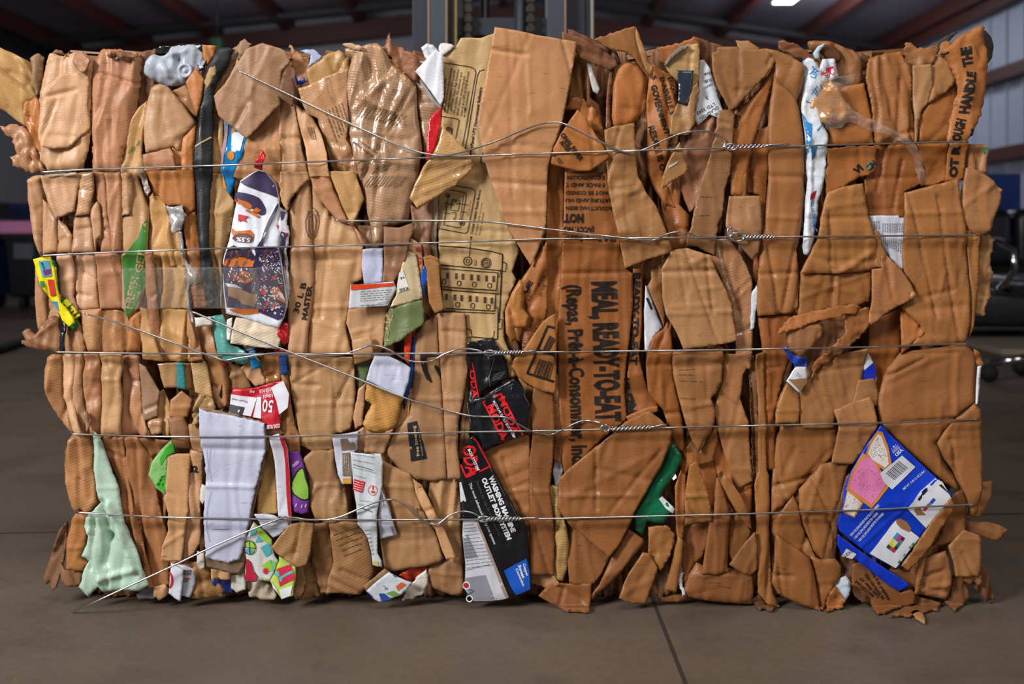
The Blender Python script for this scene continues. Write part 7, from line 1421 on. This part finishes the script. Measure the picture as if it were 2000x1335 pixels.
for x, y, c in ((905, 588, (50, 150, 60)), (882, 615, (130, 130, 134)), (835, 685, (90, 170, 210)), (788, 745, (50, 140, 60))):
    s_ = Ink('S1', c, 'colour_patch', 1.9); s_.quad(*D5_(x, y)[0], u_, v_, -3, 3, -2.4, 2.4); s_.done()
i = Ink('S2', (214, 214, 224), 'white_logo'); i.poly(D5_(282, 690, 322, 622, 410, 672, 372, 715)); i.done()
i = Ink('S2', (60, 60, 66), 'printed_text', 1.4); tx(i, D5_, 'LEXI', 312, 700, 375, 655, 26, .02); i.done()
i = Ink('S7', (48, 34, 26), 'printed_text')
for k, s in enumerate(('supplied in a box', 'M 8970-01-5E2', 'Less than 37', 'MATCH and')): tx(i, D5_, s, 700 - k * 45, 1065 - k * 12, 545 - k * 45, 810 + k * 30, 27, .03)
i.done()

# plastic bags, small cartons
i = Ink('N1', '#2F86C8', 'blue_drawing')
for c in ((40, 470, 80, 430, 60, 400), (10, 700, 80, 720, 170, 715), (60, 600, 130, 690), (75, 590, 140, 680), (100, 570, 60, 640), (130, 560, 160, 600), (160, 840, 170, 880, 100, 960), (-5, 330, -40, 420), (60, 940, 20, 1000)):
    i.line(A5_(*[v - (40 if k % 2 == 0 else 0) for k, v in enumerate(c)]), 1.8)
i.poly(A5_(-60, 800, -20, 880, 20, 900, 10, 1100, -20, 1180, -30, 1000)); i.poly(A5_(10, 1100, 70, 1090, 50, 1190, 20, 1220)); tx(i, A5_, 'LIN', 40, 510, 80, 440, 40, .02)
tx(i, B5_, 'TELL US DIFFERENT.', 10, 262, 46, 550, 30, .02); i.done()
i = Ink('N1', '#C82434', 'red_print'); i.poly(A5_(140, 410, 205, 400, 222, 440, 205, 480, 150, 440)); i.poly(B5_(10, 215, 62, 182, 50, 252, 5, 272)); tx(i, A5_, 'FOR', 185, 462, 95, 440, 34, .03); i.poly(A5_(40, 1155, 60, 1160, 50, 1195, 38, 1190)); i.done()
i = Ink('D5', (226, 230, 236), 'white_patch'); i.poly(A2_(232, 930, 300, 925, 345, 965, 320, 1095, 280, 1080, 235, 1040)); i.done()
i = Ink('D5', '#E08A28', 'orange_patch', 1.3); i.disc(*A2_(235, 1130)[0], 7, 9); i.poly(A2_(235, 890, 262, 895, 250, 945, 225, 950)); i.poly(B2_(155, 40, 178, 130, 190, 180, 150, 150)); i.done()
i = Ink('D5', '#9A7C84', 'foil_stripe', 1.2); i.poly(A2_(172, 840, 205, 850, 190, 1050, 160, 1230, 145, 1180)); i.done()
PUR = '#3A2E50'
i = Ink('V1', PUR, 'purple_print'); i.poly(B2_(300, 112, 380, 60, 462, 14, 520, 24, 608, 130, 636, 250, 545, 215, 430, 175, 340, 140)); i.poly(B2_(262, 205, 300, 200, 380, 215, 470, 250, 530, 350, 520, 395, 470, 395, 400, 330, 370, 300, 260, 275), 8, True)
i.poly(B2_(636, 290, 640, 330, 600, 420, 560, 500, 545, 560, 500, 690, 470, 790, 440, 700, 495, 620, 525, 520, 560, 430)); i.poly(B2_(205, 685, 260, 660, 330, 700, 400, 690, 440, 760, 500, 660, 560, 680, 640, 690, 665, 850, 690, 1000, 712, 1160, 690, 1285, 640, 1310, 440, 1230, 190, 1200, 165, 1000, 150, 850, 175, 760)); i.done()
i = Ink('V1', '#C86A24', 'orange_print', 1.5); tx(i, B2_, 'Tea', 505, 372, 262, 232, 62, .08, .2); i.poly(B2_(232, 510, 270, 540, 340, 535, 400, 528, 436, 570, 430, 600, 380, 560, 300, 560, 250, 580, 228, 545))
i.poly(B2_(150, 830, 190, 780, 300, 760, 440, 790, 420, 850, 200, 850)); i.poly(B2_(240, 905, 320, 880, 440, 905, 420, 960, 360, 1000, 270, 960)); i.poly(B2_(570, 1040, 640, 1020, 690, 1100, 715, 1170, 620, 1120)); i.poly(B2_(200, 1215, 470, 1215, 470, 1250, 330, 1265, 250, 1240)); i.done()
i = Ink('V1', '#64453C', 'brown_print', 1.8); i.poly(B2_(245, 590, 290, 565, 380, 562, 432, 600, 405, 636, 290, 632, 250, 612), 8, True)
for c in ((190, 850, 230, 760, 250, 690), (260, 850, 300, 770, 280, 700), (330, 845, 380, 770, 400, 700), (540, 850, 520, 760, 550, 690), (600, 800, 580, 720), (200, 800, 330, 740), (250, 900, 330, 940, 440, 930), (330, 980, 400, 900)): i.line(B2_(*c), 5)
i.done()
i = Ink('V1', (226, 224, 232), 'white_print', 2.2); tx(i, B2_, '5.5%', 406, 598, 280, 592, 36, .03)
seed_dots(i, B2_(470, 740, 640, 700, 690, 1000, 500, 960), 90, .6, 1.5, 1, 1.6); seed_dots(i, B2_(400, 980, 640, 1030, 700, 1280, 480, 1210), 80, .8, 2.0, 2, 1.7); seed_dots(i, B2_(160, 860, 400, 860, 400, 980, 200, 990), 24, .8, 2, 3, 1.5); i.poly(B2_(640, 1060, 680, 1080, 705, 1140, 660, 1110)); i.poly(B2_(170, 990, 270, 1000, 330, 1040, 200, 1020)); i.done()
i = Ink('V1', '#C8283C', 'red_print', 2.6)
for x, y, r in ((605, 945, 4), (515, 970, 2.6), (515, 1070, 5.5), (610, 1180, 4), (545, 1170, 3.6), (520, 1222, 3), (262, 945, 3), (355, 985, 2.6), (675, 1015, 2.4)): i.disc(*B2_(x, y)[0], r)
i.poly(B2_(290, 392, 330, 398, 392, 412, 352, 428, 366, 462, 320, 445, 292, 455)); i.done()
i = Ink('V1', '#94714F', 'torn_patch', 2.6); i.poly(B2_(205, 1022, 300, 1040, 458, 1102, 440, 1196, 330, 1172, 290, 1130, 205, 1100)); i.done()
i = Ink('V1b', PUR, 'purple_print'); i.poly(B2_(660, 365, 700, 370, 690, 430, 668, 450)); i.poly(B2_(670, 540, 730, 560, 715, 600, 690, 720, 690, 900, 700, 1000, 672, 880)); i.done()
i = Ink('V1b', '#C8283C', 'red_print', 1.5); i.poly(B2_(620, 480, 650, 490, 640, 540)); i.poly(B2_(690, 560, 735, 552, 735, 580)); i.poly(B2_(690, 830, 705, 840, 700, 900)); i.done()
i = Ink('Y0', '#56A4C4', 'blue_label'); i.poly(B1_(338, 802, 425, 794, 455, 928, 372, 938)); i.done()
i = Ink('Y0', '#7A2A6C', 'purple_logo', 1.5); i.poly(B1_(375, 880, 440, 865, 448, 915, 390, 925)); i.done()
i = Ink('Y0', '#C82A24', 'red_label', 1.3); i.poly(B1_(415, 962, 468, 957, 490, 1098, 442, 1103)); i.done()
i = Ink('Y0', '#2E8A48', 'green_bar', 1.3); i.poly(B1_(350, 975, 382, 970, 385, 1025, 362, 1025)); i.done()
i = Ink('Y0', '#2A8AC8', 'blue_area', 1.3); i.poly(B1_(455, 1150, 498, 1148, 515, 1235, 500, 1220)); i.done()
i = Ink('Y0', (40, 50, 30), 'printed_text', 1.9); tx(i, B1_, 'Protein', 420, 1085, 398, 990, 18, .02); tx(i, B1_, '9CVM', 398, 868, 375, 808, 18, .02); i.done()
i = Ink('Y0b', '#D8CC2C', 'yellow_lettering'); tx(i, B1_, 'PLTU', 530, 1165, 640, 1310, 62, .08); i.line(B1_(490, 850, 500, 980), 2.5); i.poly(B1_(500, 1140, 520, 1200, 560, 1290, 620, 1330, 600, 1345, 540, 1270)); i.done()
i = Ink('V14', (222, 220, 226), 'white_area'); i.poly(C2_(222, 712, 452, 742, 405, 898, 208, 868)); i.poly(C2_(572, 652, 620, 625, 680, 592, 735, 702, 728, 820, 655, 880, 625, 770)); i.poly(C2_(455, 735, 490, 735, 498, 915, 425, 905)); i.done()
i = Ink('V14', (60, 56, 58), 'dark_picture', 1.6); i.poly(C2_(215, 798, 350, 822, 330, 888, 208, 862)); i.done()
i = Ink('V14', (236, 226, 228), 'printed_text', 1.6); tx(i, C2_, '50', 602, 762, 508, 756, 104, .02); tx(i, C2_, 'CLEAR BULBS', 662, 958, 548, 972, 32, .03); tx(i, C2_, 'CLEAR BULBS', 572, 652, 468, 675, 30, .02); tx(i, C2_, '(doo)', 590, 702, 505, 722, 36, .01); tx(i, C2_, 'RE', 428, 680, 388, 680, 20, .02); i.done()
i = Ink('V14', (120, 60, 60), 'printed_text', 2.0); tx(i, C2_, 'Please read', 370, 768, 235, 745, 20); i.done()
i = Ink('V18', '#C41C30', 'red_stripe'); i.poly([(547, 846), (555, 849), (561, 875), (565, 922), (566, 950), (570, 1008), (566, 1022), (560, 968), (557, 900), (554, 875)]); i.done()
i = Ink('V19', (30, 40, 24), 'dark_outline'); i.poly(D2_(748, 180, 800, 85, 852, 52, 885, 150, 908, 222, 908, 330, 850, 332, 778, 288, 745, 235), 8, True); i.done()
i = Ink('V19', '#8CB848', 'green_fruit', 1.5); i.poly(D2_(762, 190, 806, 100, 850, 66, 872, 150, 900, 225, 900, 318, 850, 320, 785, 278, 758, 232), 8, True); i.done()
i = Ink('V19', (214, 206, 224), 'printed_text', 1.5); tx(i, D2_, 'GREEN', 772, 55, 822, 12, 26, .02); 
for x, y in ((805, 372), (852, 385), (886, 380)): i.line(D2_(x, y - 14, x - 8, y + 14), 2)
i.done()
for pid, rows in (('V20', [(520, 530, 640, 520), (525, 560, 640, 550), (540, 590, 645, 580)]), ):
    i = Ink(pid, (120, 122, 140), 'printed_text')
    for k, q in enumerate(rows): p_ = D2_(*q); strokes(i, *p_[0], *p_[1], 7, .9, k)
    i.done()
TEAL, LIME, CRIM = '#4FB4B4', '#9CCC3C', '#C62444'
i = Ink('V21', LIME, 'green_pattern'); i.poly(D2_(432, 522, 500, 590, 578, 682, 572, 725, 530, 700, 470, 620)); i.poly(D2_(490, 912, 570, 852, 632, 885, 600, 950, 560, 960)); i.poly(D2_(472, 1010, 540, 1030, 520, 1045)); i.done()
i = Ink('V21', TEAL, 'teal_pattern', 1.3); i.poly(D2_(442, 702, 470, 642, 512, 690)); i.poly(D2_(490, 745, 562, 702, 580, 800, 535, 832)); i.poly(D2_(400, 600, 450, 580, 450, 630, 400, 640)); i.poly(D2_(350, 770, 395, 745, 430, 790, 395, 805)); i.line(D2_(570, 855, 600, 950), 2); i.done()
i = Ink('V21', LIME, 'green_ornament', 1.3); i.poly(D2_(395, 742, 350, 715, 370, 692, 430, 692, 445, 745, 430, 785)); i.done()
i = Ink('V21', (48, 50, 72), 'dark_outline', 1.9); i.ring(*D2_(393, 745)[0], 12, 1.6, 13.6); i.line(D2_(360, 845, 405, 885, 425, 960, 462, 1012, 445, 1050, 352, 1048), 1.4); i.line(D2_(393, 690, 395, 800), 1.2); i.line(D2_(345, 740, 440, 750), 1.2); i.done()
i = Ink('V21', CRIM, 'red_pattern', 1.4); i.poly(D2_(358, 850, 400, 888, 420, 962, 456, 1012, 440, 1044, 352, 1042))
for k in range(6): a = k * math.pi / 6; (x, y), = D2_(528, 955); i.line([(x - 7 * math.cos(a), y - 7 * math.sin(a)), (x + 7 * math.cos(a), y + 7 * math.sin(a))], 1.5)
i.done()
i = Ink('V22', CRIM, 'red_present'); i.poly(D2_(618, 942, 750, 892, 796, 1010, 652, 1088)); i.done()
i = Ink('V22', TEAL, 'teal_ribbon', 1.5); i.poly(D2_(640, 1010, 765, 940, 775, 958, 648, 1030)); i.poly(D2_(590, 990, 640, 950, 650, 1000)); i.poly(D2_(640, 1030, 680, 1010, 665, 1050)); i.line(D2_(600, 850, 580, 960), 2); i.done()
i = Ink('V22', (216, 216, 218), 'white_area', 1.2); i.poly(D2_(648, 1115, 768, 1070, 752, 1158, 668, 1195)); i.poly(D2_(575, 1050, 625, 1110, 640, 1150, 590, 1100)); i.done()
i = Ink('V48', '#7A6450', 'brown_picture'); i.poly(C2_(1182, 1095, 1245, 1088, 1262, 1130, 1300, 1120, 1312, 1188, 1190, 1200)); i.poly([(668, 884), (684, 883), (685, 929), (670, 928)]); i.done()
i = Ink('V48', '#D89A34', 'yellow_corner', 1.2); i.poly([(670, 933), (685, 932), (686, 943), (671, 943)]); i.done()
i = Ink('V48', (206, 200, 190), 'printed_text', 1.6)
for k in range(4): strokes(i, 671 + k * 3.6, 925, 670 + k * 3.6, 888, 8, .9, k)
i.done()
i = Ink('V49', '#C42630', 'red_patch'); i.poly(D2_(1296, 156, 1394, 182, 1370, 275, 1284, 248)); i.disc(*D2_(1462, 265)[0], 4, 2.4); i.disc(*D2_(1462, 232)[0], 1.6, 4); i.ring(*D2_(1460, 252)[0], 9, .9); i.done()
i = Ink('V49', (92, 92, 98), 'printed_text', 1.3)
for k, (q, w_) in enumerate((((1290, 30, 1460, 80), 1.6), ((1285, 55, 1490, 105), .8), ((1285, -10, 1470, 22), .9), ((1300, 125, 1400, 150), .8), ((1350, 340, 1490, 352), .7), ((1330, 370, 1480, 395), .7), ((1350, 400, 1460, 430), 2), ((1290, -90, 1480, -60), .8), ((1280, -60, 1480, -35), .8))): p_ = D2_(*q); strokes(i, *p_[0], *p_[1], 8, w_, k)
for k in range(7): p_ = D2_(1395 + k * 6, 600 + k * 35, 1440 + k * 5, 590 + k * 35); strokes(i, *p_[0], *p_[1], 4, 1.2, k)
i.done()
i = Ink('V49', (236, 220, 222), 'printed_text', 1.9)
for k in range(4): p_ = D2_(1300 - k * 3, 175 + k * 20, 1380 - k * 3, 196 + k * 20); strokes(i, *p_[0], *p_[1], 5, 1.2, k)
i.done()
i = Ink('V49', '#D8C080', 'yellow_patch', 1.3); i.poly(D2_(1458, 868, 1505, 865, 1510, 915, 1465, 900)); i.done()
i = Ink('V50', (60, 60, 66), 'printed_text'); tx(i, D2_, '315420', 1612, 560, 1634, 634, 20, .02); p_ = D2_(1545, 290, 1560, 380); strokes(i, *p_[0], *p_[1], 5, 1.2, 1); i.done()
i = Ink('V52', '#D0642A', 'orange_print'); i.poly(D2_(1662, 1082, 1712, 1042, 1752, 1062, 1682, 1122)); i.done()
i = Ink('V52', '#6A9A48', 'green_print', 1.1); i.poly(D2_(1570, 1150, 1640, 1122, 1690, 1150, 1640, 1178)); i.done()
i = Ink('V52', '#2A4C98', 'blue_print', 1.3); i.poly(D2_(1512, 1152, 1560, 1150, 1622, 1200, 1535, 1222)); i.line(D2_(1400, 1132, 1455, 1180), 1.6); i.line(D2_(1640, 980, 1665, 1000), 2); i.done()
i = Ink('V52', (30, 30, 34), 'printed_mark', 1.3); seed_dots(i, D2_(1552, 1085, 1590, 1085, 1590, 1115, 1552, 1115), 9, .6, 1.4, 2); i.done()
i = Ink('V54', '#D02430', 'red_ring'); cx, cy = D1_(1462, 1035)[0]; i.line([(cx + 8 * math.cos(a), cy + 15 * math.sin(a)) for a in np.linspace(-1.35, 1.35, 10)], 4); i.done()
i = Ink('V54b', (44, 44, 50), 'barcode_bars')
for k in range(9): i.line(D1_(1585 + k * 9, 945, 1588 + k * 8, 990), (1, .6, 1.3)[k % 3])
for k in range(6): i.line(D1_(1590 + k * 9, 1020, 1592 + k * 8, 1050), .8)
i.done()
i = Ink('V54b', '#B42838', 'red_line', 1.2); i.line(D1_(1560, 930, 1665, 955), 1.4); i.line(D1_(1600, 1012, 1650, 1022), 1.6); i.done()
i = Ink('GL', '#3EAA2C', 'bright_green_area'); i.poly(D1_(1352, 205, 1450, 88, 1448, 240, 1425, 262)); i.poly(C1_(1450, 1170, 1512, 1130, 1512, 1205, 1455, 1235, 1400, 1330, 1390, 1270)); i.done()
i = Ink('GL', (24, 50, 24), 'printed_text', 1.6); tx(i, D1_, '245', 1385, 215, 1425, 130, 22, .02); tx(i, D1_, 'A 12', 1420, 220, 1445, 130, 14); i.done()
i = Ink('P4', (70, 72, 88), 'printed_text')
for k in range(7): p_ = B5_(635 + k * 17, 470, 635 + k * 17, 550); strokes(i, *p_[0], *p_[1], 5, 1.1, k)
for k in range(6): p_ = B5_(752 + k * 14, 470, 752 + k * 14, 550); strokes(i, *p_[0], *p_[1], 5, 1.0, k + 9)
for k in range(4): p_ = B5_(558 + k * 14, 450, 562 + k * 14, 525); strokes(i, *p_[0], *p_[1], 5, 1.0, k + 19)
for k in range(11): p_ = B5_(640 + k * 17, 600, 642 + k * 17, 650 + k * 9); strokes(i, *p_[0], *p_[1], 5, 1.0, k + 29)
i.done()
i = Ink('P3f', (90, 90, 96), 'printed_text')
for k in range(4): p_ = C4_(1590 + k * 8, 515 + k * 8, 1575 + k * 12, 550 + k * 4); strokes(i, *p_[0], *p_[1], 3, .7, k)
i.done()
i = Ink('P3f', '#9A744C', 'torn_patch', 1.2); i.poly(C4_(1505, 575, 1560, 580, 1600, 570, 1670, 570, 1672, 610, 1610, 680)); i.done()
i = Ink('P12', '#1428A8', 'blue_area'); i.poly(C5_(432, 588, 446, 532, 562, 432, 578, 500, 580, 580)); i.done()
i = Ink('T3', (222, 226, 226), 'white_stripe'); i.poly(D4_(385, 325, 412, 302, 522, 408, 508, 452, 440, 400)); i.poly(D4_(502, 152, 532, 112, 540, 140, 512, 165)); i.done()
i = Ink('W1', (40, 40, 44), 'black_print'); i.poly(B4_(272, 1122, 290, 1115, 330, 1215, 316, 1222)); i.done()
i = Ink('K12', (214, 208, 200), 'white_scuff'); i.poly(A4_(466, 1262, 520, 1238, 552, 1218, 545, 1240, 472, 1285)); i.done()
i = Ink('V9', '#D8D43C', 'yellow_ring'); i.line(C2_(430, 345, 455, 390, 480, 420), 2); i.done()
i = Ink('V15', (130, 130, 150), 'pen_scribbles')
for c in ((52, -120, 40, 60, 60, 180), (20, -100, 30, 40, 20, 160), (60, 260, 30, 400, 20, 600, 40, 700)): i.line(D2_(*c), .6)
for k in range(8): p_ = D2_(60 + k * 18, 590, 100 + k * 18, 585); i.line(p_, .6)
i.done()
i = Ink('V24', (88, 64, 44), 'dark_scuffs')
for k in range(5):
    p_ = D2_(1120 + k * 22, 640 + k * 46, 1350 + k * 6, 560 + k * 50); strokes(i, *p_[0], *p_[1], 7, 1.3, k)
i.done()
for pid, g, cs_ in (('K11', B4_, ((740, 238, 850, 242), (720, 405, 830, 400))), ('T17', D4_, ((820, 1050, 920, 1056), (900, 1078, 1020, 1105))), ('L3', C4_, ((560, 500, 700, 495), (560, 540, 690, 540), (565, 590, 760, 600), (570, 740, 700, 745))), ('U4', D4_, ((1410, 915, 1490, 945), (1400, 1090, 1480, 1130))), ('Y7', B1_, ((1640, 1100, 1780, 1095), (1650, 1140, 1785, 1130)))):
    i = Ink(pid, (104, 74, 52), 'dark_scuffs')
    for k, c in enumerate(cs_): p_ = g(*c); strokes(i, *p_[0], *p_[1], 4, 1.2, k)
    i.done()

# moulded features of the grey tub
def raised(pid, name, x, y, r, h, rim=0.6):
    V = []; F = []; n = 24
    prof = [(1.0, 0), (0.96, h), (rim + .06, h), (rim, h * .35), (rim * .55, h * .35), (rim * .5, h * .8), (0.02, h * .9)]
    p = PIECES[pid]; me = bpy.data.meshes.new(name)
    for q, hh in prof:
        for k in range(n):
            a = 2 * math.pi * k / n; px, py = x + r * q * math.cos(a), y + r * q * math.sin(a)
            z = (float(p.height(np.array([x]), np.array([y]))[0]) + 1.0 + hh) / 1000.0
            V.append(((px - 1000) * p.k - p.org.x, p.base - z - p.org.y, HCAM - (py - HOR) * p.k - p.org.z))
    for j in range(len(prof) - 1):
        for k in range(n): l = (k + 1) % n; F.append((j * n + k, (j + 1) * n + k, (j + 1) * n + l, j * n + l))
    me.from_pydata(V, [], F); me.materials.append(p.ob.data.materials[0]); me.polygons.foreach_set('use_smooth', [True] * len(F)); me.update()
    o = link(name, me, p.ob); o.color = p.ob.color; return o
raised('C1', 'round_boss', 362, 138, 15, 5)
i = Ink('X5', '#8C6446', 'crease_line'); i.line(B1_(668, 172, 800, 180), 1.0); i.done()
i = Ink('C6', '#B89468', 'tan_tape_line'); i.line(A1_(1700, 1050, 1836, 968), 3.2); i.done()
